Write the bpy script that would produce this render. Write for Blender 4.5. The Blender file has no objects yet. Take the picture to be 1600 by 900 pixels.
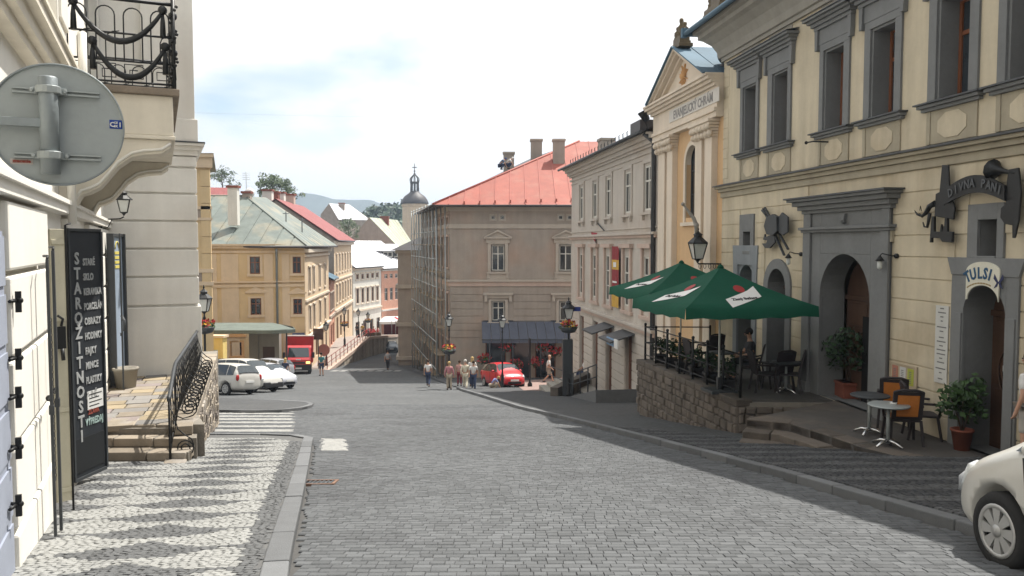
import bpy, bmesh, math, random
from math import sin, cos, pi, radians, sqrt, atan2
from mathutils import Vector, Matrix
random.seed(11)
SC = bpy.context.scene
COL = SC.collection

# ------------------------------------------------------------------ camera, sky, sun, exposure
F = 1256.0            # focal length in photo pixels (1600 wide)
PITCH = math.atan(68.0 / F)
EYE = 1.65
cam_d = bpy.data.cameras.new('camera')
cam_d.sensor_width = 36.0
cam_d.lens = 36.0 * F / 1600.0
cam_d.clip_start = 0.05
cam_d.clip_end = 8000
cam = bpy.data.objects.new('camera', cam_d)
COL.objects.link(cam)
cam.location = (0, 0, EYE)
cam.rotation_euler = (pi / 2 - PITCH, 0, 0)
SC.camera = cam

SUN_AZ, SUN_EL = radians(41), radians(61)      # azimuth from +Y towards +X
world = bpy.data.worlds.new('World')
SC.world = world
world.use_nodes = True
wn, wl = world.node_tree.nodes, world.node_tree.links
wn.clear()
w_out = wn.new('ShaderNodeOutputWorld')
w_bg = wn.new('ShaderNodeBackground')
w_bg.inputs['Strength'].default_value = 0.10
sky = wn.new('ShaderNodeTexSky')
sky.sky_type = 'NISHITA'
sky.sun_disc = False
sky.sun_elevation = SUN_EL
sky.sun_rotation = SUN_AZ
sky.altitude = 600
sky.air_density = 1.3
sky.dust_density = 1.0
sky.ozone_density = 1.0
# thin bright summer cloud over the blue
tc = wn.new('ShaderNodeTexCoord')
mp = wn.new('ShaderNodeMapping')
mp.inputs['Scale'].default_value = (1.0, 1.0, 2.6)
mp.inputs['Location'].default_value = (1.72, 3.3, 0.1)
nz = wn.new('ShaderNodeTexNoise')
nz.inputs['Scale'].default_value = 2.6
nz.inputs['Detail'].default_value = 7.0
nz.inputs['Roughness'].default_value = 0.52
rp = wn.new('ShaderNodeValToRGB')
rp.color_ramp.elements[0].position = 0.295
rp.color_ramp.elements[1].position = 0.46
mx = wn.new('ShaderNodeMix')
mx.data_type = 'RGBA'
# clouds scatter forward: brighter on the sun's side of the sky than opposite to it
dn = wn.new('ShaderNodeVectorMath')
dn.operation = 'DOT_PRODUCT'
dn.inputs[1].default_value = (sin(SUN_AZ) * cos(SUN_EL), cos(SUN_AZ) * cos(SUN_EL), sin(SUN_EL))
mr = wn.new('ShaderNodeMapRange')
mr.inputs['From Min'].default_value = -0.5
mr.inputs['From Max'].default_value = 0.6
mr.inputs['To Min'].default_value = 2.4
mr.inputs['To Max'].default_value = 9.6
cs_ = wn.new('ShaderNodeVectorMath')
cs_.operation = 'SCALE'
cs_.inputs[0].default_value = (1.0, 0.993, 0.98)
wl.new(tc.outputs['Generated'], dn.inputs[0])
wl.new(dn.outputs['Value'], mr.inputs['Value'])
wl.new(mr.outputs['Result'], cs_.inputs['Scale'])
wl.new(cs_.outputs['Vector'], mx.inputs['B'])
wl.new(tc.outputs['Generated'], mp.inputs['Vector'])
wl.new(mp.outputs['Vector'], nz.inputs['Vector'])
wl.new(nz.outputs['Fac'], rp.inputs['Fac'])
wl.new(rp.outputs['Color'], mx.inputs['Factor'])
wl.new(sky.outputs['Color'], mx.inputs['A'])
wl.new(mx.outputs['Result'], w_bg.inputs['Color'])
wl.new(w_bg.outputs['Background'], w_out.inputs['Surface'])

sun_d = bpy.data.lights.new('sun', 'SUN')
sun_d.energy = 5.0
sun_d.angle = radians(0.5)
sun_d.color = (1.0, 0.95, 0.87)
sun = bpy.data.objects.new('sun', sun_d)
COL.objects.link(sun)
sd = Vector((sin(SUN_AZ) * cos(SUN_EL), cos(SUN_AZ) * cos(SUN_EL), sin(SUN_EL)))
sun.rotation_euler = sd.to_track_quat('Z', 'Y').to_euler()

SC.view_settings.view_transform = 'Standard'
SC.view_settings.look = 'None'
SC.view_settings.exposure = 0.55
SC.view_settings.gamma = 1.0
SC.view_settings.use_curve_mapping = False
SC.cycles.max_bounces = 6
SC.cycles.diffuse_bounces = 3
SC.cycles.glossy_bounces = 3
SC.cycles.transmission_bounces = 4
SC.cycles.volume_bounces = 0
SC.cycles.transparent_max_bounces = 8
SC.cycles.use_denoising = True

# ------------------------------------------------------------------ measuring helpers
def ray(px, py):
    a = (px - 800.0) / F
    b = (450.0 - py) / F
    return Vector((a, cos(PITCH) + b * sin(PITCH), -sin(PITCH) + b * cos(PITCH)))

CAMP = Vector((0, 0, EYE))

def at(px, py, Y):
    d = ray(px, py)
    return CAMP + d * (Y / d.y)

PROF = [(-30, 4.2), (0, 0.0), (10, -1.5), (20, -3.02), (30, -4.52), (45, -6.62), (55, -7.75), (66, -8.92), (76, -10.0),
        (110, -13.1), (150, -15.0), (220, -16.5), (400, -19.0), (6000, -19.0)]

def gz(y):
    for (a, za), (b, zb) in zip(PROF, PROF[1:]):
        if y <= b:
            t = (y - a) / (b - a)
            return za + (zb - za) * t
    return PROF[-1][1]

def ground_at(px, py, lift=0.0):
    d = ray(px, py)
    t0, t1 = 1.0, 400.0
    f = lambda t: (EYE + d.z * t) - (gz(d.y * t) + lift)
    for _ in range(60):
        t = (t0 + t1) / 2
        if f(t) > 0:
            t0 = t
        else:
            t1 = t
    return CAMP + d * t0

# ------------------------------------------------------------------ materials
def mat(name, col, rough=0.8, var=0.18, scale=1.2, bump=0.12, bscale=40.0, streak=0.0, island=0.0, objr=0.0, metal=0.0,
        stain=None, stain_amt=0.5, stain_scale=0.8, spec=0.35, coat=0.0):
    m = bpy.data.materials.new(name)
    m.use_nodes = True
    n, l = m.node_tree.nodes, m.node_tree.links
    b = n['Principled BSDF']
    b.inputs['Roughness'].default_value = rough
    b.inputs['Metallic'].default_value = metal
    b.inputs['Specular IOR Level'].default_value = spec
    if coat:
        b.inputs['Coat Weight'].default_value = coat
        b.inputs['Coat Roughness'].default_value = 0.08
    t = n.new('ShaderNodeTexCoord')
    def noise(sc, det=4.0, vec=None):
        q = n.new('ShaderNodeTexNoise')
        q.inputs['Scale'].default_value = sc
        q.inputs['Detail'].default_value = det
        l.new(vec or t.outputs['Object'], q.inputs['Vector'])
        return q.outputs['Fac']
    def math_(op, a, bb):
        q = n.new('ShaderNodeMath')
        q.operation = op
        for i, v in enumerate((a, bb)):
            if isinstance(v, (int, float)):
                q.inputs[i].default_value = v
            else:
                l.new(v, q.inputs[i])
        return q.outputs[0]
    fac = None
    def addf(x, amt):
        nonlocal fac
        y = math_('MULTIPLY', math_('SUBTRACT', x, 0.5), 2.0 * amt)
        fac = y if fac is None else math_('ADD', fac, y)
    if var:
        addf(noise(scale, 5), var * 1.6)
        addf(noise(scale * 9, 3), var * 0.7)
    if streak:
        mpn = n.new('ShaderNodeMapping')
        mpn.inputs['Scale'].default_value = (1.0, 1.0, 0.10)
        l.new(t.outputs['Object'], mpn.inputs['Vector'])
        addf(noise(3.2, 5, mpn.outputs['Vector']), streak * 1.6)
    if island:
        g = n.new('ShaderNodeNewGeometry')
        addf(g.outputs['Random Per Island'], island)
    if objr:
        o = n.new('ShaderNodeObjectInfo')
        addf(o.outputs['Random'], objr)
    rgb = n.new('ShaderNodeRGB')
    rgb.outputs[0].default_value = (*col, 1)
    cur = rgb.outputs[0]
    if stain is not None:
        r = n.new('ShaderNodeValToRGB')
        r.color_ramp.elements[0].position = 0.50
        r.color_ramp.elements[1].position = 0.68
        l.new(noise(stain_scale, 7), r.inputs['Fac'])
        k = math_('MULTIPLY', r.outputs['Color'], stain_amt)
        q = n.new('ShaderNodeMix')
        q.data_type = 'RGBA'
        l.new(k, q.inputs['Factor'])
        l.new(cur, q.inputs['A'])
        q.inputs['B'].default_value = (*stain, 1)
        cur = q.outputs['Result']
    if fac is not None:
        f1 = math_('MAXIMUM', math_('ADD', fac, 1.0), 0.15)
        v = n.new('ShaderNodeVectorMath')
        v.operation = 'SCALE'
        l.new(cur, v.inputs[0])
        l.new(f1, v.inputs['Scale'])
        cur = v.outputs['Vector']
    l.new(cur, b.inputs['Base Color'])
    if bump:
        bp = n.new('ShaderNodeBump')
        bp.inputs['Strength'].default_value = bump
        bp.inputs['Distance'].default_value = 0.02
        l.new(noise(bscale, 4), bp.inputs['Height'])
        l.new(bp.outputs['Normal'], b.inputs['Normal'])
    return m

def glass(name, col=(0.02, 0.025, 0.03), rough=0.04):
    return mat(name, col, rough=rough, var=0.5, objr=0.7, scale=2.0, bump=0.02, bscale=3.0, spec=0.8)

M = {}
# plasters
M['cream'] = mat('cream_plaster', (0.52, 0.455, 0.335), var=0.10, streak=0.20, stain=(0.40, 0.32, 0.21), stain_amt=0.55, stain_scale=0.7)
M['trim'] = mat('grey_stone_trim', (0.175, 0.18, 0.18), var=0.14, streak=0.08, bump=0.2)
M['trim_light'] = mat('worn_grey_plaster', (0.29, 0.275, 0.24), var=0.12, streak=0.1)
M['trim_warm'] = mat('weathered_string_plaster', (0.35, 0.31, 0.23), var=0.14, streak=0.1)
M['lead'] = mat('dark_sheet_metal', (0.075, 0.08, 0.085), rough=0.5, var=0.2, metal=0.3)
M['left_plaster'] = mat('pale_lime_plaster', (0.80, 0.775, 0.71), var=0.05, streak=0.04, stain=(0.5, 0.44, 0.33), stain_amt=0.18, stain_scale=0.5)
M['left_trim'] = mat('ochre_moulding_plaster', (0.70, 0.645, 0.54), var=0.1, streak=0.1)
M['corner_plaster'] = mat('grey_white_plaster', (0.76, 0.735, 0.68), var=0.06, streak=0.09, stain=(0.46, 0.38, 0.30), stain_amt=0.35, stain_scale=0.35)
M['yellow'] = mat('yellow_ochre_plaster', (0.63, 0.47, 0.265), var=0.09, streak=0.07, stain=(0.58, 0.40, 0.2), stain_amt=0.4, stain_scale=0.3)
M['yellow_pale'] = mat('pale_yellow_plaster', (0.64, 0.50, 0.345), var=0.08, streak=0.06)
M['orange_trim'] = mat('orange_ochre_trim', (0.62, 0.36, 0.16), var=0.1, streak=0.05)
M['church_white'] = mat('church_cream_plaster', (0.66, 0.57, 0.46), var=0.08, streak=0.08)
M['church_orange'] = mat('church_apricot_plaster', (0.60, 0.40, 0.22), var=0.08, streak=0.1)
M['town_grey'] = mat('grey_beige_plaster', (0.50, 0.455, 0.40), var=0.08, streak=0.08, stain=(0.42, 0.33, 0.26), stain_amt=0.4, stain_scale=0.4)
M['town_pink'] = mat('faded_pink_plaster', (0.50, 0.385, 0.32), var=0.1, streak=0.06)
M['old_grey'] = mat('weathered_grey_plaster', (0.33, 0.285, 0.24), var=0.13, streak=0.10, stain=(0.42, 0.25, 0.17), stain_amt=0.40, stain_scale=0.28)
M['old_grey_pale'] = mat('pale_window_surround_plaster', (0.43, 0.38, 0.32), var=0.1, streak=0.06)
M['white_plaster'] = mat('white_house_plaster', (0.66, 0.64, 0.58), var=0.08, streak=0.06)
M['salmon'] = mat('salmon_plaster', (0.66, 0.36, 0.26), var=0.08, streak=0.05)
M['taupe'] = mat('bare_gable_render', (0.34, 0.28, 0.23), var=0.15, streak=0.1)
# roofs
M['roof_red'] = mat('faded_red_roof_sheet', (0.31, 0.088, 0.062), rough=0.7, var=0.14, streak=0.08, objr=0.07, bump=0.05, stain=(0.33, 0.13, 0.095), stain_amt=0.7)
M['roof_seam'] = mat('red_roof_seam', (0.36, 0.10, 0.075), rough=0.6, var=0.1, bump=0)
M['roof_dark'] = mat('dark_roof_sheet', (0.055, 0.05, 0.05), rough=0.55, var=0.2)
M['roof_green'] = mat('patinated_green_roof_sheet', (0.155, 0.18, 0.162), rough=0.6, var=0.16, streak=0.12, objr=0.07, bump=0.05, stain=(0.33, 0.28, 0.19), stain_amt=0.55, stain_scale=0.5)
M['roof_maroon'] = mat('maroon_roof_sheet', (0.25, 0.065, 0.06), rough=0.6, var=0.12, streak=0.1, objr=0.06)
M['roof_silver'] = mat('bright_zinc_roof_sheet', (0.80, 0.80, 0.82), rough=0.35, var=0.07, objr=0.04, metal=0.35)
M['roof_blue'] = mat('blue_grey_roof_sheet', (0.08, 0.14, 0.19), rough=0.8, var=0.15, objr=0.1)
M['roof_pale'] = mat('pale_green_roof_sheet', (0.40, 0.43, 0.33), rough=0.6, var=0.12, streak=0.1, objr=0.06, stain=(0.4, 0.3, 0.18), stain_amt=0.4)
# misc
M['glass'] = glass('window_glass')
M['glass_car'] = mat('tinted_car_glass', (0.03, 0.04, 0.045), rough=0.03, var=0, bump=0, spec=0.9)
M['frame_white'] = mat('white_window_paint', (0.62, 0.60, 0.54), var=0.08, bump=0.02)
M['frame_brown'] = mat('brown_window_paint', (0.20, 0.075, 0.035), rough=0.5, var=0.2, bump=0.05)
M['wood_door'] = mat('dark_stained_door_wood', (0.075, 0.04, 0.025), rough=0.5, var=0.3, scale=2, streak=0.2)
M['iron'] = mat('black_wrought_iron', (0.018, 0.019, 0.02), rough=0.45, var=0.25, metal=0.2, bump=0.1)
M['iron_grey'] = mat('dark_grey_painted_iron', (0.045, 0.05, 0.055), rough=0.5, var=0.2)
M['galv'] = mat('galvanised_steel', (0.34, 0.37, 0.37), rough=0.5, var=0.09, scale=3, metal=0.45, bump=0.05)
M['galv_dark'] = mat('weathered_steel_tube', (0.25, 0.28, 0.29), rough=0.5, var=0.12, scale=3, metal=0.4)
M['steel'] = mat('polished_steel', (0.6, 0.6, 0.6), rough=0.25, var=0.05, metal=0.9, bump=0)
M['stone'] = mat('rough_wall_stone', (0.13, 0.11, 0.092), var=0.25, scale=4, island=0.3, objr=0.22, bump=0.5, bscale=18)
M['stone_warm'] = mat('warm_sandstone', (0.27, 0.23, 0.18), var=0.15, scale=5, objr=0.25, bump=0.3, bscale=25, stain=(0.34, 0.32, 0.30), stain_amt=0.6, stain_scale=1.5)
M['mortar'] = mat('dusty_mortar', (0.22, 0.20, 0.17), var=0.2, scale=6, bump=0.4)
M['kerb'] = mat('kerb_granite', (0.14, 0.145, 0.15), var=0.1, scale=6, objr=0.17, bump=0.25, bscale=60)
M['sett'] = mat('basalt_sett', (0.110, 0.115, 0.120), rough=0.85, var=0.20, scale=0.28, island=0.17, stain=(.068, .070, .074), stain_amt=.6, stain_scale=.55, bump=0.25, bscale=50, spec=0.2)
M['sett_one'] = mat('single_basalt_sett', (0.110, 0.115, 0.120), rough=0.9, var=0.12, scale=0.8, objr=0.17, bump=0.25, bscale=50, spec=0.2)
M['joint'] = mat('sandy_joint', (0.075, 0.073, 0.07), var=0.2, scale=6, bump=0.3)
M['mosaic_white'] = mat('white_limestone_mosaic', (0.27, 0.272, 0.262), var=0.08, scale=1.2, island=0.10, bump=0.1, bscale=50)
M['mosaic_grey'] = mat('grey_granite_mosaic', (0.105, 0.108, 0.110), var=0.08, scale=1.2, island=0.10, bump=0.2, bscale=50)
M['paint_white'] = mat('worn_road_paint', (0.33, 0.33, 0.315), var=0.2, scale=8, bump=0.3, stain=(0.25, 0.25, 0.25), stain_amt=0.55, stain_scale=9)
M['rubber'] = mat('tyre_rubber', (0.02, 0.02, 0.02), rough=0.85, var=0.1)
M['plastic_black'] = mat('black_plastic', (0.022, 0.022, 0.024), rough=0.5, var=0.1)
M['chrome'] = mat('lamp_lens', (0.75, 0.78, 0.80), rough=0.12, var=0.1, scale=12, metal=0.4, bump=0)
M['lamp_glass'] = mat('frosted_lantern_glass', (0.55, 0.57, 0.55), rough=0.25, var=0.1, bump=0)
M['leaf'] = mat('green_leaf', (0.032, 0.068, 0.018), rough=0.6, var=0.3, scale=6, island=0.45, bump=0)
M['leaf_dark'] = mat('dark_green_leaf', (0.022, 0.05, 0.018), rough=0.6, var=0.3, scale=6, island=0.45, bump=0)
M['leaf_tree'] = mat('tree_leaf', (0.085, 0.12, 0.05), rough=0.6, var=0.3, scale=0.6, island=0.45, bump=0)
M['bark'] = mat('tree_bark', (0.09, 0.065, 0.045), var=0.25, scale=5, bump=0.4)
M['flower_red'] = mat('red_petal', (0.42, 0.03, 0.035), var=0.2, scale=9, island=0.35, bump=0)
M['flower_yellow'] = mat('yellow_petal', (0.75, 0.45, 0.04), var=0.2, scale=9, island=0.35, bump=0)
M['terracotta'] = mat('terracotta', (0.22, 0.07, 0.045), var=0.15, scale=6)
M['umbrella'] = mat('green_parasol_cloth', (0.006, 0.09, 0.052), rough=0.85, var=0.12, scale=2.5, bump=0.45, bscale=7)
_n, _l = M['umbrella'].node_tree.nodes, M['umbrella'].node_tree.links
_t = _n.new('ShaderNodeBsdfTranslucent')
_t.inputs['Color'].default_value = (0.01, 0.16, 0.09, 1)
_x = _n.new('ShaderNodeMixShader')
_x.inputs['Fac'].default_value = 0.3
_l.new(_n['Principled BSDF'].outputs[0], _x.inputs[1])
_l.new(_t.outputs[0], _x.inputs[2])
_l.new(_x.outputs[0], _n['Material Output'].inputs['Surface'])
M['white_print'] = mat('white_print', (0.70, 0.70, 0.68), rough=0.6, var=0.06, bump=0)
M['red_print'] = mat('red_print', (0.32, 0.03, 0.03), rough=0.6, var=0.06, bump=0)
M['black_board'] = mat('black_sign_board', (0.022, 0.026, 0.032), rough=0.6, var=0.2, scale=4, bump=0.05, streak=0.15)
M['skin'] = mat('skin', (0.50, 0.29, 0.20), rough=0.6, var=0.06, bump=0)
M['awning'] = mat('slate_blue_awning_cloth', (0.085, 0.095, 0.125), rough=0.8, var=0.12, streak=0.12)
M['orange_pad'] = mat('orange_seat_fabric', (0.48, 0.17, 0.035), rough=0.9, var=0.15, scale=8)
M['rattan'] = mat('dark_plastic_rattan', (0.03, 0.025, 0.027), rough=0.6, var=0.2, scale=15)

def plain(name, col, **k):
    if name not in M:
        k.setdefault('var', 0.08)
        k.setdefault('scale', 4)
        k.setdefault('bump', 0.04)
        M[name] = mat(name, col, **k)
    return M[name]

# ------------------------------------------------------------------ mesh helpers
class MB:
    def __init__(s):
        s.v, s.f, s.m, s.s = [], [], [], []

    def face(s, pts, m=0, smooth=False):
        k = len(s.v)
        s.v.extend([tuple(p) for p in pts])
        s.f.append(tuple(range(k, k + len(pts))))
        s.m.append(m)
        s.s.append(smooth)

    def poly(s, vs, fs, m=0, smooth=False):
        k = len(s.v)
        s.v.extend([tuple(p) for p in vs])
        for f in fs:
            s.f.append(tuple(i + k for i in f))
            s.m.append(m)
            s.s.append(smooth)
        return s

    def box(s, x0, x1, y0, y1, z0, z1, m=0):
        vs = [(x0, y0, z0), (x1, y0, z0), (x1, y1, z0), (x0, y1, z0), (x0, y0, z1), (x1, y0, z1), (x1, y1, z1), (x0, y1, z1)]
        return s.poly(vs, [(0, 3, 2, 1), (4, 5, 6, 7), (0, 1, 5, 4), (1, 2, 6, 5), (2, 3, 7, 6), (3, 0, 4, 7)], m)

    def obox(s, c, size, R=None, m=0):
        hx, hy, hz = size[0] / 2, size[1] / 2, size[2] / 2
        c = Vector(c)
        vs = []
        for z in (-hz, hz):
            for x, y in ((-hx, -hy), (hx, -hy), (hx, hy), (-hx, hy)):
                p = Vector((x, y, z))
                if R is not None:
                    p = R @ p
                vs.append(c + p)
        return s.poly(vs, [(0, 3, 2, 1), (4, 5, 6, 7), (0, 1, 5, 4), (1, 2, 6, 5), (2, 3, 7, 6), (3, 0, 4, 7)], m)

    def bar(s, a, b, w, h, m=0):
        a, b = Vector(a), Vector(b)
        d = b - a
        L = d.length
        z = d.normalized()
        up = Vector((0, 0, 1)) if abs(z.z) < 0.95 else Vector((1, 0, 0))
        x = up.cross(z).normalized()
        y = z.cross(x)
        R = Matrix((x, y, z)).transposed()
        return s.obox((a + b) / 2, (w, h, L), R, m)

    def prism(s, poly, y0, y1, m=0, plane='xz'):
        """extrude a 2-D outline: plane 'xz' along y, 'xy' along z, 'yz' along x"""
        def P(p, t):
            if plane == 'xz':
                return (p[0], t, p[1])
            if plane == 'xy':
                return (p[0], p[1], t)
            return (t, p[0], p[1])
        n = len(poly)
        vs = [P(p, y0) for p in poly] + [P(p, y1) for p in poly]
        fs = [tuple(range(n)), tuple(range(2 * n - 1, n - 1, -1))]
        fs += [(i, (i + 1) % n, n + (i + 1) % n, n + i) for i in range(n)]
        return s.poly(vs, fs, m)

    def tube(s, pts, r, n=6, m=0, closed=False, smooth=True):
        pts = [Vector(p) for p in pts]
        k = len(pts)
        rs = r if isinstance(r, (list, tuple)) else [r] * k
        vs, fs = [], []
        ref = None
        for i, p in enumerate(pts):
            if closed:
                d = pts[(i + 1) % k] - pts[i - 1]
            else:
                d = pts[min(i + 1, k - 1)] - pts[max(i - 1, 0)]
            d.normalize()
            if ref is None:
                ref = Vector((0, 0, 1)) if abs(d.z) < 0.9 else Vector((1, 0, 0))
            x = (ref - d * ref.dot(d))
            if x.length < 1e-4:
                x = Vector((1, 0, 0)) if abs(d.x) < 0.9 else Vector((0, 1, 0))
                x = x - d * x.dot(d)
            x.normalize()
            ref = x
            y = d.cross(x)
            for j in range(n):
                a = 2 * pi * j / n
                vs.append(p + (x * cos(a) + y * sin(a)) * rs[i])
        for i in range(k if closed else k - 1):
            i2 = (i + 1) % k
            for j in range(n):
                j2 = (j + 1) % n
                fs.append((i * n + j, i * n + j2, i2 * n + j2, i2 * n + j))
        s.poly(vs, fs, m, smooth)
        if not closed:
            s.poly(vs[:n], [tuple(range(n - 1, -1, -1))], m)
            s.poly(vs[-n:], [tuple(range(n))], m)
        return s

    def lathe(s, prof, n=12, c=(0, 0, 0), m=0, smooth=True, axis='z', R=None, cap=True):
        vs, fs = [], []
        c = Vector(c)
        for r, z in prof:
            for j in range(n):
                a = 2 * pi * j / n
                p = Vector((r * cos(a), r * sin(a), z))
                if axis == 'y':
                    p = Vector((p.x, p.z, p.y))
                elif axis == 'x':
                    p = Vector((p.z, p.x, p.y))
                if R is not None:
                    p = R @ p
                vs.append(c + p)
        k = len(prof)
        for i in range(k - 1):
            for j in range(n):
                j2 = (j + 1) % n
                fs.append((i * n + j, i * n + j2, (i + 1) * n + j2, (i + 1) * n + j))
        s.poly(vs, fs, m, smooth)
        if cap:
            s.poly(vs[:n], [tuple(range(n - 1, -1, -1))], m)
            s.poly(vs[-n:], [tuple(range(n))], m)
        return s

    def ball(s, c, r, n=8, m=0, sq=(1, 1, 1)):
        pr = [(max(1e-3, sin(pi * i / n)), -cos(pi * i / n)) for i in range(n + 1)]
        k = len(s.v)
        s.lathe(pr, n + 2, (0, 0, 0), m)
        for i in range(k, len(s.v)):
            p = s.v[i]
            s.v[i] = (c[0] + p[0] * r * sq[0], c[1] + p[1] * r * sq[1], c[2] + p[2] * r * sq[2])
        return s

    def merge(s, o, T=None, dm=0):
        k = len(s.v)
        s.v.extend([tuple(T @ Vector(p)) for p in o.v] if T is not None else o.v)
        s.f.extend([tuple(i + k for i in f) for f in o.f])
        s.m.extend([i + dm for i in o.m])
        s.s.extend(o.s)
        return s

    def mesh(s, name, mats, fix=True):
        me = bpy.data.meshes.new(name)
        me.from_pydata(s.v, [], s.f)
        for q in (mats if isinstance(mats, (list, tuple)) else [mats]):
            me.materials.append(q)
        me.polygons.foreach_set('material_index', s.m)
        me.polygons.foreach_set('use_smooth', s.s)
        if fix and len(s.f) < 6000:
            bm = bmesh.new()
            bm.from_mesh(me)
            bmesh.ops.remove_doubles(bm, verts=bm.verts, dist=1e-5)
            bmesh.ops.recalc_face_normals(bm, faces=bm.faces)
            bm.to_mesh(me)
            bm.free()
        me.update()
        return me

    def build(s, name, mats, parent=None, loc=None, rotz=0.0, bevel=0, fix=True, **tags):
        return link(name, s.mesh(name, mats, fix), parent, loc, rotz, bevel, **tags)

def link(name, me, parent=None, loc=None, rotz=0.0, bevel=0, **tags):
    o = bpy.data.objects.new(name, me)
    COL.objects.link(o)
    if parent is not None:
        o.parent = parent
    if loc is not None:
        o.location = loc
    if rotz:
        o.rotation_euler = (0, 0, rotz)
    if bevel:
        b = o.modifiers.new('bevel', 'BEVEL')
        b.width = bevel
        b.segments = 2
        b.limit_method = 'ANGLE'
        b.angle_limit = radians(40)
    for k, v in tags.items():
        o[k] = v
    return o

def thing(name, label, cat, loc=(0, 0, 0), rotz=0.0, group=None):
    o = bpy.data.objects.new(name, None)
    o.empty_display_size = 0.2
    COL.objects.link(o)
    o.location = loc
    o.rotation_euler = (0, 0, rotz)
    o['label'] = label
    o['category'] = cat
    if group:
        o['group'] = group
    return o

def tag(o, label, cat, group=None):
    o['label'] = label
    o['category'] = cat
    if group:
        o['group'] = group
    return o

KIDS = {}
def copy_tree(o, parent=None):
    c = o.copy()
    COL.objects.link(c)
    if parent is not None:
        c.parent = parent
    for ch in [q for q in list(COL.objects) if q.parent == o]:
        copy_tree(ch, c)
    return c

def dup(o, loc, rotz, label=None):
    c = copy_tree(o)
    c.location = loc
    c.rotation_euler = (0, 0, rotz)
    if label:
        c['label'] = label
    return c

def arc(cx, cz, r, a0, a1, n):
    return [(cx + r * cos(a0 + (a1 - a0) * i / n), cz + r * sin(a0 + (a1 - a0) * i / n)) for i in range(n + 1)]

def text_mesh(body, size, align='CENTER', bold=0.0, ext=0.004):
    cu = bpy.data.curves.new('lettering', 'FONT')
    cu.body = body
    cu.size = size
    cu.align_x = align
    cu.extrude = ext
    cu.offset = bold
    cu.resolution_u = 2
    ob = bpy.data.objects.new('lettering_tmp', cu)
    COL.objects.link(ob)
    dg = bpy.context.evaluated_depsgraph_get()
    me = bpy.data.meshes.new_from_object(ob.evaluated_get(dg))
    bpy.data.objects.remove(ob)
    bpy.data.curves.remove(cu)
    return me

def letter(body, size, m, parent, loc, rot=(pi / 2, 0, 0), sx=1.0, align='CENTER', bold=0.0, name='lettering'):
    me = text_mesh(body, size, align, bold)
    me.materials.clear()
    me.materials.append(m)
    o = link(name, me, parent, loc)
    o.rotation_euler = rot
    o.scale = (sx, 1, 1)
    return o

class Frame:
    """A facade: local x runs along the wall, -y points out of it, z is up."""
    def __init__(s, o, phi):
        s.o = Vector(o)
        s.phi = phi
        s.x = Vector((cos(phi), sin(phi), 0))
        s.out = Vector((sin(phi), -cos(phi), 0))

    def uv(s, px, py, proud=0.0):
        d = ray(px, py)
        o = s.o + s.out * proud
        t = (o - CAMP).dot(s.out) / d.dot(s.out)
        p = CAMP + d * t - s.o
        return p.dot(s.x), p.z

    def u(s, px, proud=0.0):
        return s.uv(px, 400, proud)[0]

    def rect(s, x0, y0, x1, y1):
        """photo rectangle -> (u0, u1, z0, z1), heights read at the middle"""
        xm = (x0 + x1) / 2
        return s.u(x0), s.u(x1), s.uv(xm, y1)[1], s.uv(xm, y0)[1]

    def w(s, u, z, out=0.0):
        return s.o + s.x * u + s.out * out + Vector((0, 0, z))

def wall_panel(mb, u0, u1, z0, z1, holes, reveal=0.25, y=0.0, m=0, mr=None):
    """front skin at y with rectangular openings and their reveals"""
    mr = m if mr is None else mr
    us = sorted({u0, u1} | {min(max(q, u0), u1) for h in holes for q in h[:2]})
    zs = sorted({z0, z1} | {min(max(q, z0), z1) for h in holes for q in h[2:4]})
    for a, b in zip(us, us[1:]):
        for c, d in zip(zs, zs[1:]):
            mu, mz = (a + b) / 2, (c + d) / 2
            if any(h[0] < mu < h[1] and h[2] < mz < h[3] for h in holes):
                continue
            mb.face([(a, y, c), (b, y, c), (b, y, d), (a, y, d)], m)
    for h in holes:
        a, b, c, d = h[:4]
        r = y + reveal
        mb.face([(a, y, c), (a, r, c), (a, r, d), (a, y, d)], mr)
        mb.face([(b, y, c), (b, y, d), (b, r, d), (b, r, c)], mr)
        mb.face([(a, y, d), (a, r, d), (b, r, d), (b, y, d)], mr)
        mb.face([(a, y, c), (b, y, c), (b, r, c), (a, r, c)], mr)

def free_spans(u0, u1, cuts):
    out, cur = [], u0
    for a, b in sorted(cuts):
        if a > cur:
            out.append((cur, min(a, u1)))
        cur = max(cur, b)
    if cur < u1:
        out.append((cur, u1))
    return [(a, b) for a, b in out if b - a > 0.02]

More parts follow.
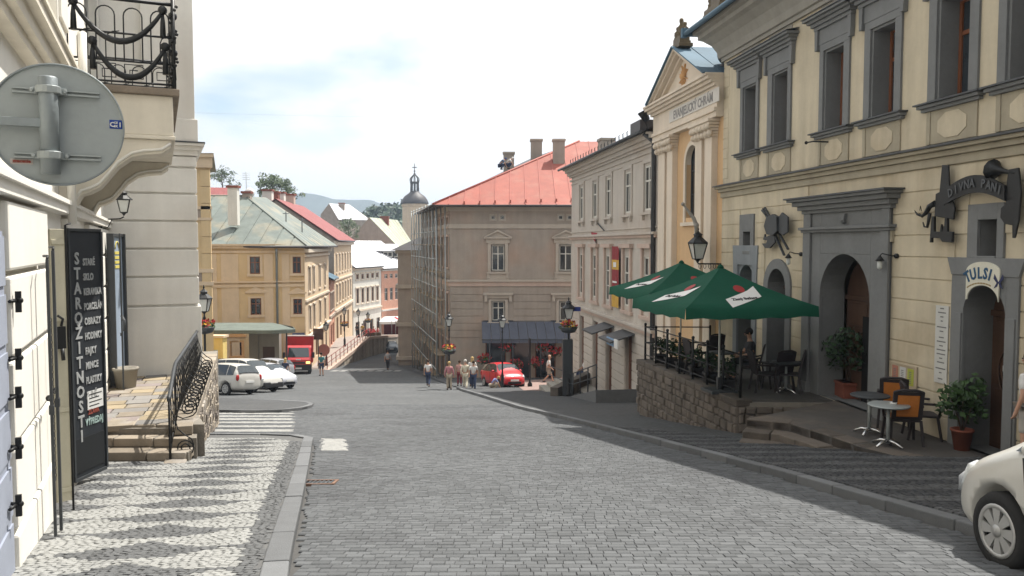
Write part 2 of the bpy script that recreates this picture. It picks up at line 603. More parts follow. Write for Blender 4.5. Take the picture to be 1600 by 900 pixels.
WIN_CACHE = {}
def window(parent, u, z, w, h, y=0.18, style='cross', fm='frame_white', fw=0.06, name='window'):
    """frame (a part) with its pane (a sub-part); u = left edge, z = sill"""
    key = (round(w, 2), round(h, 2), style, fm, fw)
    if key not in WIN_CACHE:
        f = MB()
        d0, d1 = -0.04, 0.04
        f.box(0, fw, d0, d1, 0, h).box(w - fw, w, d0, d1, 0, h)
        f.box(fw, w - fw, d0, d1, 0, fw).box(fw, w - fw, d0, d1, h - fw, h)
        if style in ('cross', 'casement', 'six'):
            f.box(w / 2 - fw * .55, w / 2 + fw * .55, d0 + .005, d1 - .005, fw, h - fw)
        if style in ('cross', 'six'):
            zt = h * 0.66
            f.box(fw, w / 2 - fw * .55, d0 + .008, d1 - .008, zt - fw * .5, zt + fw * .5)
            f.box(w / 2 + fw * .55, w - fw, d0 + .008, d1 - .008, zt - fw * .5, zt + fw * .5)
        if style == 'six':
            zt = h * 0.33
            f.box(fw, w / 2 - fw * .55, d0 + .012, d1 - .012, zt - fw * .3, zt + fw * .3)
            f.box(w / 2 + fw * .55, w - fw, d0 + .012, d1 - .012, zt - fw * .3, zt + fw * .3)
        p = MB()
        p.box(fw * .5, w - fw * .5, -0.008, 0.008, fw * .5, h - fw * .5)
        WIN_CACHE[key] = (f.mesh(name, M[fm]), p.mesh('pane', M['glass']))
    fme, pme = WIN_CACHE[key]
    o = link(name, fme, parent, (u, y, z))
    link('pane', pme, o, (0, 0.0, 0))
    return o

def leafball(mb, c, r, n, size, m=0, flat=1.0, rnd=random):
    for _ in range(n):
        while True:
            p = Vector((rnd.uniform(-1, 1), rnd.uniform(-1, 1), rnd.uniform(-1, 1)))
            if 0.15 < p.length < 1:
                break
        p = Vector((p.x * r, p.y * r, p.z * r * flat)) + Vector(c)
        a = Vector((rnd.gauss(0, 1), rnd.gauss(0, 1), rnd.gauss(0, 1))).normalized()
        b = a.orthogonal().normalized()
        s_ = size * rnd.uniform(.6, 1.3)
        a, b = a * s_, b * s_ * .6
        k = rnd.randrange(2)
        mb.face([p - a, p + b * .9, p + a, p - b * .9], m)
# ================================================================== GROUND, ROAD, PAVEMENTS
def interp(poly, y):
    if y <= poly[0][1]:
        return poly[0][0]
    for (xa, ya), (xb, yb) in zip(poly, poly[1:]):
        if y <= yb:
            return xa + (xb - xa) * (y - ya) / (yb - ya)
    return poly[-1][0]

KL = [(-0.75, 2.0), (-1.55, 5.4), (-1.80, 6.4), (-2.62, 10.0), (-3.55, 14.0), (-4.12, 16.4)]      # left kerb, road side
KR = [(4.50, 0.0), (4.42, 6.0), (4.32, 7.75), (3.77, 11.8), (2.75, 17.5), (1.52, 23.8), (0.35, 29.0), (-1.3, 37.5), (-3.3, 47.2)]

def strip_sheet(ys, xfun, zoff, cols=1):
    mb = MB()
    for a, b in zip(ys, ys[1:]):
        xa0, xa1 = xfun(a)
        xb0, xb1 = xfun(b)
        za, zb = gz(a) + zoff, gz(b) + zoff
        for i in range(cols):
            t0, t1 = i / cols, (i + 1) / cols
            mb.face([(xa0 + (xa1 - xa0) * t0, a, za), (xa0 + (xa1 - xa0) * t1, a, za), (xb0 + (xb1 - xb0) * t1, b, zb), (xb0 + (xb1 - xb0) * t0, b, zb)])
    return mb

def ysamp(a, b, step=1.0):
    k = [a, b] + [p[0] for p in PROF if a < p[0] < b]
    y = a
    while y < b:
        k.append(y)
        y += step
    return sorted(set(round(q, 4) for q in k))

def sett_mat(name, col, bw, bh):
    """far road surface: rows of small setts too small to pick apart"""
    m = mat(name, col, rough=0.9, var=0.17, scale=0.30, bump=0.25, bscale=30, spec=0.2)
    n, l = m.node_tree.nodes, m.node_tree.links
    b = n['Principled BSDF']
    t = n.new('ShaderNodeTexCoord')
    br = n.new('ShaderNodeTexBrick')
    br.inputs['Scale'].default_value = 1.0
    br.inputs['Brick Width'].default_value = bw
    br.inputs['Row Height'].default_value = bh
    br.inputs['Mortar Size'].default_value = 0.012
    br.inputs['Color1'].default_value = (1.12, 1.12, 1.12, 1)
    br.inputs['Color2'].default_value = (0.80, 0.80, 0.80, 1)
    br.inputs['Mortar'].default_value = (0.5, 0.5, 0.48, 1)
    l.new(t.outputs['Object'], br.inputs['Vector'])
    src = b.inputs['Base Color'].links[0].from_socket
    q = n.new('ShaderNodeMix')
    q.data_type = 'RGBA'
    q.blend_type = 'MULTIPLY'
    q.inputs['Factor'].default_value = 1.0
    l.new(src, q.inputs['A'])
    l.new(br.outputs['Color'], q.inputs['B'])
    l.new(q.outputs['Result'], b.inputs['Base Color'])
    return m

M['road_far'] = sett_mat('sett_road_surface', (0.122, 0.127, 0.131), 0.19, 0.13)
M['pave_far'] = sett_mat('small_sett_pavement', (0.10, 0.103, 0.107), 0.10, 0.10)

ys = ysamp(-30, 160, 2.0) + [200, 300, 420]
road = strip_sheet(ys, lambda y: (-300, 300), 0.0, 12).build('road', M['road_far'])
road['kind'] = 'structure'

# ---- individual setts on the near road
SETT_VAR = []
rs = random.Random(5)
for k in range(9):
    w = 0.078 + 0.0085 * k
    d = 0.109
    mb = MB()
    h = 0.03
    e = 0.003
    ey = 0.013
    j = [rs.uniform(-.002, .002) for _ in range(8)]
    top = [(-w / 2 + e + j[0], -d / 2 + ey + j[1], h), (w / 2 - e + j[2], -d / 2 + ey + j[3], h + j[7] * .4), (w / 2 - e + j[4], d / 2 - ey + j[5], h), (-w / 2 + e + j[6], d / 2 - ey + j[7], h + j[3] * .4)]
    mid = [(-w / 2, -d / 2, h - .011), (w / 2, -d / 2, h - .011), (w / 2, d / 2, h - .011), (-w / 2, d / 2, h - .011)]
    bot = [(x, y, -0.01) for x, y, z in mid]
    fs = [(8, 9, 10, 11)]
    for i in range(4):
        i2 = (i + 1) % 4
        fs += [(4 + i, 4 + i2, 8 + i2, 8 + i), (i, i2, 4 + i2, 4 + i)]
    mb.poly(bot + mid + top, fs, 0)
    SETT_VAR.append((w, mb, mb.mesh('sett', M['sett_one'])))

def road_left(y):
    return interp(KL, y) + 0.015 if y < 16.4 else (-4.12 - 5.0 * min(1, (y - 16.4) / 1.6) if y < 18.0 else -13.0)

def painted(x, y):
    if 15.0 < y < 17.5 and 0 < x + 3.62 + .225 * (y - 15.05) < .50:
        return True
    if 19.4 < y < 31.0 and x < -0.2747 * y + rs.uniform(-.06, .06) and x > -12.5:
        return ((y - 19.4) % 1.36) < 0.62
    return False

allsetts = []
y = 4.9
while y < 32.0:
    x = road_left(y) + rs.uniform(0, .08)
    xr = interp(KR, y) - 0.03
    wob = 0
    while x < xr - 0.1:
        k = rs.randrange(9)
        w = SETT_VAR[k][0]
        cx = x + w / 2
        px = 800 + F * cx / y
        if -60 < px < 1660:
            allsetts.append((cx, y + rs.uniform(-.004, .004) + 0.012 * sin(cx * 1.3 + y), k, rs.uniform(-.004, .004), rs.uniform(-.012, .012), painted(cx, y)))
        x += w + rs.uniform(.000, .003)
    y += 0.117
joined = MB()
singles = 0
for cx, y, k, dz, tw, pt in allsetts:
    slope = (gz(y + .1) - gz(y - .1)) / .2
    px = 800 + F * cx / y
    z = gz(y) + dz - .004
    rot = Matrix.Rotation(math.atan(slope) + dz * 3, 4, 'X') @ Matrix.Rotation(tw, 4, 'Z')
    if singles < 300 and y > 6.35 and not pt and 470 < px < 1500:
        o = link('sett', SETT_VAR[k][2], road, (cx, y, z))
        o.rotation_euler = rot.to_euler()
        singles += 1
    else:
        joined.merge(SETT_VAR[k][1], Matrix.Translation((cx, y, z)) @ rot, 1 if pt else 0)
js = joined.build('sett_paving', [M['sett'], M['paint_white']], road, fix=False)
js['kind'] = 'stuff'
# darker bed under the near setts
bed = strip_sheet(ysamp(4.0, 31.9), lambda y: (road_left(y) - .02, interp(KR, y)), 0.004).build('sandy_bed', M['joint'], road)

# ---- kerbs
def kerb_run(parent, pts, width, top, h, side, lo=0.7, hi=1.05, rnd=random):
    """stones along pts; width goes to 'side' (+1 = left of travel)"""
    seg, L = [], 0
    for a, b in zip(pts, pts[1:]):
        d = (Vector(b) - Vector(a)).length
        seg.append((L, L + d, Vector(a), Vector(b)))
        L += d
    def P(t):
        for a, b, p, q in seg:
            if t <= b + 1e-6:
                return p + (q - p) * ((t - a) / (b - a)), (q - p).normalized()
        return seg[-1][3], (seg[-1][3] - seg[-1][2]).normalized()
    t = 0
    while t < L - 0.15:
        l = min(rnd.uniform(lo, hi), L - t)
        (p, d0), (q, d1) = P(t + .008), P(t + l - .008)
        n0 = Vector((-d0.y, d0.x)) * side
        n1 = Vector((-d1.y, d1.x)) * side
        mb = MB()
        j = rnd.uniform(-.006, .006)
        vs = []
        for pt, zz in ((p, 0), (q, 0)):
            pass
        a0, a1, b1, b0 = p, q, q + n1 * width, p + n0 * width
        lowv = [(v.x, v.y, gz(v.y) - .1) for v in (a0, a1, b1, b0)]
        topv = [(v.x, v.y, gz(v.y) + top + j) for v in (a0, a1, b1, b0)]
        mb.poly(lowv + topv, [(4, 5, 6, 7), (0, 1, 5, 4), (1, 2, 6, 5), (2, 3, 7, 6), (3, 0, 4, 7)])
        mb.build('kerb_stone', M['kerb'], parent, bevel=0.014)
        t += l

# ---- left pavement with fish-scale mosaic
lp = strip_sheet(ysamp(1.5, 16.4, .8), lambda y: (min(interp(KL, y) - 0.2, -1.4) - 8.0, interp(KL, y) - 0.19), 0.085)
for a in range(8):      # rounded corner at the far end
    y0, y1 = 16.4 + a * .16, 16.4 + (a + 1) * .16
    def xe(yy):
        return -4.31 - 1.35 * (1 - sqrt(max(0, 1 - ((yy - 16.4) / 1.28) ** 2)))
    lp.face([(-12, y0, gz(y0) + .085), (xe(y0), y0, gz(y0) + .085), (xe(y1), y1, gz(y1) + .085), (-12, y1, gz(y1) + .085)])
left_pave = lp.build('left_pavement', plain('grey_grout', (.11, .11, .108), var=.2))
left_pave['kind'] = 'structure'
kerb_run(left_pave, KL + [(-4.22, 16.9), (-4.45, 17.3), (-4.85, 17.62), (-5.6, 17.85), (-7.0, 18.0)], 0.20, 0.115, .2, 1, .75, 1.1, random.Random(3))

rm = random.Random(8)
KD = Vector((-0.232, 0.973))      # along the kerb
KN = Vector((-0.973, -0.232))     # away from the road
K0 = Vector((-1.80 - .2, 6.4))
def scale_white(s, t):
    """fish scales 1.36 m wide in staggered rows, every other row pale"""
    per = 0.39
    b = .88 * per
    r0 = math.floor(t / per)
    for r in range(r0 + 2, r0 - 2, -1):
        c0 = 0.30 + 0.70 * (r % 2)
        q = (s - c0) / 1.40
        q = 2 * (q - round(q))                 # -1 .. 1 across one scale
        if t >= r * per + (.05 if r % 2 else 0.0) - b * (1 - q * q):
            return r % 2 == 0
    return r0 % 2 == 0
mos = MB()
def little_sett(mb, p, w, d, h, z, m, ang, rnd, slope):
    e = .006
    c, s_ = cos(ang), sin(ang)
    def T(x, y_, zz):
        X, Y = p.x + x * c - y_ * s_, p.y + x * s_ + y_ * c
        return (X, Y, z + slope * (Y - p.y) + zz)
    q = [rnd.uniform(-.007, .007) for _ in range(8)]
    low = [T(-w / 2, -d / 2, 0), T(w / 2, -d / 2, 0), T(w / 2, d / 2, 0), T(-w / 2, d / 2, 0)]
    top = [T(-w / 2 + e + q[0], -d / 2 + e + q[1], h + q[4] * .5), T(w / 2 - e + q[2], -d / 2 + e + q[3], h + q[5] * .5), T(w / 2 - e + q[1], d / 2 - e + q[0], h + q[6] * .5), T(-w / 2 + e + q[3], d / 2 - e + q[2], h + q[7] * .5)]
    mb.poly(low + top, [(4, 5, 6, 7), (0, 1, 5, 4), (1, 2, 6, 5), (2, 3, 7, 6), (3, 0, 4, 7)], m)
t = -4.0
MOS_SHARED = []
nm = 0
while t < 11.5:
    s = -0.3
    while s < 4.4:
        w = rm.uniform(.055, .080)
        p = K0 + KD * t + KN * (s + w / 2)
        ok = p.y > 2.2 and p.x > -9 and p.y < 16.9
        if p.y > 16.2 and p.x > -4.5 - (p.y - 16.2):
            ok = False
        if p.x < -3.55 - (p.y - 5.9) * .40 - .25:      # under the house
            ok = False
        if p.y > 12.75 and p.x < -5.2 - (p.y - 12.7) * .318:
            ok = False
        if p.x > interp(KL, p.y) - .225:
            ok = False
        px = 800 + F * p.x / max(p.y, .1)
        if ok and px > -80:
            white = scale_white(s, t) and s > 0.16
            little_sett(mos, p, w - .004, .062, .007, gz(p.y) + .086, 0 if white else 1, rm.uniform(-.08, .08) - 0.234, rm, -0.15)
        s += w + rm.uniform(.001, .006)
    t += 0.065
mo = mos.build('mosaic_paving', [M['mosaic_white'], M['mosaic_grey']], left_pave, fix=False)
mo['kind'] = 'stuff'

# ---- right pavement and square
def sq_right(y):
    return (interp(KR, y) + 0.17, 34.0)
rp_ = strip_sheet(ysamp(-6, 47.2, 1.0), sq_right, 0.12)
right_pave = rp_.build('right_pavement', M['pave_far'])
right_pave['kind'] = 'structure'
kerb_run(right_pave, KR, 0.18, 0.125, .2, -1, .8, 1.2, random.Random(4))
sq = strip_sheet(ysamp(47.2, 84, 1.0), lambda y: (-3.1 - max(0, (y - 47.2)) * 0.265, 40.0), 0.05)
square = sq.build('square_paving', M['pave_far'])
square['kind'] = 'structure'
# pale waves of small setts on the near right pavement
rv = random.Random(21)
wv = MB()
y = 7.0
while y < 24.0:
    x = interp(KR, y) + .2
    while x < 9.7 - .137 * y - .3 and x < interp(KR, y) + 4.6:
        w = rv.uniform(.085, .115)
        if y > 12.9 and x > 7.0 - (y - 12.9) * .66:      # the inn's own paving starts here
            break
        if 800 + F * x / y < 1640:
            s = x - interp(KR, y)
            ph = (y + 0.10 * abs(sin((s) * 2.2)) * 1.0) % 0.80
            little_sett(wv, Vector((x + w / 2, y)), w - .004, .092, .02, gz(y) + .118, 0 if ph < .36 else 1, rv.uniform(-.06, .06), rv, -0.15)
        x += w + rv.uniform(.002, .01)
    y += .1
wo = wv.build('mosaic_paving', [plain('light_grey_mosaic', (.085, .087, .090), var=.12, scale=1.2, island=.16), plain('dark_grey_mosaic', (.048, .050, .054), var=.12, scale=1.2, island=.16)], right_pave, fix=False)
wo['kind'] = 'stuff'
# reddish paving patch on the square in the sun
g0 = [ground_at(px, py, .06) for px, py in ((800, 596), (880, 590), (905, 612), (818, 612))]
rd = MB()
rd.face([(p.x, p.y, gz(p.y) + (.056 if p.y > 47.2 else .126)) for p in g0])
rdo = rd.build('pink_paving', plain('pink_paving_slab', (0.27, 0.19, 0.165), bump=.2))
rdo['kind'] = 'structure'

# ---- far painted crossing and island
cw = MB()
for k in range(8):
    p = ground_at(523 + k * 14, 579.5)
    y0, y1 = p.y - .9, p.y + .9
    cw.face([(p.x - .27, y0, gz(y0) + .006), (p.x + .27, y0, gz(y0) + .006), (p.x + .27, y1, gz(y1) + .006), (p.x - .27, y1, gz(y1) + .006)])
cwo = cw.build('crossing_paint', M['paint_white'])
cwo['kind'] = 'structure'

isl = MB()
ring = []
for px, py in ((250, 642), (330, 641), (400, 642), (440, 641), (470, 638), (487, 634), (490, 631), (482, 628), (450, 626), (400, 624), (330, 622), (250, 620)):
    p = ground_at(px, py, .1)
    ring.append(p)
isl.face([(p.x, p.y, gz(p.y) + .12) for p in ring])
n = len(ring)
for i in range(n):
    a, b = ring[i], ring[(i + 1) % n]
    isl.face([(a.x, a.y, gz(a.y) - .1), (b.x, b.y, gz(b.y) - .1), (b.x, b.y, gz(b.y) + .12), (a.x, a.y, gz(a.y) + .12)], 1)
io = isl.build('traffic_island', [M['pave_far'], M['kerb']])
io['kind'] = 'structure'
KI = [(p.x, p.y) for p in ring[1:10]]
kerb_run(io, KI, 0.18, 0.127, .2, 1, .8, 1.2, random.Random(6))

# gully grate by the left kerb
p = ground_at(497, 757)
gt = thing('drain_grate', 'rusty iron drain grate set in the cobbles beside the left kerb', 'drain', (p.x, p.y, gz(p.y) + .028))
gt.rotation_euler = (math.atan(-.15), 0, .05)
mb = MB()
mb.box(-.25, .25, -.20, -.16, -.03, .012).box(-.25, .25, .16, .20, -.03, .012).box(-.25, -.21, -.16, .16, -.03, .012).box(.21, .25, -.16, .16, -.03, .012)
mb.build('frame', plain('rusty_iron', (.20, .12, .085), var=.3), gt)
mb = MB()
for k in range(7):
    mb.box(-.19 + k * .06, -.165 + k * .06, -.16, .16, -.03, .008)
mb.build('grate', M['iron_grey'], gt)

# ---- far terrain, hills
hill = MB()
def hills(name, Y, pts, depth, base, m, seed, kind='structure', rough=3):
    r = random.Random(seed)
    mb = MB()
    row0, row1, row2 = [], [], []
    xs = []
    for (px0, py0), (px1, py1) in zip(pts, pts[1:]):
        k = max(2, int(abs(px1 - px0) / 8))
        for i in range(k):
            t = i / k
            xs.append((px0 + (px1 - px0) * t, py0 + (py1 - py0) * t + r.uniform(-rough, rough) * .3))
    xs.append(pts[-1])
    for px, py in xs:
        p = at(px, py, Y)
        row0.append((p.x, Y - depth, base))
        row1.append((p.x, Y - depth * .45, base + (p.z - base) * .55 + r.uniform(-1, 1) * rough))
        row2.append((p.x, Y, p.z))
    row3 = [(q[0], Y + depth, base) for q in row2]
    n = len(row0)
    for ra, rb in ((row0, row1), (row1, row2), (row2, row3)):
        for i in range(n - 1):
            mb.face([ra[i], ra[i + 1], rb[i + 1], rb[i]], 0, True)
    o = mb.build(name, m)
    o['kind'] = kind
    return o
M['hill'] = mat('wooded_hillside', (0.035, 0.055, 0.045), var=0.3, scale=0.02, bump=0.4, bscale=0.05)
hills('hills', 1500, [(-2600, 372), (-900, 350), (-200, 330), (100, 320), (300, 316), (400, 312), (440, 306), (465, 302), (482, 301.5), (500, 305), (520, 310.5), (545, 312.5), (568, 311.5), (584, 313.5), (600, 320), (625, 326), (700, 322), (900, 310), (1200, 325), (1600, 345), (2600, 370), (4200, 378)], 420, -25, M['hill'], 3)
terr = MB()
for xa, xb in ((-2500, -800), (-800, 0), (0, 800), (800, 2500)):
    terr.face([(xa, 410, -19.05), (xb, 410, -19.05), (xb, 2600, -19.6), (xa, 2600, -19.6)])
to = terr.build('valley_floor', M['hill'])
to['kind'] = 'structure'

# ================================================================== LEFT TERRACE
TZ = -1.38
E0, E1 = Vector((-5.2, 12.75)), Vector((-7.3, 19.35))
ED = (E1 - E0).normalized()
EN = Vector((-ED.y, ED.x))              # towards the house
ter = thing('stone_terrace', 'raised flagstone terrace with three steps beside the pale corner house', 'terrace', (E0.x, E0.y, TZ), atan2(ED.y, ED.x))
# local x along edge, local y towards the house
TL = (E1 - E0).length
core = MB()
core.prism([(0.75, -0.02 + .03), (TL + 4, .01), (TL + 4, 6), (0.75 + 1.6, 6), (0.75, .4)], -3.2, -.05, 0, 'xy')
core.build('core', M['mortar'], ter)
rt = random.Random(14)
def tw(p):       # world xy -> terrace local
    d = Vector((p[0], p[1])) - E0
    return d.dot(ED), d.dot(EN)
# flagstones
mats_f = [M['stone_warm'], plain('grey_flagstone', (.21, .20, .19), objr=.2, bump=.25), plain('ochre_flagstone', (.30, .245, .165), objr=.2, bump=.25), plain('mauve_flagstone', (.225, .19, .18), objr=.2, bump=.25)]
u = 0.95
row = 0
while u < TL - .05:
    d = rt.uniform(.36, .47)
    v = .36
    end = 3.6
    while v < end:
        w = rt.uniform(.42, .62)
        x = MB()
        g = .012
        x.box(u + g, u + d - g, v + g, v + w - g, -.10, rt.uniform(-.004, .006))
        x.build('flagstone', rt.choice(mats_f + [M['stone_warm']]), ter, bevel=.008)
        v += w
    u += d
    row += 1
# coping stones and the face of the retaining wall
u = 0.55
while u < TL + 2.5:
    d = rt.uniform(.45, .75)
    x = MB()
    x.box(u + .01, u + d - .01, -.03, .35, -.14, rt.uniform(.0, .015))
    x.build('coping_stone', M['stone_warm'], ter, bevel=.015)
    u += d
z = -.15
while z > -2.3:
    h = rt.uniform(.13, .22)
    u = .1 + rt.uniform(0, .2)
    while u < TL + 2.4:
        d = rt.uniform(.22, .48)
        zb = gz(E0.y + (u) * ED.y) - TZ
        if z > zb - .1 and not (u < 0.5 and z > -.28):
            x = MB()
            pr = rt.uniform(0, .035)
            x.poly([(u + .015, -.005 - pr * .3, z - h + .012), (u + d - .015, -.01 - pr * .3, z - h + .02), (u + d - .012, .14, z - .012), (u + .02, .14, z - .012),
                    (u + .02, -.02 - pr, z - h + .03), (u + d - .03, -.02 - pr, z - h + .035), (u + d - .025, -.025 - pr, z - .03), (u + .03, -.02 - pr, z - .025),
                    (u + .015, .14, z - h + .012), (u + d - .015, .14, z - h + .012), (u + d - .015, -.0, z - .01), (u + .02, 0, z - .01)],
                   [(4, 5, 6, 7), (0, 1, 5, 4), (1, 10, 6, 5), (10, 11, 7, 6), (11, 0, 4, 7), (10, 2, 3, 11), (0, 1, 9, 8), (1, 9, 2, 10), (0, 8, 3, 11)])
            x.build('wall_stone', M['stone_warm'] if rt.random() < .6 else M['stone'], ter)
        u += d
    z -= h
# three steps, each of a few blocks (world-aligned, so unrotate)
ca, sa = cos(-ter.rotation_euler.z), sin(-ter.rotation_euler.z)
def to_t(x, y_, z_):
    dx, dy = x - E0.x, y_ - E0.y
    return (dx * ca - dy * sa, dx * sa + dy * ca, z_ - TZ)
for k, (yf, zt) in enumerate(((12.72, TZ - .30), (13.06, TZ - .15), (13.40, TZ))):
    xs = [-5.22 - .33 * (yf - 12.72), -5.75 - rt.uniform(0, .3), -6.5 - rt.uniform(0, .2), -7.5]
    for a, b in zip(xs, xs[1:]):
        x = MB()
        g = .012
        lo, hi = zt - .145, zt + rt.uniform(-.006, .006)
        yb = yf + (.36 if k < 2 else .5)
        x.poly([to_t(*q) for q in ((a - g, yf, lo), (b + g, yf - .02, lo), (b + g, yb, lo), (a - g, yb, lo), (a - g, yf, hi), (b + g, yf - .02, hi), (b + g, yb, hi), (a - g, yb, hi))],
               [(0, 3, 2, 1), (4, 5, 6, 7), (0, 1, 5, 4), (1, 2, 6, 5), (2, 3, 7, 6), (3, 0, 4, 7)])
        x.build('step_block', M['stone_warm'], ter, bevel=.02)
x = MB()
for a in range(3):
    yf = (12.76, 13.1, 13.44)[a]
    q = [(-5.2, yf), (-7.5, yf - .02), (-7.5, 14.2), (-5.6, 14.2)]
    zt = TZ - .45 + .15 * a
    x.poly([to_t(px_, py_, zz) for zz in (zt - .5, zt + .004 + .14) for px_, py_ in q], [(0, 1, 2, 3), (4, 5, 6, 7), (0, 1, 5, 4), (1, 2, 6, 5), (2, 3, 7, 6), (3, 0, 4, 7)])
x.build('step_core', M['mortar'], ter)
x = MB()
x.box(-.28, .22, .02, .36, -.62, -.40)
x.build('plinth_stone', M['stone_warm'], ter, bevel=.025)

# ---- wrought iron stair railing with scrolls
rl = thing('scroll_railing', 'black wrought iron handrail with spiral scrolls along the flagstone terrace', 'railing', (E0.x, E0.y, TZ), ter.rotation_euler.z)
RY = .27
def rz_(u):      # foot height along the run
    return -.42 if u < .2 else 0.0
hr = MB()
hp = [(-.02, RY, .56), (.06, RY, .60), (.95, RY, .93), (1.2, RY, .98), (TL - .1, RY, .98), (TL + .2, RY, .95)]
hr.tube(hp, .032, 8)
hr.build('handrail', M['iron_grey'], rl)
lr = MB()
lr.tube([(.05, RY, -.30), (.95, RY, .09), (TL + .1, RY, .09)], .014, 6)
lr.tube([(.05, RY, .44), (.95, RY, .80), (TL + .1, RY, .80)], .012, 6)
lr.build('lower_rail', M['iron'], rl)
for u, zb, zt in ((.02, -.42, .585), (1.1, 0, .96), (2.7, 0, .97), (4.3, 0, .97), (5.9, 0, .97), (TL, 0, .97)):
    m_ = MB()
    m_.tube([(u, RY, zb), (u, RY, zt)], .02, 6)
    m_.build('post', M['iron'], rl)
def spiral(cx, cz, r, a0, turns, y, n=26):
    return [(cx + r * (1 - .78 * i / n) * cos(a0 + turns * 2 * pi * i / n), y, cz + r * (1 - .78 * i / n) * sin(a0 + turns * 2 * pi * i / n)) for i in range(n + 1)]
k = 0
u = .40
while u < TL:
    if k == 0:
        u0, zc = .22, -.20
    else:
        zc = .27
        u0 = u
    s_ = MB()
    yy = RY - .20
    zc -= .08
    s_.tube([(u0, RY - .20 - b, zc + c - .27) for a, _, c in spiral(0, .27, .15, -pi / 2, 2.1, 0) for b in (a,)], .012, 5)
    s_.tube([(u0, RY - .20, zc - .15), (u0, RY - .10, zc - .17), (u0, RY, zc - .12)], .011, 5)
    s_.tube([(u0, RY - .34, zc + .03), (u0, RY - .31, zc + .14), (u0, RY - .20, zc + .22), (u0, RY - .10, zc + .32), (u0, RY - .06, zc + .5), (u0, RY, zc + .66)], .011, 5)
    s_.build('scroll', M['iron'], rl)
    u = 1.15 + .58 * k
    k += 1
u = .25
while u < TL:
    zb = -.30 + (u / .95) * .39 if u < .95 else .09
    zt = .60 + (u / .95) * .33 if u < .95 else .96
    s_ = MB()
    s_.tube([(u, RY, zb), (u, RY - .01, (zb + zt) / 2), (u, RY, zt)], .009, 5)
    s_.tube([(u + .07, RY, zb), (u + .02, RY - .05, zb + .2), (u + .09, RY - .09, (zb + zt) / 2), (u + .03, RY - .04, zt - .2), (u + .07, RY, zt)], .008, 5)
    s_.build('baluster', M['iron'], rl)
    u += .29
# ================================================================== LEFT HOUSE (sunlit wall close to the camera)
LD = Vector((-0.4008, 0.9162))
LF = Frame((-3.94, 6.3, -1.0), atan2(LD.y, LD.x))
lh = thing('rusticated_house', 'sunlit cream house with rusticated blocks, balcony and antique shop front', 'house', LF.o, LF.phi)
ZO = LF.o.z
def Lz(z):
    return z - ZO
uA, uB = LF.u(1), LF.u(67)
uD = LF.u(103)
LEND = 12.99
w_ = MB()
door1 = (uB + .03, uD, Lz(-1.6), Lz(1.78))
door2 = (5.9, 7.6, Lz(-2.2), Lz(1.9))
lwin = (LF.u(147), LF.u(166), Lz(3.9), Lz(7.2))
wall_panel(w_, -9.5, LEND, Lz(-3.6), Lz(9.5), [door1, door2, lwin, (-1.6, uA - .02, Lz(-.95), Lz(1.78))], .42, 0.05)
w_.face([(-9.5, 8, Lz(-3.6)), (-9.5, .05, Lz(-3.6)), (-9.5, .05, Lz(9.5)), (-9.5, 8, Lz(9.5))])
w_.face([(-9.5, .05, Lz(9.5)), (LEND, .05, Lz(9.5)), (LEND, 8, Lz(9.5)), (-9.5, 8, Lz(9.5))])
w_.build('wall', M['left_plaster'], lh)
# rusticated blocks, each its own stone with recessed joints
rows = [Lz(-1.9), Lz(-1.2), Lz(-.54), Lz(.115), Lz(.78), Lz(1.43), Lz(2.0)]
segs = [(-9.3, -7.2), (-7.2, -5.1), (-5.1, -3.0), (-3.0, -1.65), (uA, uB)]
for a, b in segs:
    for z0, z1 in zip(rows, rows[1:]):
        x = MB()
        x.box(a + .03, b - .03, -.055, .06, z0 + .022, z1 - .022)
        x.build('rusticated_block', M['left_plaster'], lh, bevel=.022)
for a, b in ((uD + .05, 5.85), (7.65, LEND)):
    for z0, z1 in zip(rows, rows[1:]):
        x = MB()
        x.box(a, b, -.03, .06, z0 + .022, z1 - .022)
        x.build('rusticated_block', M['left_plaster'], lh, bevel=.02)
# mouldings
x = MB()
for z, h, d in ((Lz(2.02), .10, .09), (Lz(2.12), .05, .13)):
    x.box(-9.5, LEND, -d, .05, z, z + h)
x.build('moulding', M['left_plaster'], lh)
x = MB()
for z, h, d in ((Lz(3.36), .10, .07), (Lz(3.46), .14, .14), (Lz(3.60), .10, .22), (Lz(3.70), .04, .25)):
    x.box(-9.5, LEND, -d, .05, z, z + h)
x.build('string_course', M['left_trim'], lh)
for a, b in ((LF.u(86), LF.u(100)), (-3.6, -2.9)):
    x = MB()
    x.box(a, b, -.10, .05, Lz(3.9), Lz(9.2)).box(a + .08, b - .08, -.13, .05, Lz(4.2), Lz(8.8))
    x.build('pilaster', M['left_plaster'], lh, bevel=.015)
for a, b in ((-2.5, -.2), (-6.4, -4.2)):      # framed fields on the upper wall
    x = MB()
    for q in ((a, b, Lz(4.2), Lz(4.28)), (a, b, Lz(8.0), Lz(8.08)), (a, a + .08, Lz(4.28), Lz(8.0)), (b - .08, b, Lz(4.28), Lz(8.0))):
        x.box(q[0], q[1], -.03, .05, q[2], q[3])
    x.build('wall_field', M['left_plaster'], lh)
o = window(lh, lwin[0], lwin[2], lwin[1] - lwin[0], lwin[3] - lwin[2], .25, 'six', 'frame_white', .09)
# doorways: door leaf deep in the reveal
for d in (door1, door2):
    x = MB()
    x.box(d[0], d[1], .40, .46, d[2], d[3])
    for k in range(4):
        zz = d[2] + (d[3] - d[2]) * (k + .08) / 4
        x.box(d[0] + .15, (d[0] + d[1]) / 2 - .08, .37, .41, zz, zz + (d[3] - d[2]) * .2)
        x.box((d[0] + d[1]) / 2 + .08, d[1] - .15, .37, .41, zz, zz + (d[3] - d[2]) * .2)
    x.build('door', M['wood_door'], lh, bevel=.01)
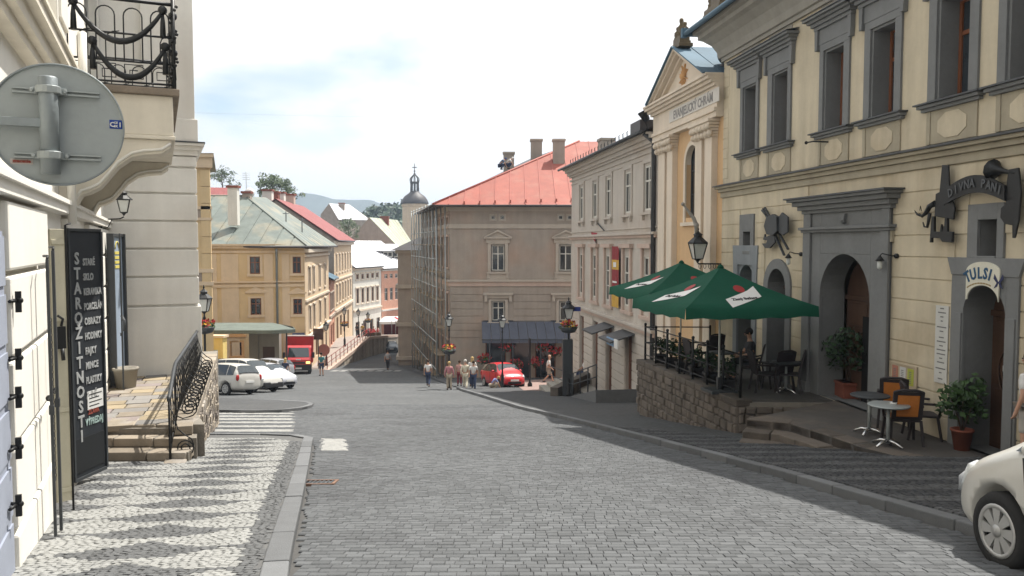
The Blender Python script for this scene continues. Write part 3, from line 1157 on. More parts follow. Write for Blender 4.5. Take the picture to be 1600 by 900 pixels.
# pale blue shutter at the picture edge with its pintles
x = MB()
a, b = -1.6, uA - .03
x.box(a, b, -.02, .03, Lz(-.92), Lz(1.75))
for k in range(6):
    x.box(a + .05, b - .03, -.035, -.02, Lz(-.8) + k * .43, Lz(-.8) + k * .43 + .36)
sh = x.build('shutter', plain('pale_blue_shutter_paint', (.30, .33, .40), streak=.1), lh)
for py in (470, 560, 620, 700, 790):
    u, z = LF.uv(7, py)
    m_ = MB()
    m_.ball((u, -.10, z), .025, 6).tube([(u - .12, -.05, z), (u, -.08, z), (u + .04, -.02, z)], .014, 5).box(u - .015, u + .015, -.11, -.07, z - .09, z + .07)
    m_.build('pintle', M['iron'], lh)
# downpipe
x = MB()
u = LF.u(97)
x.tube([(u, -.12, Lz(1.9)), (u, -.12, Lz(3.3)), (u, -.28, Lz(3.55)), (u, -.28, Lz(4.2))], .05, 8)
x.build('downpipe', M['left_plaster'], lh)

# ---- cream iron shutter leaf, hanging bars
sp = LF.w(LF.u(70), 0, .04)
ls = thing('iron_shutter', 'tall cream iron shutter leaf with a lock box, folded beside the shop doorway', 'shutter', (sp.x, sp.y, -1.05), LF.phi - radians(60))
x = MB()
x.box(0, .15, -.02, .02, 0, 2.86)
for z in (0.1, .95, 1.9, 2.7):
    x.box(.01, .14, -.035, -.02, z, z + .05)
x.build('leaf', plain('cream_shutter_paint', (.52, .49, .38), streak=.15), ls, bevel=.005)
x = MB()
x.box(.03, .11, -.07, -.02, 1.62, 1.85).tube([(.07, -.06, 1.86), (.07, -.10, 1.93), (.02, -.10, 1.97)], .014, 5).tube([(.07, -.07, 1.62), (.07, -.09, 1.5)], .02, 5)
x.build('lock', M['iron'], ls)
x = MB()
x.tube([(.15, -.035, -.2), (.15, -.035, 2.9), (.20, -.05, 2.92)], .012, 5)
x.build('hinge_rod', M['iron'], ls)
def hang_bar(px, pyb, pyt, w, lab, Y=None):
    p = ground_at(px, pyb, .11)
    t = at(px, pyt, p.y)
    b_ = thing('shutter_bar', lab, 'iron bar', (p.x, p.y, gz(p.y) + .09), LF.phi)
    h = t.z - p.z
    x = MB()
    x.box(-w / 2, w / 2, -.012, .012, .02, h).box(-w / 2 - .006, w / 2 + .006, -.02, .02, h * .45, h * .45 + .08)
    x.build('bar', M['iron_grey'], b_, bevel=.003)
    x = MB()
    x.tube([(0, 0, h), (.05, 0, h + .03), (.12, .04, h + .03)], .012, 5)
    x.build('hook', M['iron'], b_)
    x = MB()
    x.tube([(0, 0, h * .5), (.1, 0.03, h * .5)], .014, 5).ball((.12, .03, h * .5), .03, 6)
    x.build('knob', M['iron'], b_)
    return b_
hang_bar(96, 828, 388, .055, 'long flat iron bar standing upright in front of the shop doorway')
hang_bar(87, 838, 402, .035, 'thinner iron bar with a hook, left beside the long flat bar')
# chain
ch = thing('chain', 'rusty chain hanging straight down beside the iron bars', 'chain', at(79, 500, 7.7), 0)
x = MB()
for k in range(44):
    z = -k * .036
    r_ = Matrix.Rotation(pi / 2 * (k % 2), 3, 'Z')
    x.tube([r_ @ Vector((.010 * cos(a), 0, z + .022 * sin(a))) for a in [2 * pi * i / 8 for i in range(8)]], .004, 4, closed=True)
x.build('chain_links', M['iron'], ch)

# ---- black antiques sign board
P0, P1 = Vector((-5.60, 10.15)), Vector((-5.53, 10.80))
ang = atan2((P1 - P0).y, (P1 - P0).x)
SG = thing('antiques_sign', 'tall black antiques sign board with white hand lettering by the steps', 'sign', (P0.x, P0.y, -1.38), ang)
W, H = .655, 3.2
x = MB()
x.box(0, W, -.0, .035, .02, H)
x.build('board', M['black_board'], SG, bevel=.004)
x = MB()
x.box(-.03, 0, -.03, .05, 0, H + .03).box(W, W + .03, -.02, .05, 0, H).box(0, W, -.022, .045, H, H + .035).box(0, W, -.02, .045, -.02, .02)
x.build('frame', M['iron_grey'], SG)
x = MB()
x.box(.03, W - .03, -.008, 0, .08, .52)
x.build('lower_panel', plain('black_grille', (.012, .014, .016)), SG)
zt = H - .42
dw = plain('dulled_white_paint', (.36, .37, .37))
for i, c in enumerate('STAROŽITNOSTI'):
    letter(c, .21, dw, SG, (.155, -.006, zt - i * .192), sx=.95, bold=.006, name='letter')
for i, wd in enumerate(('STARÉ', 'SKLO', 'KERAMIKA', 'PORCELÁN', 'OBRAZY', 'HODINKY', 'FAJKY', 'MINCE', 'PLASTIKY', 'A INÉ')):
    letter(wd, .125, dw, SG, (.275, -.006, zt - .02 - i * .194), sx=(.62 if len(wd) > 6 else .70), align='LEFT', bold=.004, name='letter')
x = MB()
x.box(.29, .62, -.01, 0, .86, 1.10)
pp = x.build('notice', M['white_print'], SG)
x = MB()
for k in range(4):
    x.box(.32, .59 - .06 * (k % 2), -.0125, -.0105, 1.05 - k * .05, 1.062 - k * .05)
x.build('print_line', M['plastic_black'], pp)
letter('VÝPREDAJ', .125, plain('chalk_print', (.32, .42, .40)), SG, (.24, -.006, .66), sx=.66, align='LEFT', bold=.003, name='letter')
letter('ZĽAVA', .09, plain('faded_red_print', (.30, .07, .05)), SG, (.30, -.006, .80), sx=.8, align='LEFT', bold=.003, name='letter')

# ---- blue-grey shop panel on the terrace
Q0, Q1 = Vector((-8.42, 16.9)), Vector((-8.58, 17.72))
BP = thing('display_sign', 'narrow blue grey shop display panel hung on the wall above the terrace', 'sign', (Q0.x, Q0.y, TZ), atan2((Q1 - Q0).y, (Q1 - Q0).x))
x = MB()
x.box(0.02, .80, 0, .05, .16, 3.2)
x.build('panel', plain('blue_grey_panel', (.28, .34, .42), streak=.15), BP)
x = MB()
x.box(-.03, .02, -.06, .08, .06, 3.26).box(.80, .88, -.06, .08, .06, 3.26).box(.02, .80, -.04, .06, 3.2, 3.26).box(.02, .80, -.04, .06, .06, .16)
x.build('frame', M['iron_grey'], BP)
x = MB()
for k in range(4):
    x.box(.24, .58, -.012, 0, 2.52 + k * .10, 2.58 + k * .10)
x.tube([(.26 + .15 * (1 - cos(a)), -.01, 2.93 + .16 * sin(a)) for a in [pi * i / 8 for i in range(9)]], .012, 5)
x.build('lettering', plain('yellow_print', (.62, .52, .12)), BP)
p = LF.w(LF.u(157), 0, .35)
q = thing('shutter_bar', 'dark iron bar hanging from the wall between the two sign boards', 'iron bar', (p.x, p.y, TZ), LF.phi)
x = MB()
x.box(-.03, .03, -.015, .015, .12, 3.25).box(-.10, .0, .0, .03, 1.2, 1.26).tube([(0, 0, 1.6), (-.1, -.05, 1.5), (-.12, -.05, 1.3)], .03, 5)
x.build('bar', M['iron_grey'], q)
# planter pot on the terrace
p = at(197, 607, 16.9)
pt = thing('flower_pot', 'grey concrete flower pot standing on the terrace under the blue panel', 'plant pot', (p.x, p.y, TZ))
x = MB()
x.lathe([(.001, .0), (.19, .0), (.24, .38), (.26, .38), (.26, .43), (.22, .43), (.20, .36), (.001, .36)], 14)
x.build('pot', plain('grey_concrete', (.27, .25, .21), bump=.3), pt)

# ---- small wall lantern
def lantern_mesh(s=1.0):
    """four-sided tapering street lantern: cap, glass, cage; origin at its foot"""
    cage, gl = MB(), MB()
    b, t, h = .105 * s, .19 * s, .46 * s
    for sx in (-1, 1):
        for sy in (-1, 1):
            cage.bar((b * sx, b * sy, .05 * s), (t * sx, t * sy, h), .022 * s, .022 * s)
    for z, r in ((.05 * s, b), (h, t)):
        for a, c in (((-r, -r), (r, -r)), ((r, -r), (r, r)), ((r, r), (-r, r)), ((-r, r), (-r, -r))):
            cage.bar((*a, z), (*c, z), .022 * s, .022 * s)
    cage.lathe([(.02 * s, -.06 * s), (.05 * s, 0), (b * 1.2, .05 * s)], 8)
    cap = MB()
    cap.lathe([(t * 1.5, h + .0), (t * 1.45, h + .03 * s), (t * .85, h + .13 * s), (t * .6, h + .17 * s), (t * .6, h + .22 * s), (t * .75, h + .23 * s), (t * .25, h + .30 * s), (.02 * s, h + .34 * s), (.035 * s, h + .38 * s), (.004, h + .46 * s)], 8, smooth=False)
    for sx, sy in ((1, 0), (-1, 0), (0, 1), (0, -1)):
        k = .86
        vs = []
        if sx:
            vs = [(sx * b * .96, -b * k, .06 * s), (sx * b * .96, b * k, .06 * s), (sx * t * .96, t * k, h - .01), (sx * t * .96, -t * k, h - .01)]
        else:
            vs = [(-b * k, sy * b * .96, .06 * s), (b * k, sy * b * .96, .06 * s), (t * k, sy * t * .96, h - .01), (-t * k, sy * t * .96, h - .01)]
        gl.face(vs)
    return cage, cap, gl
LM = {}
def lantern(parent, loc, s=1.0, name='lantern'):
    k = round(s, 2)
    if k not in LM:
        c, p, g = lantern_mesh(s)
        LM[k] = (c.mesh(name, M['iron']), p.mesh('cap', M['iron']), g.mesh('pane', M['lamp_glass'], fix=False))
    a = link(name, LM[k][0], parent, loc)
    link('cap', LM[k][1], a)
    link('pane', LM[k][2], a)
    return a
u, z = LF.uv(158, 343)
wl_ = thing('wall_lantern', 'small black wall lantern on a bracket above the sign boards', 'lantern', LF.w(u, z), LF.phi)
x = MB()
x.tube([(0, 0, 0), (0, -.35, .02), (.0, -.42, .06)], .014, 5).tube([(0, 0, -.2), (0, -.12, -.16), (0, -.2, 0)], .010, 5).box(-.04, .04, -.02, .06, -.25, .08)
x.build('bracket', M['iron'], wl_)
lantern(wl_, (0, -.42, .12), .62)

# ---- balcony
bu = 4.04
bz = 3.60
bp_ = LF.w(bu, 0, 0)
bal = thing('balcony', 'stone balcony on a curved console with black wrought iron railing and garlands', 'balcony', (bp_.x, bp_.y, bz), LF.phi)
OUT = 1.28
BL = 3.6
x = MB()
x.box(-.06, BL + .06, -OUT - .08, .05, -.04, .05)
x.build('slab', plain('mossy_balcony_slab', (.22, .18, .14), var=.25, bump=.3), bal, bevel=.012)
x = MB()
x.box(0, BL, -OUT, .05, -.55, -.04)
x.box(-.02, BL + .02, -OUT - .02, .05, -.60, -.55)
x.build('fascia', M['left_trim'], bal, bevel=.012)
prof = [(.05, -.60), (-OUT + .02, -.60), (-OUT + .04, -.70), (-1.13, -.78), (-.93, -.80), (-.78, -.84), (-.62, -.96), (-.50, -1.12), (-.40, -1.24), (-.29, -1.30), (-.20, -1.33), (-.12, -1.47), (.05, -1.55)]
for x0 in (0.02, BL - .45):
    x = MB()
    x.prism(prof, x0, x0 + .43, 0, 'yz')
    x.build('console', M['left_trim'], bal, bevel=.012)
    x = MB()
    x.tube([(x0 - .012, a, b + .055) for a, b in prof[2:-1]], .02, 5)
    x.build('console_moulding', M['left_plaster'], bal)
RB = .10
def rail_side(P, L, name):
    """P(t, z) -> point along one side of the railing; bars, arches, rails"""
    r_ = MB()
    for z in (RB, RB + .26, .70, 1.12):
        r_.tube([P(0, z), P(L, z)], .014 if z < 1.1 else .024, 5)
    r_.build('rail', M['iron'], bal)
    n = max(2, int(L / .27))
    st = L / n
    for i in range(n):
        a0, a1 = i * st + .05, (i + 1) * st - .05
        r = (a1 - a0) / 2
        s_ = MB()
        pts = [P(a0, RB + .26), P(a0, .92)] + [P((a0 + a1) / 2 - r * cos(t), .92 + r * sin(t)) for t in [pi * j / 8 for j in range(1, 8)]] + [P(a1, .92), P(a1, RB + .26)]
        s_.tube(pts, .0095, 5)
        m2 = (a0 + a1) / 2
        s_.tube([P(m2, RB + .26), P(m2, .62)] + [P(m2 + st / 2 - st / 2 * cos(t), .62 + st * .35 * sin(t)) for t in [pi * j / 6 for j in range(1, 4)]], .008, 5)
        q = RB + .05
        s_.tube([P(a0, RB), P(a0, RB + .22), P(a1, RB + .22), P(a1, q), P(a0 + .06, q), P(a0 + .06, q + .10), P(a1 - .06, q + .10)], .008, 4)
        s_.build('arch_bar', M['iron'], bal)
    def swag(t0, t1, z, sag, nm='garland'):
        s_ = MB()
        pts = []
        for j in range(15):
            t = j / 14
            pts.append(P(t0 + (t1 - t0) * t, z - sag * (1 - (2 * t - 1) ** 2)) + Vector((0, 0, 0)))
        s_.tube(pts, [.022 + .020 * sin(pi * j / 14) for j in range(15)], 7)
        for t in (t0, t1):
            s_.ball(P(t, z + .02), .058, 6)
            s_.tube([P(t, z - .03), P(t, z - .14), P(t, z - .33)], [.018, .034, .042], 6)
        s_.build(nm, M['iron'], bal)
    return swag
def offs(axis):
    return Vector((-.05, 0, 0)) if axis == 'x' else Vector((0, -.05, 0))
P_side = lambda t, z: Vector((-.02, -.05 - t, z))
P_front = lambda t, z: Vector((t, -OUT - .02, z))
sw = rail_side(P_side, OUT - .03, 'side')
sw(.12, OUT - .15, 1.02, .42)
sw(.32, OUT - .13, .56, .40)
sw = rail_side(P_front, BL - .02, 'front')
for k in range(3):
    sw(.15 + k * 1.15, 1.2 + k * 1.15, 1.0, .42)
    sw(.3 + k * 1.15, 1.1 + k * 1.15, .56, .36)
P_far = lambda t, z: Vector((BL, -.05 - t, z))
sw = rail_side(P_far, OUT - .03, 'far')
for px_, py_ in ((-.02, -OUT - .02), (BL, -OUT - .02), (-.02, -.03), (BL, -.03)):
    s_ = MB()
    s_.tube([(px_, py_, .05), (px_, py_, 1.25)], .028, 6)
    for k in range(20):
        a = k * .9
        s_.ball((px_ + .045 * cos(a), py_ + .045 * sin(a), .15 + k * .05), .022, 4)
    s_.build('corner_post', M['iron'], bal)

# ---- back of the round road sign
c = at(90, 195.5, 4.4)
rsn = thing('road_sign', 'round road sign seen from its bare grey back, clamped to a tube', 'road sign', c, radians(26))
x = MB()
R_ = .326
x.lathe([(.001, .0), (R_ - .012, .0), (R_ - .004, -.004), (R_, -.004), (R_, .012), (R_ - .006, .016), (.001, .016)], 64, (0, 0, 0), 0, False, 'y')
x.build('disc', M['galv'], rsn)
x = MB()
x.lathe([(R_ - .008, -.014), (R_ + .002, -.014), (R_ + .002, .004), (R_ - .008, .004), (R_ - .008, -.014)], 64, (0, 0, 0), 0, True, 'y', None, False)
x.build('rim', M['galv_dark'], rsn)
for z in (.172, -.172):
    x = MB()
    x.box(-.205, .205, -.030, -.001, z - .015, z - .006).box(-.205, .205, -.030, -.001, z + .006, z + .015).box(-.205, .205, -.008, -.001, z - .006, z + .006)
    x.build('channel', M['galv'], rsn)
    x = MB()
    x.lathe([(.057, z - .02), (.062, z - .018), (.062, z + .018), (.057, z + .02)], 16, (-.035, -.075, 0), 0, False)
    for sx in (-1, 1):
        x.box(-.035 + sx * .058 - .02, -.035 + sx * .058 + .028, -.055, -.028, z - .018, z + .018)
        x.lathe([(.012, -.07), (.012, -.05)], 6, (-.035 + sx * .078, 0, z), 0, False, 'y')
    x.build('clamp', M['galv'], rsn, bevel=.003)
x = MB()
x.lathe([(.001, -.27), (.047, -.27), (.047, .235), (.040, .243), (.001, .243)], 20, (-.035, -.075, 0))
x.build('tube', M['galv_dark'], rsn)
x = MB()
x.box(-1.05, -.07, -.10, -.055, -.028, .018)
x.build('arm', M['galv_dark'], rsn, bevel=.004)
x = MB()
x.box(.252, .316, -.003, -.0005, -.002, .046)
st_ = x.build('blue_sticker', plain('blue_sticker_film', (.02, .06, .28)), rsn)
letter('C', .036, M['white_print'], st_, (.266, -.0045, .008), bold=.001, name='letter')
letter('SK', .017, M['white_print'], st_, (.284, -.0045, .006), bold=.0006, name='letter')
letter('CZ', .014, M['white_print'], st_, (.284, -.0045, .026), bold=.0006, name='letter')
letter('1', .036, M['white_print'], st_, (.305, -.0045, .008), bold=.001, name='letter')
x = MB()
x.box(-.225, -.12, -.003, -.0005, -.218, -.190)
st_ = x.build('paper_sticker', plain('faded_sticker_paper', (.50, .46, .43)), rsn)
letter('znacenie', .024, plain('faded_red_print', (.30, .07, .05)), st_, (-.172, -.0045, -.209), bold=.001, name='letter')

# ================================================================== CORNER HOUSE closing the terrace
PF = Frame((-9.1, 18.2, TZ), radians(23.63))
ph_ = thing('corner_house', 'tall pale grey corner house with banded plaster behind the scroll railing', 'house', PF.o, PF.phi)
U1 = 1.87
def Pz(z):
    return z - TZ
x = MB()
x.prism([(-7, .06), (U1 - .03, .06), (U1 - .05, 14), (-7, 14)], -4, Pz(10.5), 0, 'xy')
x.build('wall', M['corner_plaster'], ph_)
x = MB()
x.prism([(-7, -.03), (U1 + .04, -.03), (U1 + .04, 12), (-7, 12)], -3, Pz(.20), 0, 'xy')
x.build('plinth', M['corner_plaster'], ph_, bevel=.02)
zs = [.23, .90, 1.55, 2.19, 2.83, 3.44, 3.72]
for a, b in zip(zs, zs[1:]):
    x = MB()
    x.prism([(-7, .0), (U1, .0), (U1, 12), (-7, 12)], Pz(a) + .022, Pz(b) - .022, 0, 'xy')
    x.build('plaster_course', M['corner_plaster'], ph_, bevel=.018)
x = MB()
for z, h, d in ((3.72, .12, .03), (3.84, .10, .09), (3.94, .06, .17)):
    x.prism([(-7, -d), (U1 + d, -d), (U1 + d, 12), (-7, 12)], Pz(z), Pz(z + h), 0, 'xy')
x.build('string_course', M['corner_plaster'], ph_)
x = MB()
x.prism([(-7, -.19), (U1 + .19, -.19), (U1 + .19, 12), (-7, 12)], Pz(4.0), Pz(4.03), 0, 'xy')
x.build('flashing', M['lead'], ph_)
ua = PF.u(228)
x = MB()
x.box(ua, U1 - .02, -.10, .06, Pz(4.03), Pz(9.6)).box(ua - .05, U1 + .04, -.14, .06, Pz(4.03), Pz(4.55))
x.build('pilaster', M['corner_plaster'], ph_, bevel=.02)
x = MB()
for k, d in enumerate((.1, .25, .4)):
    x.prism([(-7, -d), (U1 + d, -d), (U1 + d, 12), (-7, 12)], Pz(9.6 + k * .3), Pz(9.9 + k * .3), 0, 'xy')
x.build('cornice', M['corner_plaster'], ph_)

# ---- yellow ornate house behind it
YF = Frame((-28.0, 46.0, -7.6), 0.0)
yh = thing('ornate_yellow_house', 'ochre pilastered house glimpsed just behind the pale corner house', 'house', YF.o, 0)
YU = YF.u(330)
def yz(py):
    return YF.uv(320, py)[1]
x = MB()
x.prism([(0, .1), (YU, .1), (YU - 6, 13), (-2, 13)], -.2, yz(240), 0, 'xy')
x.build('wall', M['yellow'], yh)
def yz(py):
    return YF.uv(320, py)[1]
for ya, yb, d, nm, m_ in ((262, 246, .22, 'cornice', 'yellow_pale'), (246, 240, .34, 'cornice', 'yellow_pale'), (327, 322, .10, 'band', 'yellow_pale'), (340, 327, .03, 'frieze', 'taupe'), (344, 340, .12, 'band', 'yellow_pale'),
                          (426, 420, .14, 'band', 'yellow_pale'), (440, 426, .04, 'frieze', 'taupe'), (446, 440, .14, 'band', 'yellow_pale'), (516, 508, .12, 'band', 'yellow_pale')):
    x = MB()
    z0, z1 = yz(ya), yz(yb)
    x.prism([(YU - 3, .1 - d), (YU + d, .1 - d), (YU + d - 2, 4), (YU - 3, 4)], z0, z1, 0, 'xy')
    x.build(nm, M[m_], yh)
for k in range(9):
    z0 = yz(500) + (yz(265) - yz(500)) * k / 9
    x = MB()
    x.box(YU - .55, YU, -.0, .11, z0 + .015, z0 + (yz(265) - yz(500)) / 9 - .015)
    x.build('quoin', M['yellow'], yh, bevel=.01)
x = MB()
x.poly([(-1, -.3, yz(240)), (YU + .36, -.3, yz(240)), (YU - 4, 12, yz(240)), (-1, 12, yz(240)), (1, 5, yz(225)), (YU - 5, 5, yz(225))], [(0, 1, 5, 4), (1, 2, 5), (2, 3, 4, 5), (3, 0, 4), (0, 3, 2, 1)])
x.build('roof', M['roof_green'], yh)
# ================================================================== RIGHT: cream inn with grey stone trim
RPHI = atan2(-0.9908, 0.1356)
RF = Frame((6.364, 24.37, -1.85), RPHI)
rb = thing('cream_inn', 'long cream inn with dark grey window surrounds and an arched stone portal, in shade', 'building', RF.o, RPHI)
RLEN = 33.0
def Rz(z):
    return z + 1.85
# upper windows: (frame px, opening px)
ups = [((1155, 1183), (1159, 1179)), ((1197, 1233), (1204, 1228)), ((1277, 1323), (1283, 1314)), ((1346, 1403), (1355, 1393)), ((1445, 1522), (1457, 1508)), ((1552, 1660), (1565, 1645))]
us = [(RF.u(a), RF.u(b), RF.u(c), RF.u(d)) for (a, b), (c, d) in ups]
us[-1] = (us[-1][0], us[-1][0] + us[-2][1] - us[-2][0], us[-1][2], us[-1][2] + us[-2][3] - us[-2][2])
dp = us[-1][0] - us[-2][0]
per = us[4][0] - us[2][0]
for k in (1, 2, 3):
    for q in us[4:6]:
        us.append(tuple(v + per * k for v in q))
ZS, ZT = Rz(4.20), Rz(6.06)
holes = [(q[2], q[3], ZS, ZT) for q in us]
# ground floor openings
uP0, uP1 = RF.u(1286), RF.u(1365)          # portal arch
uPa, uPb = RF.u(1263), RF.u(1394)
uT0, uT1 = RF.u(1512), RF.u(1579)          # small shop door
uTa, uTb = RF.u(1493), RF.u(1599)
uA0, uA1 = RF.u(1203), RF.u(1231)          # arched door by the parasol
uB0, uB1 = RF.u(1155), RF.u(1178)
zP = RF.uv(1327, 397)[1]
zT = RF.uv(1548, 447)[1]
zA = RF.uv(1217, 420)[1]
sq1 = (RF.u(1530), RF.u(1560), RF.uv(1545, 400)[1], RF.uv(1545, 343)[1])
sq2 = (RF.u(1163), RF.u(1174), RF.uv(1168, 392)[1], RF.uv(1168, 362)[1])
doors = [(uP0, uP1, 0, zP), (uT0, uT1, 0, zT), (uA0, uA1, -.6, zA), (uB0, uB1, -.6, zA + .05)]
extra = []
for k in range(3):
    a = uTb + 2.2 + k * 4.2
    extra.append((a, a + 1.1, 0.9, 2.7))
holes += doors + [sq1, sq2] + extra
x = MB()
wall_panel(x, 0, RLEN, -4, Rz(8.1), holes, .55, 0, 0, 1)
x.face([(0, 0, -4), (0, 13, -4), (0, 13, Rz(8.1)), (0, 0, Rz(8.1))])
x.face([(RLEN, 0, -4), (RLEN, 13, -4), (RLEN, 13, Rz(8.1)), (RLEN, 0, Rz(8.1))])
x.face([(0, 13, -4), (RLEN, 13, -4), (RLEN, 13, Rz(8.1)), (0, 13, Rz(8.1))])
x.build('wall', [M['cream'], M['trim']], rb, fix=False)

def arch_fill(mb, a, b, z_top, z_spring, y0, y1, m=0, ne=14, wide=0.0, zt=None):
    """spandrels between a round arch and the rectangle [a,b] x [z_spring,z_top]"""
    c, r = (a + b) / 2, (b - a) / 2
    h = (z_top if zt is None else zt) - z_spring
    pts = [(c - r * cos(pi * i / ne), z_spring + h * sin(pi * i / ne)) for i in range(ne + 1)]
    half = ne // 2
    left = [(a, z_top + wide)] + [(a, z_spring)] + pts[1:half + 1] + ([(c, z_top + wide)] if wide else [])
    right = [(b, z_top + wide)] + ([(c, z_top + wide)] if wide else []) + pts[half:ne] + [(b, z_spring)]
    mb.prism(left, y0, y1, m)
    mb.prism(right, y0, y1, m)

# horizontal plaster courses with recessed joints between
cuts = [(uPa - .02, uPb + .02, -9, RF.uv(1330, 305)[1]), (uTa - .0, uTb + .0, -9, RF.uv(1545, 403)[1] + .02), (RF.u(1513), RF.u(1571), -9, RF.uv(1545, 316)[1]),
        (uA0 - .28, uA1 + .28, -9, zA + .42), (uB0 - .28, uB1 + .28, -9, zA + .62), (RF.u(1156), RF.u(1180), -9, RF.uv(1168, 333)[1])] + [(e[0] - .2, e[1] + .2, e[2] - .2, e[3] + .2) for e in extra]
CH = .408
for k in range(-5, 12):
    z0, z1 = k * CH, (k + 1) * CH
    cs = [(c[0], c[1]) for c in cuts if c[2] < z1 - .01 and c[3] > z0 + .01]
    for a, b in free_spans(0, RLEN, cs):
        x = MB()
        x.box(a, b, -.022, .01, z0 + .012, z1 - .012)
        x.build('plaster_course', M['cream'], rb, bevel=.006)
# corner quoins above
for k in range(12):
    z0 = Rz(3.6) + k * .30
    x = MB()
    x.box(-.012, .36, -.012, .02, z0 + .012, z0 + .288)
    x.build('quoin', M['cream'], rb, bevel=.006)
# string course
x = MB()
for z, h, d in ((3.05, .16, .06), (3.21, .10, .12), (3.31, .07, .20)):
    x.box(-.0 - d, RLEN, -d, .0, Rz(z), Rz(z + h))
x.build('string_course', M['trim_warm'], rb, bevel=.012)
x = MB()
x.prism([(-.25, Rz(3.38)), (.0, Rz(3.38)), (.0, Rz(3.47)), (-.25, Rz(3.405))], -.25, RLEN, 0, 'yz')
x.build('string_flashing', M['lead'], rb)
# eaves cornice: cove
x = MB()
pr = [(0, 7.10), (-.08, 7.10), (-.08, 7.20), (-.14, 7.22), (-.18, 7.40), (-.30, 7.62), (-.50, 7.80), (-.62, 7.86), (-.62, 7.98), (-.74, 8.02), (-.74, 8.14), (0, 8.14)]
for i, (a, b) in enumerate(zip(pr, pr[1:])):
    x.face([(a[0], a[0], Rz(a[1])), (RLEN, a[0], Rz(a[1])), (RLEN, b[0], Rz(b[1])), (b[0], b[0], Rz(b[1]))])
    x.face([(a[0], a[0], Rz(a[1])), (b[0], b[0], Rz(b[1])), (b[0], 13 - b[0], Rz(b[1])), (a[0], 13 - a[0], Rz(a[1]))])
x.build('eaves_cornice', M['trim_light'], rb)
x = MB()
x.poly([(-.9, -.9, Rz(8.14)), (RLEN, -.9, Rz(8.14)), (RLEN, 13.9, Rz(8.14)), (-.9, 13.9, Rz(8.14)), (5.5, 6.5, Rz(11.9)), (RLEN, 6.5, Rz(11.9))], [(0, 1, 5, 4), (2, 3, 4, 5), (3, 0, 4), (0, 3, 2, 1), (1, 2, 5)])
rf = x.build('roof', M['roof_dark'], rb)
x = MB()
x.tube([(-.95, -.92, Rz(8.12)), (RLEN, -.92, Rz(8.12))], .075, 8)
x.tube([(-.92, -.95, Rz(8.12)), (-.92, 13, Rz(8.12))], .075, 8)
x.box(-1.02, -.86, -1.02, -.86, Rz(8.02), Rz(8.30))
x.build('gutter', M['roof_blue'], rf)
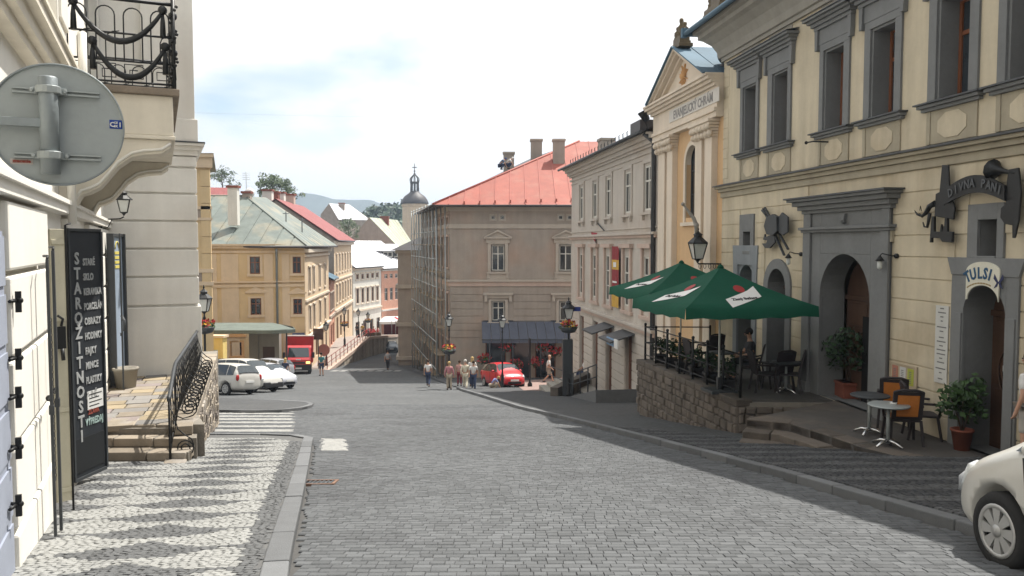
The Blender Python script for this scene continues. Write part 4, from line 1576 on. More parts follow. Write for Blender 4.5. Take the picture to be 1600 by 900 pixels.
# windows of the upper floor
rw = random.Random(2)
def moulded(mb, a, b, steps):
    for z0, z1, d in steps:
        mb.box(a - d * .8, b + d * .8, -d, .0, z0, z1)
for i, (fa, fb, oa, ob) in enumerate(us):
    w = window(rb, oa + .05, ZS + .04, ob - oa - .10, ZT - ZS - .06, .40, 'cross', 'frame_brown', .075)
    x = MB()
    x.box(fa, oa, -.05, .03, ZS, ZT).box(ob, fb, -.05, .03, ZS, ZT).box(fa, fb, -.05, .03, ZT, ZT + .16)
    x.build('window_surround', M['trim'], rb, bevel=.008)
    # dark reveal lining
    x = MB()
    x.box(oa, oa + .05, .0, .46, ZS, ZT - .001).box(ob - .05, ob, .0, .46, ZS, ZT - .001).box(oa + .05, ob - .05, 0, .46, ZT - .05, ZT).box(oa + .05, ob - .05, 0, .46, ZS, ZS + .04)
    x.build('reveal', M['trim'], rb)
    x = MB()
    zz = ZT + .16
    x.box(fa - .06, fb + .06, -.06, .0, zz, zz + .34)
    moulded(x, fa - .06, fb + .06, ((zz + .34, zz + .42, .12), (zz + .42, zz + .50, .18), (zz + .50, zz + .56, .25), (zz + .56, zz + .62, .33)))
    x.prism([(fa - .12, zz - .12), (fa - .02, zz - .12), (fa - .0, zz + .34), (fa - .14, zz + .34)], -.11, 0)
    x.prism([(fb + .02, zz - .12), (fb + .12, zz - .12), (fb + .14, zz + .34), (fb + .0, zz + .34)], -.11, 0)
    x.build('window_cornice', M['trim'], rb, bevel=.008)
    x = MB()
    x.poly([(fa - .34, -.36, zz + .62), (fb + .34, -.36, zz + .62), (fb + .30, 0, zz + .70), (fa - .30, 0, zz + .70), (fa - .34, -.36, zz + .635), (fb + .34, -.36, zz + .635), (fb + .30, 0, zz + .715), (fa - .30, 0, zz + .715)],
           [(0, 1, 2, 3), (4, 5, 6, 7), (0, 1, 5, 4), (1, 2, 6, 5), (2, 3, 7, 6), (3, 0, 4, 7)])
    x.build('cornice_flashing', M['lead'], rb)
    x = MB()
    moulded(x, fa - .04, fb + .04, ((ZS - .13, ZS - .07, .09), (ZS - .07, ZS - .01, .15)))
    x.build('sill', M['trim'], rb, bevel=.008)
    x = MB()
    x.box(fa - .20, fb + .20, -.20, .0, ZS - .008, ZS + .02)
    x.build('sill_flashing', M['lead'], rb)
    # apron with a sunk cream field
    zb, zt = Rz(3.47), ZS - .13
    x = MB()
    x.box(fa, fb, -.028, 0, zb, zt)
    x.box(fa, fa + .10, -.045, -.028, zb, zt)
    x.build('apron', M['trim_warm'], rb, bevel=.006)
    x = MB()
    c, hw, hh, cz = (fa + fb) / 2 + .03, (fb - fa) * .29, (zt - zb) * .38, (zb + zt) / 2
    k_ = .45
    pts = [(c - hw, cz - hh * k_), (c - hw * k_, cz - hh), (c + hw * k_, cz - hh), (c + hw, cz - hh * k_), (c + hw, cz + hh * k_), (c + hw * k_, cz + hh), (c - hw * k_, cz + hh), (c - hw, cz + hh * k_)]
    x.prism(pts, -.040, -.028)
    x.build('apron_field', M['cream'], rb, bevel=.006)
    # rounded plaque under the eaves
    x = MB()
    c0, c1 = fa - .02, fb - .02
    z0, z1 = Rz(6.62) + .05, Rz(7.02)
    z0 = max(z0, zz + .74)
    z1 = z0 + .34
    pts = [(c0, z0), (c1, z0), (c1, z1 - .1), (c1 - .08, z1), (c0 + .08, z1), (c0, z1 - .1)]
    x.prism(pts, -.02, .0)
    x.build('plaque', M['trim_light'], rb, bevel=.01)

# ---- the big portal
def uvp(px, py):
    return RF.uv(px, py)
zc0, zc1 = uvp(1330, 330)[1], uvp(1330, 305)[1]
zl0, zl1 = uvp(1330, 362)[1], uvp(1330, 353)[1]
zsp = zP - (uP1 - uP0) / 2
x = MB()
x.box(uPa, uP0, -.07, .02, -.3, zc0).box(uP1, uPb, -.07, .02, -.3, zc0).box(uP0, uP1, -.07, .02, zP, zc0)
x.build('portal_surround', M['trim'], rb, bevel=.01)
x = MB()
arch_fill(x, uP0, uP1, zP, zsp, -.07, .50, 0, 18, 0.0)
x.build('portal_arch', M['trim'], rb)
for a, b in ((uPa - .05, uPa + .28), (uPb - .22, uPb + .05)):
    x = MB()
    x.box(a, b, -.13, -.07, -.3, zl0).box(a, b, -.12, -.07, zl1, zc0)
    x.box(a - .04, b + .04, -.18, -.06, -.3, .25)
    x.build('portal_pilaster', M['trim'], rb, bevel=.012)
x = MB()
moulded(x, uPa, uPb, ((zl0, zl0 + .06, .15), (zl0 + .06, zl1, .20)))
x.build('portal_ledge', M['trim'], rb, bevel=.01)
x = MB()
moulded(x, uPa, uPb, ((zc0, zc0 + .08, .14), (zc0 + .08, zc0 + .18, .22), (zc0 + .18, zc0 + .28, .32), (zc0 + .28, zc1, .42)))
x.build('portal_cornice', M['trim'], rb, bevel=.012)
x = MB()
x.box(uPa - .40, uPb + .40, -.47, 0, zc1, zc1 + .035)
x.build('portal_flashing', M['lead'], rb)
x = MB()
c = (uP0 + uP1) / 2
pts = [(c - .10, zc0 - .08), (c + .12, zc0 - .05), (c + .06, zc0 - .25), (c + .10, zl1 + .1), (c + .02, zl1 + .05), (c - .05, zl1 + .12), (c - .02, zc0 - .25)]
x.prism(pts, -.15, -.07)
x.build('keystone', M['trim'], rb, bevel=.02)
def panel_door(parent, a, b, z0, z1, y, m, cols=2, rows=3, arch=True, open_=None):
    x = MB()
    c, r = (a + b) / 2, (b - a) / 2
    if arch:
        sp = z1 - r
        pts = [(a, z0), (b, z0)] + [(c + r * cos(pi * i / 14), sp + r * sin(pi * i / 14)) for i in range(15)]
        x.prism(pts, y, y + .07)
    else:
        x.box(a, b, y, y + .07, z0, z1)
        sp = z1
    d = x.build('door', m, parent)
    x = MB()
    w = (b - a) / cols
    H_ = (sp - z0) / rows
    for i in range(cols):
        for j in range(rows):
            p, q = a + i * w + .07, a + (i + 1) * w - .07
            s, t = z0 + j * H_ + .08, z0 + (j + 1) * H_ - .06
            x.box(p, q, y - .025, y + .01, s, t)
            x.box(p + .06, q - .06, y - .045, y - .025, s + .06, t - .06)
    x.build('door_panel', m, d, bevel=.008)
    x = MB()
    x.box(c - .015, c + .015, y - .03, y + .01, z0, z1 - .05)
    x.box(a, b, y - .05, y + .01, sp - .05, sp + .05)
    x.build('door_rail', m, d)
    return d
panel_door(rb, uP0, uP1, 0, zP, .62, M['wood_door'], 2, 3)
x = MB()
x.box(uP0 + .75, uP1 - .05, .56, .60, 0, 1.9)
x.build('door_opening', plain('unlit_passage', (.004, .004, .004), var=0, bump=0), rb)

# arched doors beside the parasol
for a, b, zt_, nm in ((uA0, uA1, zA, 'grey'), (uB0, uB1, zA + .05, 'blue')):
    sp = zt_ - (b - a) / 2
    m_ = M['trim'] if nm == 'grey' else plain('blue_grey_stone_trim', (.215, .235, .25), streak=.1)
    x = MB()
    x.box(a - .26, a, -.06, .02, -.6, sp).box(b, b + .26, -.06, .02, -.6, sp)
    if nm == 'grey':
        c, r = (a + b) / 2, (b - a) / 2
        for i in range(12):
            t0, t1 = pi * i / 12, pi * (i + 1) / 12
            x.prism([(c + r * cos(t0), sp + r * sin(t0)), (c + (r + .26) * cos(t0), sp + (r + .26) * sin(t0)), (c + (r + .26) * cos(t1), sp + (r + .26) * sin(t1)), (c + r * cos(t1), sp + r * sin(t1))], -.06, .02)
    else:
        x.prism([(a - .26, sp), (a, sp), (a, zt_), (b, zt_), (b, sp), (b + .26, sp), (b + .34, zt_ + .55), (a - .34, zt_ + .55)], -.06, .02)
    x.build('door_surround', m_, rb, bevel=.008)
    x = MB()
    arch_fill(x, a, b, zt_, sp, -.0, .50, 0, 12)
    x.build('door_arch', m_, rb)
    panel_door(rb, a, b, -.6, zt_, .45, M['wood_door'], 2, 3)
# small square windows
for q, fr in ((sq1, (RF.u(1514), RF.u(1571), RF.uv(1545, 403)[1], RF.uv(1545, 318)[1])), (sq2, (RF.u(1157), RF.u(1179), RF.uv(1168, 397)[1], RF.uv(1168, 335)[1]))):
    x = MB()
    a, b, z0, z1 = fr
    x.box(a, q[0], -.05, .02, z0, z1).box(q[1], b, -.05, .02, z0, z1).box(q[0], q[1], -.05, .02, q[3], z1).box(q[0], q[1], -.07, .02, z0, q[2])
    x.build('window_surround', M['trim'], rb, bevel=.008)
    window(rb, q[0] + .01, q[2] + .01, q[1] - q[0] - .02, q[3] - q[2] - .02, .34, 'plain', 'frame_brown', .05)
for e in extra:
    window(rb, e[0], e[2], e[1] - e[0], e[3] - e[2], .3, 'cross', 'frame_brown', .06)
# shop door with swept surround
spT = zT - (uT1 - uT0) / 2
zTt = RF.uv(1545, 403)[1]
x = MB()
x.box(uTa, uT0, -.06, .02, -.3, zT).box(uT1, uTb, -.06, .02, -.3, zT).box(uTa, uTb, -.06, .02, zT, zTt - .30)
pts = [(uTa, zTt - .30), (uTb, zTt - .30), (uTb + .10, zTt - .05), (uTb + .12, zTt), (uTa - .12, zTt), (uTa - .10, zTt - .05)]
x.prism(pts, -.075, .02)
x.build('door_surround', M['trim'], rb, bevel=.008)
x = MB()
x.box(uTa + .10, uT0 - .02, -.085, -.06, -.3, spT)
x.box(uT1 + .02, uTb - .04, -.085, -.06, -.3, spT)
x.build('door_pilaster', M['trim'], rb, bevel=.008)
x = MB()
arch_fill(x, uT0, uT1, zT, spT, -.06, .52, 0, 16)
x.build('door_arch', M['trim'], rb)
dT = panel_door(rb, uT0, uT1, -.02, zT, .52, M['wood_door'], 2, 2)
x = MB()
c = (uT0 + uT1) / 2
for r in (.26, .17, .08):
    x.tube([(c + r * cos(t), .455, 1.35 + r * 1.5 * sin(t)) for t in [2 * pi * i / 20 for i in range(20)]], .018, 5, closed=True)
x.build('carved_oval', M['wood_door'], dT)
x = MB()
x.box(c - .12, c + .12, .43, .44, 1.36, 1.46)
x.build('door_notice', M['white_print'], dT)

# ---- white arched shop board with TULSI
ts = thing('arched_shop_sign', 'white arched shop sign reading TULSI over the small doorway', 'sign', RF.w((uT0 + uT1) / 2, 0, .085), RPHI)
sc_ = (RF.u(1571) - RF.u(1518)) / 2
zt0 = RF.uv(1545, 409)[1]
zl = RF.uv(1545, 470)[1]
zin = RF.uv(1547, 446)[1]
outer = [(-sc_, zl), (-sc_, zt0 - sc_ * .42)] + [(sc_ * cos(pi - pi * i / 16) * 1.0, zt0 - sc_ * .42 + sc_ * .42 * sin(pi * i / 16)) for i in range(1, 16)] + [(sc_, zt0 - sc_ * .42), (sc_, zl)]
ri = sc_ * .93
inner = [(ri * cos(pi * i / 16), zl + .02 + (zin - zl - .02) * sin(pi * i / 16)) for i in range(0, 17)]
x = MB()
for i in range(16):
    oi = outer[1:-1]
# strip between outer top arc and inner arc
oa_ = [(-sc_ * cos(pi * i / 24), zt0 - sc_ * .42 + sc_ * .42 * sin(pi * i / 24)) for i in range(25)]
ia_ = [(-ri * cos(pi * i / 24), zl + (zin - zl) * sin(pi * i / 24)) for i in range(25)]
for i in range(24):
    x.prism([ia_[i], ia_[i + 1], oa_[i + 1], oa_[i]], -.012, .012)
x.prism([(-sc_, zl), ia_[0], oa_[0]], -.012, .012)
x.build('board', plain('cream_sign_board', (.62, .60, .50), streak=.06), ts)
blue = plain('blue_sign_print', (.03, .085, .16))
zz = (zt0 + zin) / 2 + .04
for i, (ch_, a) in enumerate(zip('TULSI', (.52, .30, .06, -.14, -.30))):
    R__ = .58
    o = letter(ch_, .26, blue, ts, (-R__ * sin(a) - .02, -.016, zz - .12 - R__ * (1 - cos(a)) * .8), sx=.82, bold=.008, name='letter')
    o.rotation_euler = Matrix.Rotation(-a, 3, 'Y').to_4x4().to_3x3() @ Matrix.Rotation(pi / 2, 3, 'X') and (Matrix.Rotation(-a, 3, 'Y') @ Matrix.Rotation(pi / 2, 3, 'X')).to_euler()
x = MB()
for i in range(9):
    a = .55 - i * .11
    x.obox((-.60 * sin(a) - .02, -.014, zz - .20 - .66 * (1 - cos(a)) * .8), (.055, .004, .022), Matrix.Rotation(-a, 3, 'Y'))
x.build('small_print', plain('ochre_sign_print', (.30, .22, .10)), ts)
x = MB()
for s in (-1, 1):
    x.prism([(.37, zz - .17), (.37 + s * .09, zz - .04), (.37 + s * .11, zz - .11), (.37 + s * .04, zz - .18), (.37 + s * .10, zz - .27), (.37 + s * .03, zz - .24)], -.018, -.012)
x.build('butterfly', plain('dark_blue_print', (.03, .035, .09)), ts)

# ---- paper price strip and framed menu
q = RF.rect(1468, 478, 1488, 600)
ms = thing('price_strip', 'tall white strip of printed lines on the wall beside the TULSI doorway', 'notice', RF.w(q[0], q[2], .03), RPHI)
x = MB()
x.box(0, q[1] - q[0], -.012, 0, 0, q[3] - q[2])
x.build('sheet', plain('off_white_sheet', (.52, .52, .49), streak=.05), ms)
x = MB()
r = random.Random(4)
zz = q[3] - q[2] - .06
w = q[1] - q[0]
while zz > .06:
    l = r.uniform(.15, .8) * w
    x.box(w / 2 - l / 2, w / 2 + l / 2, -.014, -.0125, zz, zz + .022)
    zz -= r.choice((.075, .075, .11))
x.build('print_line', plain('grey_print', (.16, .16, .16)), ms)
q = RF.rect(1398, 570, 1441, 606)
mf = thing('menu_board', 'framed menu board with red, white and green sheets behind the bistro chairs', 'menu', RF.w(q[0], q[2], .03), RPHI)
w, h = q[1] - q[0], q[3] - q[2]
x = MB()
x.box(0, w, -.02, 0, 0, .03).box(0, w, -.02, 0, h - .03, h).box(0, .03, -.02, 0, .03, h - .03).box(w - .03, w, -.02, 0, .03, h - .03).box(.03, w - .03, -.008, 0, .03, h - .03)
x.build('frame', plain('pale_wood_frame', (.42, .35, .25)), mf)
for i, cc in enumerate(((.36, .16, .11), (.50, .51, .50), (.36, .40, .06))):
    x = MB()
    x.box(.08 + i * (w - .12) / 3, .02 + (i + 1) * (w - .12) / 3, -.014, -.008, .06, h - .06)
    sh_ = x.build('sheet', plain('menu_paper_%s' % ('red', 'white', 'green')[i], cc), mf)
    x = MB()
    for k in range(7):
        x.box(.12 + i * (w - .12) / 3, -.04 + (i + 1) * (w - .12) / 3, -.016, -.0145, .10 + k * (h - .2) / 7, .115 + k * (h - .2) / 7)
    x.build('print_line', plain('grey_print', (.16, .16, .16)), sh_)

# ---- black metal wall sculptures
def plate(o, pts, th=.03, y=-.06):
    o.prism(pts, y - th, y)
q = RF.rect(1199, 324, 1243, 400)
sc1 = thing('wall_sculpture', 'black cut metal wall sculpture of a jester mask and crossed staves', 'sculpture', RF.w(q[0], q[2], 0), RPHI)
w, h = q[1] - q[0], q[3] - q[2]
def S(a, b):
    return (a * w, b * h)
x = MB()
for y0 in (-.18,):
    plate(x, [S(.22, .62), S(.30, .80), S(.52, .86), S(.68, .80), S(.70, .50), S(.55, .42), S(.32, .45)], .10, y0)
    plate(x, [S(.70, .80), S(.80, .88), S(1.0, .78), S(1.0, .48), S(.85, .42), S(.70, .48)], .05, y0)
x.build('mask', M['iron_grey'], sc1, bevel=.01)
x = MB()
for a, b in ((S(.0, 1.0), S(.80, .02)), (S(.06, 1.02), S(.93, .14)), (S(-.04, .97), S(.30, .72))):
    x.bar((a[0], -.14, a[1]), (b[0], -.14, b[1]), .06, .03)
x.build('stave', M['iron_grey'], sc1)
x = MB()
plate(x, [S(.06, .34), S(.12, .46), S(.14, .38), S(.26, .42), S(.48, .46), S(.50, .28), S(.32, .16), S(.14, .16), S(.02, .26), S(.18, .26), S(.22, .32)], .05, -.13)
x.tube([(S(.2, .5)[0], 0, S(.5, .5)[1]), (S(.3, .5)[0], -.16, S(.5, .5)[1])], .02, 5)
x.build('cap', M['iron_grey'], sc1, bevel=.008)

q = RF.rect(1440, 258, 1600, 380)
sc2 = thing('iron_name_sign', 'black iron arched name sign with musical figures above the small square window', 'sign', RF.w(q[0], q[2], 0), RPHI)
w, h = q[1] - q[0], q[3] - q[2]
def A(px, py):
    u, z = RF.uv(px, py)
    return (u - q[0], z - q[2])
# arched band
x = MB()
nb = 14
lo = [A(1495 + 92 * i / nb, 318 - 15 * sin(pi * i / nb) - 4 * i / nb) for i in range(nb + 1)]
hi = [A(1493 + 94 * i / nb, 295 - 19 * sin(pi * i / nb) - 5 * i / nb) for i in range(nb + 1)]
for i in range(nb):
    x.prism([lo[i], lo[i + 1], hi[i + 1], hi[i]], -.20, -.16)
x.build('arched_band', M['iron'], sc2)
for i, c in enumerate('DIVNA PANI'):
    if c == ' ':
        continue
    k = (i + .8) / 10.6
    p = A(1496 + 90 * k, 317 - 17 * sin(pi * k) - 4 * k)
    a = (.5 - k) * .9
    o = letter(c, .20, plain('dull_silver_print', (.10, .105, .11)), sc2, (p[0], -.215, p[1] + .06), sx=.85, bold=.004, name='letter')
    o.rotation_euler = (Matrix.Rotation(-a * .5, 3, 'Y') @ Matrix.Rotation(pi / 2, 3, 'X')).to_euler()
x = MB()
plate(x, [A(1484, 258), A(1494, 258), A(1496, 300), A(1504, 325), A(1502, 343), A(1472, 338), A(1474, 303), A(1480, 300)], .035, -.12)
x.build('figure_plate', M['iron'], sc2, bevel=.01)
x = MB()
plate(x, [A(1467, 338), A(1471, 338), A(1471, 362), A(1480, 362), A(1482, 350), A(1484, 362), A(1487, 352), A(1488, 340), A(1492, 340), A(1492, 362), A(1500, 362), A(1499, 379), A(1484, 378), A(1480, 372), A(1467, 372), A(1467, 379), A(1464, 379)], .05, -.10)
x.build('chair_plate', M['iron'], sc2, bevel=.008)
x = MB()
def path(pts, y=-.14):
    return [(A(*p)[0], y, A(*p)[1]) for p in pts]
x.tube(path([(1472, 318), (1464, 322), (1458, 333), (1452, 338), (1447, 334)]), [.06, .05, .04, .03, .012], 6)
x.tube(path([(1450, 337), (1444, 335), (1440, 329)]), [.025, .02, .008], 5)
x.tube(path([(1464, 333), (1462, 345), (1460, 355), (1455, 354), (1453, 347)]), [.035, .03, .025, .018, .01], 5)
x.tube(path([(1448, 329), (1449, 322), (1451, 330)]), .008, 4)
x.build('curled_arm', M['iron'], sc2)
x = MB()
c1, c2 = A(1566, 262), A(1590, 268)
pts = path([(1563, 265), (1570, 266), (1578, 267), (1590, 269), (1600, 270)])
x.tube(pts, [.17, .09, .05, .03, .03], 10)
x.build('trumpet', M['iron'], sc2)
x = MB()
plate(x, [A(1590, 265), A(1606, 262), A(1610, 300), A(1606, 345), A(1600, 372), A(1596, 372), A(1596, 352), A(1584, 350), A(1577, 340), A(1578, 325), A(1586, 318), A(1586, 295)], .035, -.13)
x.build('figure_plate', M['iron'], sc2, bevel=.01)
for p in ((1488, 320), (1540, 288), (1594, 310)):
    x = MB()
    a = A(*p)
    x.tube([(a[0], .0, a[1]), (a[0], -.17, a[1])], .018, 5)
    x.build('fixing', M['iron'], sc2)

# ---- small wall spot lamps
def spot(px, py, lab):
    u, z = RF.uv(px, py)
    o = thing('wall_lamp', lab, 'lamp', RF.w(u, z, .02), RPHI, 'wall lamps on the cream inn')
    x = MB()
    x.lathe([(.001, -.05), (.05, -.05), (.05, 0), (.001, 0)], 8, (0, 0, 0), 0, True, 'y').tube([(0, -.04, 0), (-.10, -.14, .02), (-.20, -.20, .05), (-.24, -.22, 0)], .012, 5)
    x.build('arm', M['iron'], o)
    x = MB()
    x.lathe([(.02, .0), (.035, -.02), (.09, -.10), (.085, -.10), (.001, -.05)], 10, (-.24, -.22, 0))
    x.build('lamp_shade', M['iron'], o)
    x = MB()
    x.lathe([(.03, -.08), (.05, -.12), (.05, -.24), (.02, -.27), (.001, -.27)], 10, (-.24, -.22, 0))
    x.build('bulb', M['lamp_glass'], o)
    return o
spot(1254, 397, 'bracket lamp on the cream wall just left of the stone portal')
spot(1404, 400, 'bracket lamp on the cream wall just right of the stone portal')
u, z = RF.uv(1297, 222)
o = thing('facade_bracket', 'small black iron bracket under the third upper window of the cream inn', 'bracket', RF.w(u, z), RPHI)
x = MB()
x.tube([(0, 0, 0), (-.1, -.35, .02), (-.3, -.40, .02)], .018, 5).ball((-.33, -.40, .02), .04, 6)
x.build('arm', M['iron'], o)
u, z = RF.uv(1396, 378)
o = thing('alarm_box', 'small cream box fixed to the wall beside the portal', 'box', RF.w(u, z, .02), RPHI)
x = MB()
x.box(-.06, .06, -.07, 0, 0, .28).box(-.065, .065, -.08, 0, .28, .30)
x.build('casing', M['trim_warm'], o, bevel=.006)

# ================================================================== stone platform and terrace in front of the inn
PZ = -1.85
def plane_z(px, py, z):
    d = ray(px, py)
    return CAMP + d * ((z - EYE) / d.z)
pe = [plane_z(*q, PZ) for q in ((1165, 655), (1235, 662), (1350, 700), (1440, 722))]
pf = MB()
wallp = [RF.w(u, 0, -.1) for u in (11.75, 6.5)]
poly = [(p.x, p.y) for p in pe] + [(wallp[0].x, wallp[0].y), (wallp[1].x, wallp[1].y)]
pf.prism(poly, PZ - 1.5, PZ, 0, 'xy')
po = pf.build('inn_platform', mat('dark_platform_paving', (.085, .078, .072), var=.2, scale=2, bump=.4, bscale=20, stain=(.22, .17, .13), stain_amt=.5))
po['kind'] = 'structure'
# edge stones and two lower steps
r = random.Random(31)
for k, (off, zt_) in enumerate(((0, PZ + .012), (.34, PZ - .15), (.66, PZ - .31))):
    pts = [Vector((p.x, p.y)) for p in (pe if k == 0 else pe[:4])]
    for a, b in zip(pts, pts[1:]):
        d = (b - a)
        L = d.length
        d.normalize()
        n = Vector((d.y, -d.x))
        if n.x > 0:
            n = -n
        t = 0
        while t < L - .05:
            l = min(r.uniform(.5, .9), L - t)
            p, q_ = a + d * (t + .01), a + d * (t + l - .01)
            j = r.uniform(-.015, .01)
            x = MB()
            o1, o0 = n * off, n * (off - .36)
            ring4 = [p + o1, q_ + o1, q_ + o0, p + o0]
            x.poly([(v.x, v.y, zt_ - .17) for v in ring4] + [(v.x, v.y, zt_ + j) for v in ring4], [(0, 1, 2, 3), (4, 5, 6, 7), (0, 1, 5, 4), (1, 2, 6, 5), (2, 3, 7, 6), (3, 0, 4, 7)])
            x.build('step_stone', M['stone'], po, bevel=.02)
            t += l
# terrace block with rubble wall
TA, TB = Vector((5.05, 17.75)), Vector((3.83, 24.3))
TC, TDv = Vector((6.45, 24.4)), Vector((7.30, 17.75))
st = thing('rubble_terrace', 'dark rubble stone cafe terrace under the green parasols', 'terrace', (TA.x, TA.y, PZ), 0)
x = MB()
x.prism([(p - TA)[:] for p in (TA + Vector((.06, .06)), TB + Vector((.06, -.06)), TC + Vector((0, -.06)), TDv + Vector((0, .06)))], -3.2, -.04, 0, 'xy')
x.build('core', M['mortar'], st)
x = MB()
x.prism([(p - TA)[:] for p in (TA + Vector((.3, .2)), TB + Vector((.3, -.3)), TC + Vector((-.1, -.1)), TDv + Vector((-.1, .1)))], -.04, .012, 0, 'xy')
x.build('floor', mat('worn_terrace_floor', (.08, .075, .07), var=.25, scale=2), st)
def rubble(parent, org, a, b, zt, zbf, mt, rnd, sz=(.18, .42), hh=(.13, .24), nm='stone'):
    d = (b - a)
    L = d.length
    d.normalize()
    n = Vector((d.y, -d.x))
    if n.x > 0 or (abs(n.x) < .5 and n.y > 0):
        n = -n
    z = zt
    while z > -3.4:
        h = rnd.uniform(*hh)
        u = rnd.uniform(-.2, 0)
        while u < L:
            l = rnd.uniform(*sz)
            u0, u1 = max(u, 0) + .012, min(u + l, L) - .012
            if u1 - u0 > .06:
                yb = (a + d * ((u0 + u1) / 2)).y
                if z > zbf(yb) - .05:
                    pr = rnd.uniform(.0, .05)
                    def Q(t, o, zz):
                        p = a + d * t + n * o
                        return (p.x - org.x, p.y - org.y, zz - org.z)
                    e = .03
                    x = MB()
                    jz = [rnd.uniform(-.02, .02) for _ in range(4)]
                    back = [Q(u0, -.08, z - h + .008), Q(u1, -.08, z - h + .008), Q(u1, -.08, z - .008), Q(u0, -.08, z - .008)]
                    mid = [Q(u0, .01, z - h + .008), Q(u1, .01, z - h + .008), Q(u1, .01, z - .008), Q(u0, .01, z - .008)]
                    fr = [Q(u0 + e + jz[0], .02 + pr, z - h + e), Q(u1 - e, .02 + pr, z - h + e + jz[1]), Q(u1 - e + jz[2], .02 + pr, z - e), Q(u0 + e, .02 + pr, z - e + jz[3])]
                    fs = [(8, 9, 10, 11)]
                    for i in range(4):
                        i2 = (i + 1) % 4
                        fs += [(i, i2, 4 + i2, 4 + i), (4 + i, 4 + i2, 8 + i2, 8 + i)]
                    x.poly(back + mid + fr, fs)
                    x.build(nm, mt, parent)
            u += l
        z -= h
rr = random.Random(77)
o3 = Vector((TA.x, TA.y, PZ))
rubble(st, o3, TB, TA, PZ - .12, lambda y: gz(y) + .1, M['stone'], rr)
rubble(st, o3, TA, TDv, PZ - .12, lambda y: gz(y) + .1, M['stone'], rr)
d = (TB - TA)
L = d.length
d.normalize()
t = 0
while t < L:
    l = min(rr.uniform(.5, .9), L - t)
    p, q_ = TA + d * (t + .01) - TA, TA + d * (t + l - .01) - TA
    n = Vector((-d.y, d.x))
    x = MB()
    ring4 = [p + n * .05, q_ + n * .05, q_ - n * .34, p - n * .34]
    j = rr.uniform(0, .02)
    x.poly([(v.x, v.y, -.12) for v in ring4] + [(v.x, v.y, .02 + j) for v in ring4], [(0, 1, 2, 3), (4, 5, 6, 7), (0, 1, 5, 4), (1, 2, 6, 5), (2, 3, 7, 6), (3, 0, 4, 7)])
    x.build('coping_stone', M['stone'], st, bevel=.02)
    t += l
# railing of the terrace: separate posts with three rails
tr = thing('terrace_railing', 'black pipe railing along the rubble stone cafe terrace', 'railing', (TA.x, TA.y, PZ), 0)
np_ = 8
fx = []
for i in range(np_):
    p = TA + d * (.25 + i * (L - .45) / (np_ - 1)) + Vector((d.y, -d.x)) * .16 - TA
    fx.append(p)
    x = MB()
    x.tube([(p.x, p.y, 0), (p.x, p.y, 1.08)], .033, 8).ball((p.x, p.y, 1.10), .045, 6).lathe([(.06, 0), (.06, .02), (.03, .03)], 8, (p.x, p.y, .01))
    x.build('post', M['iron'], tr)
for z in (.18, .55, 1.02):
    x = MB()
    x.tube([(fx[0].x, fx[0].y, z), (fx[-1].x, fx[-1].y, z)], .018, 6)
    if z > .3:
        e = Vector((TC.x - .5, TC.y - .35)) - TA
        x.tube([(fx[-1].x, fx[-1].y, z), (e.x, e.y, z)], .018, 6)
    x.build('rail', M['iron'], tr)
x = MB()
e = Vector((TC.x - .5, TC.y - .35)) - TA
x.tube([(e.x, e.y, 0), (e.x, e.y, 1.08)], .033, 8)
x.build('post', M['iron'], tr)

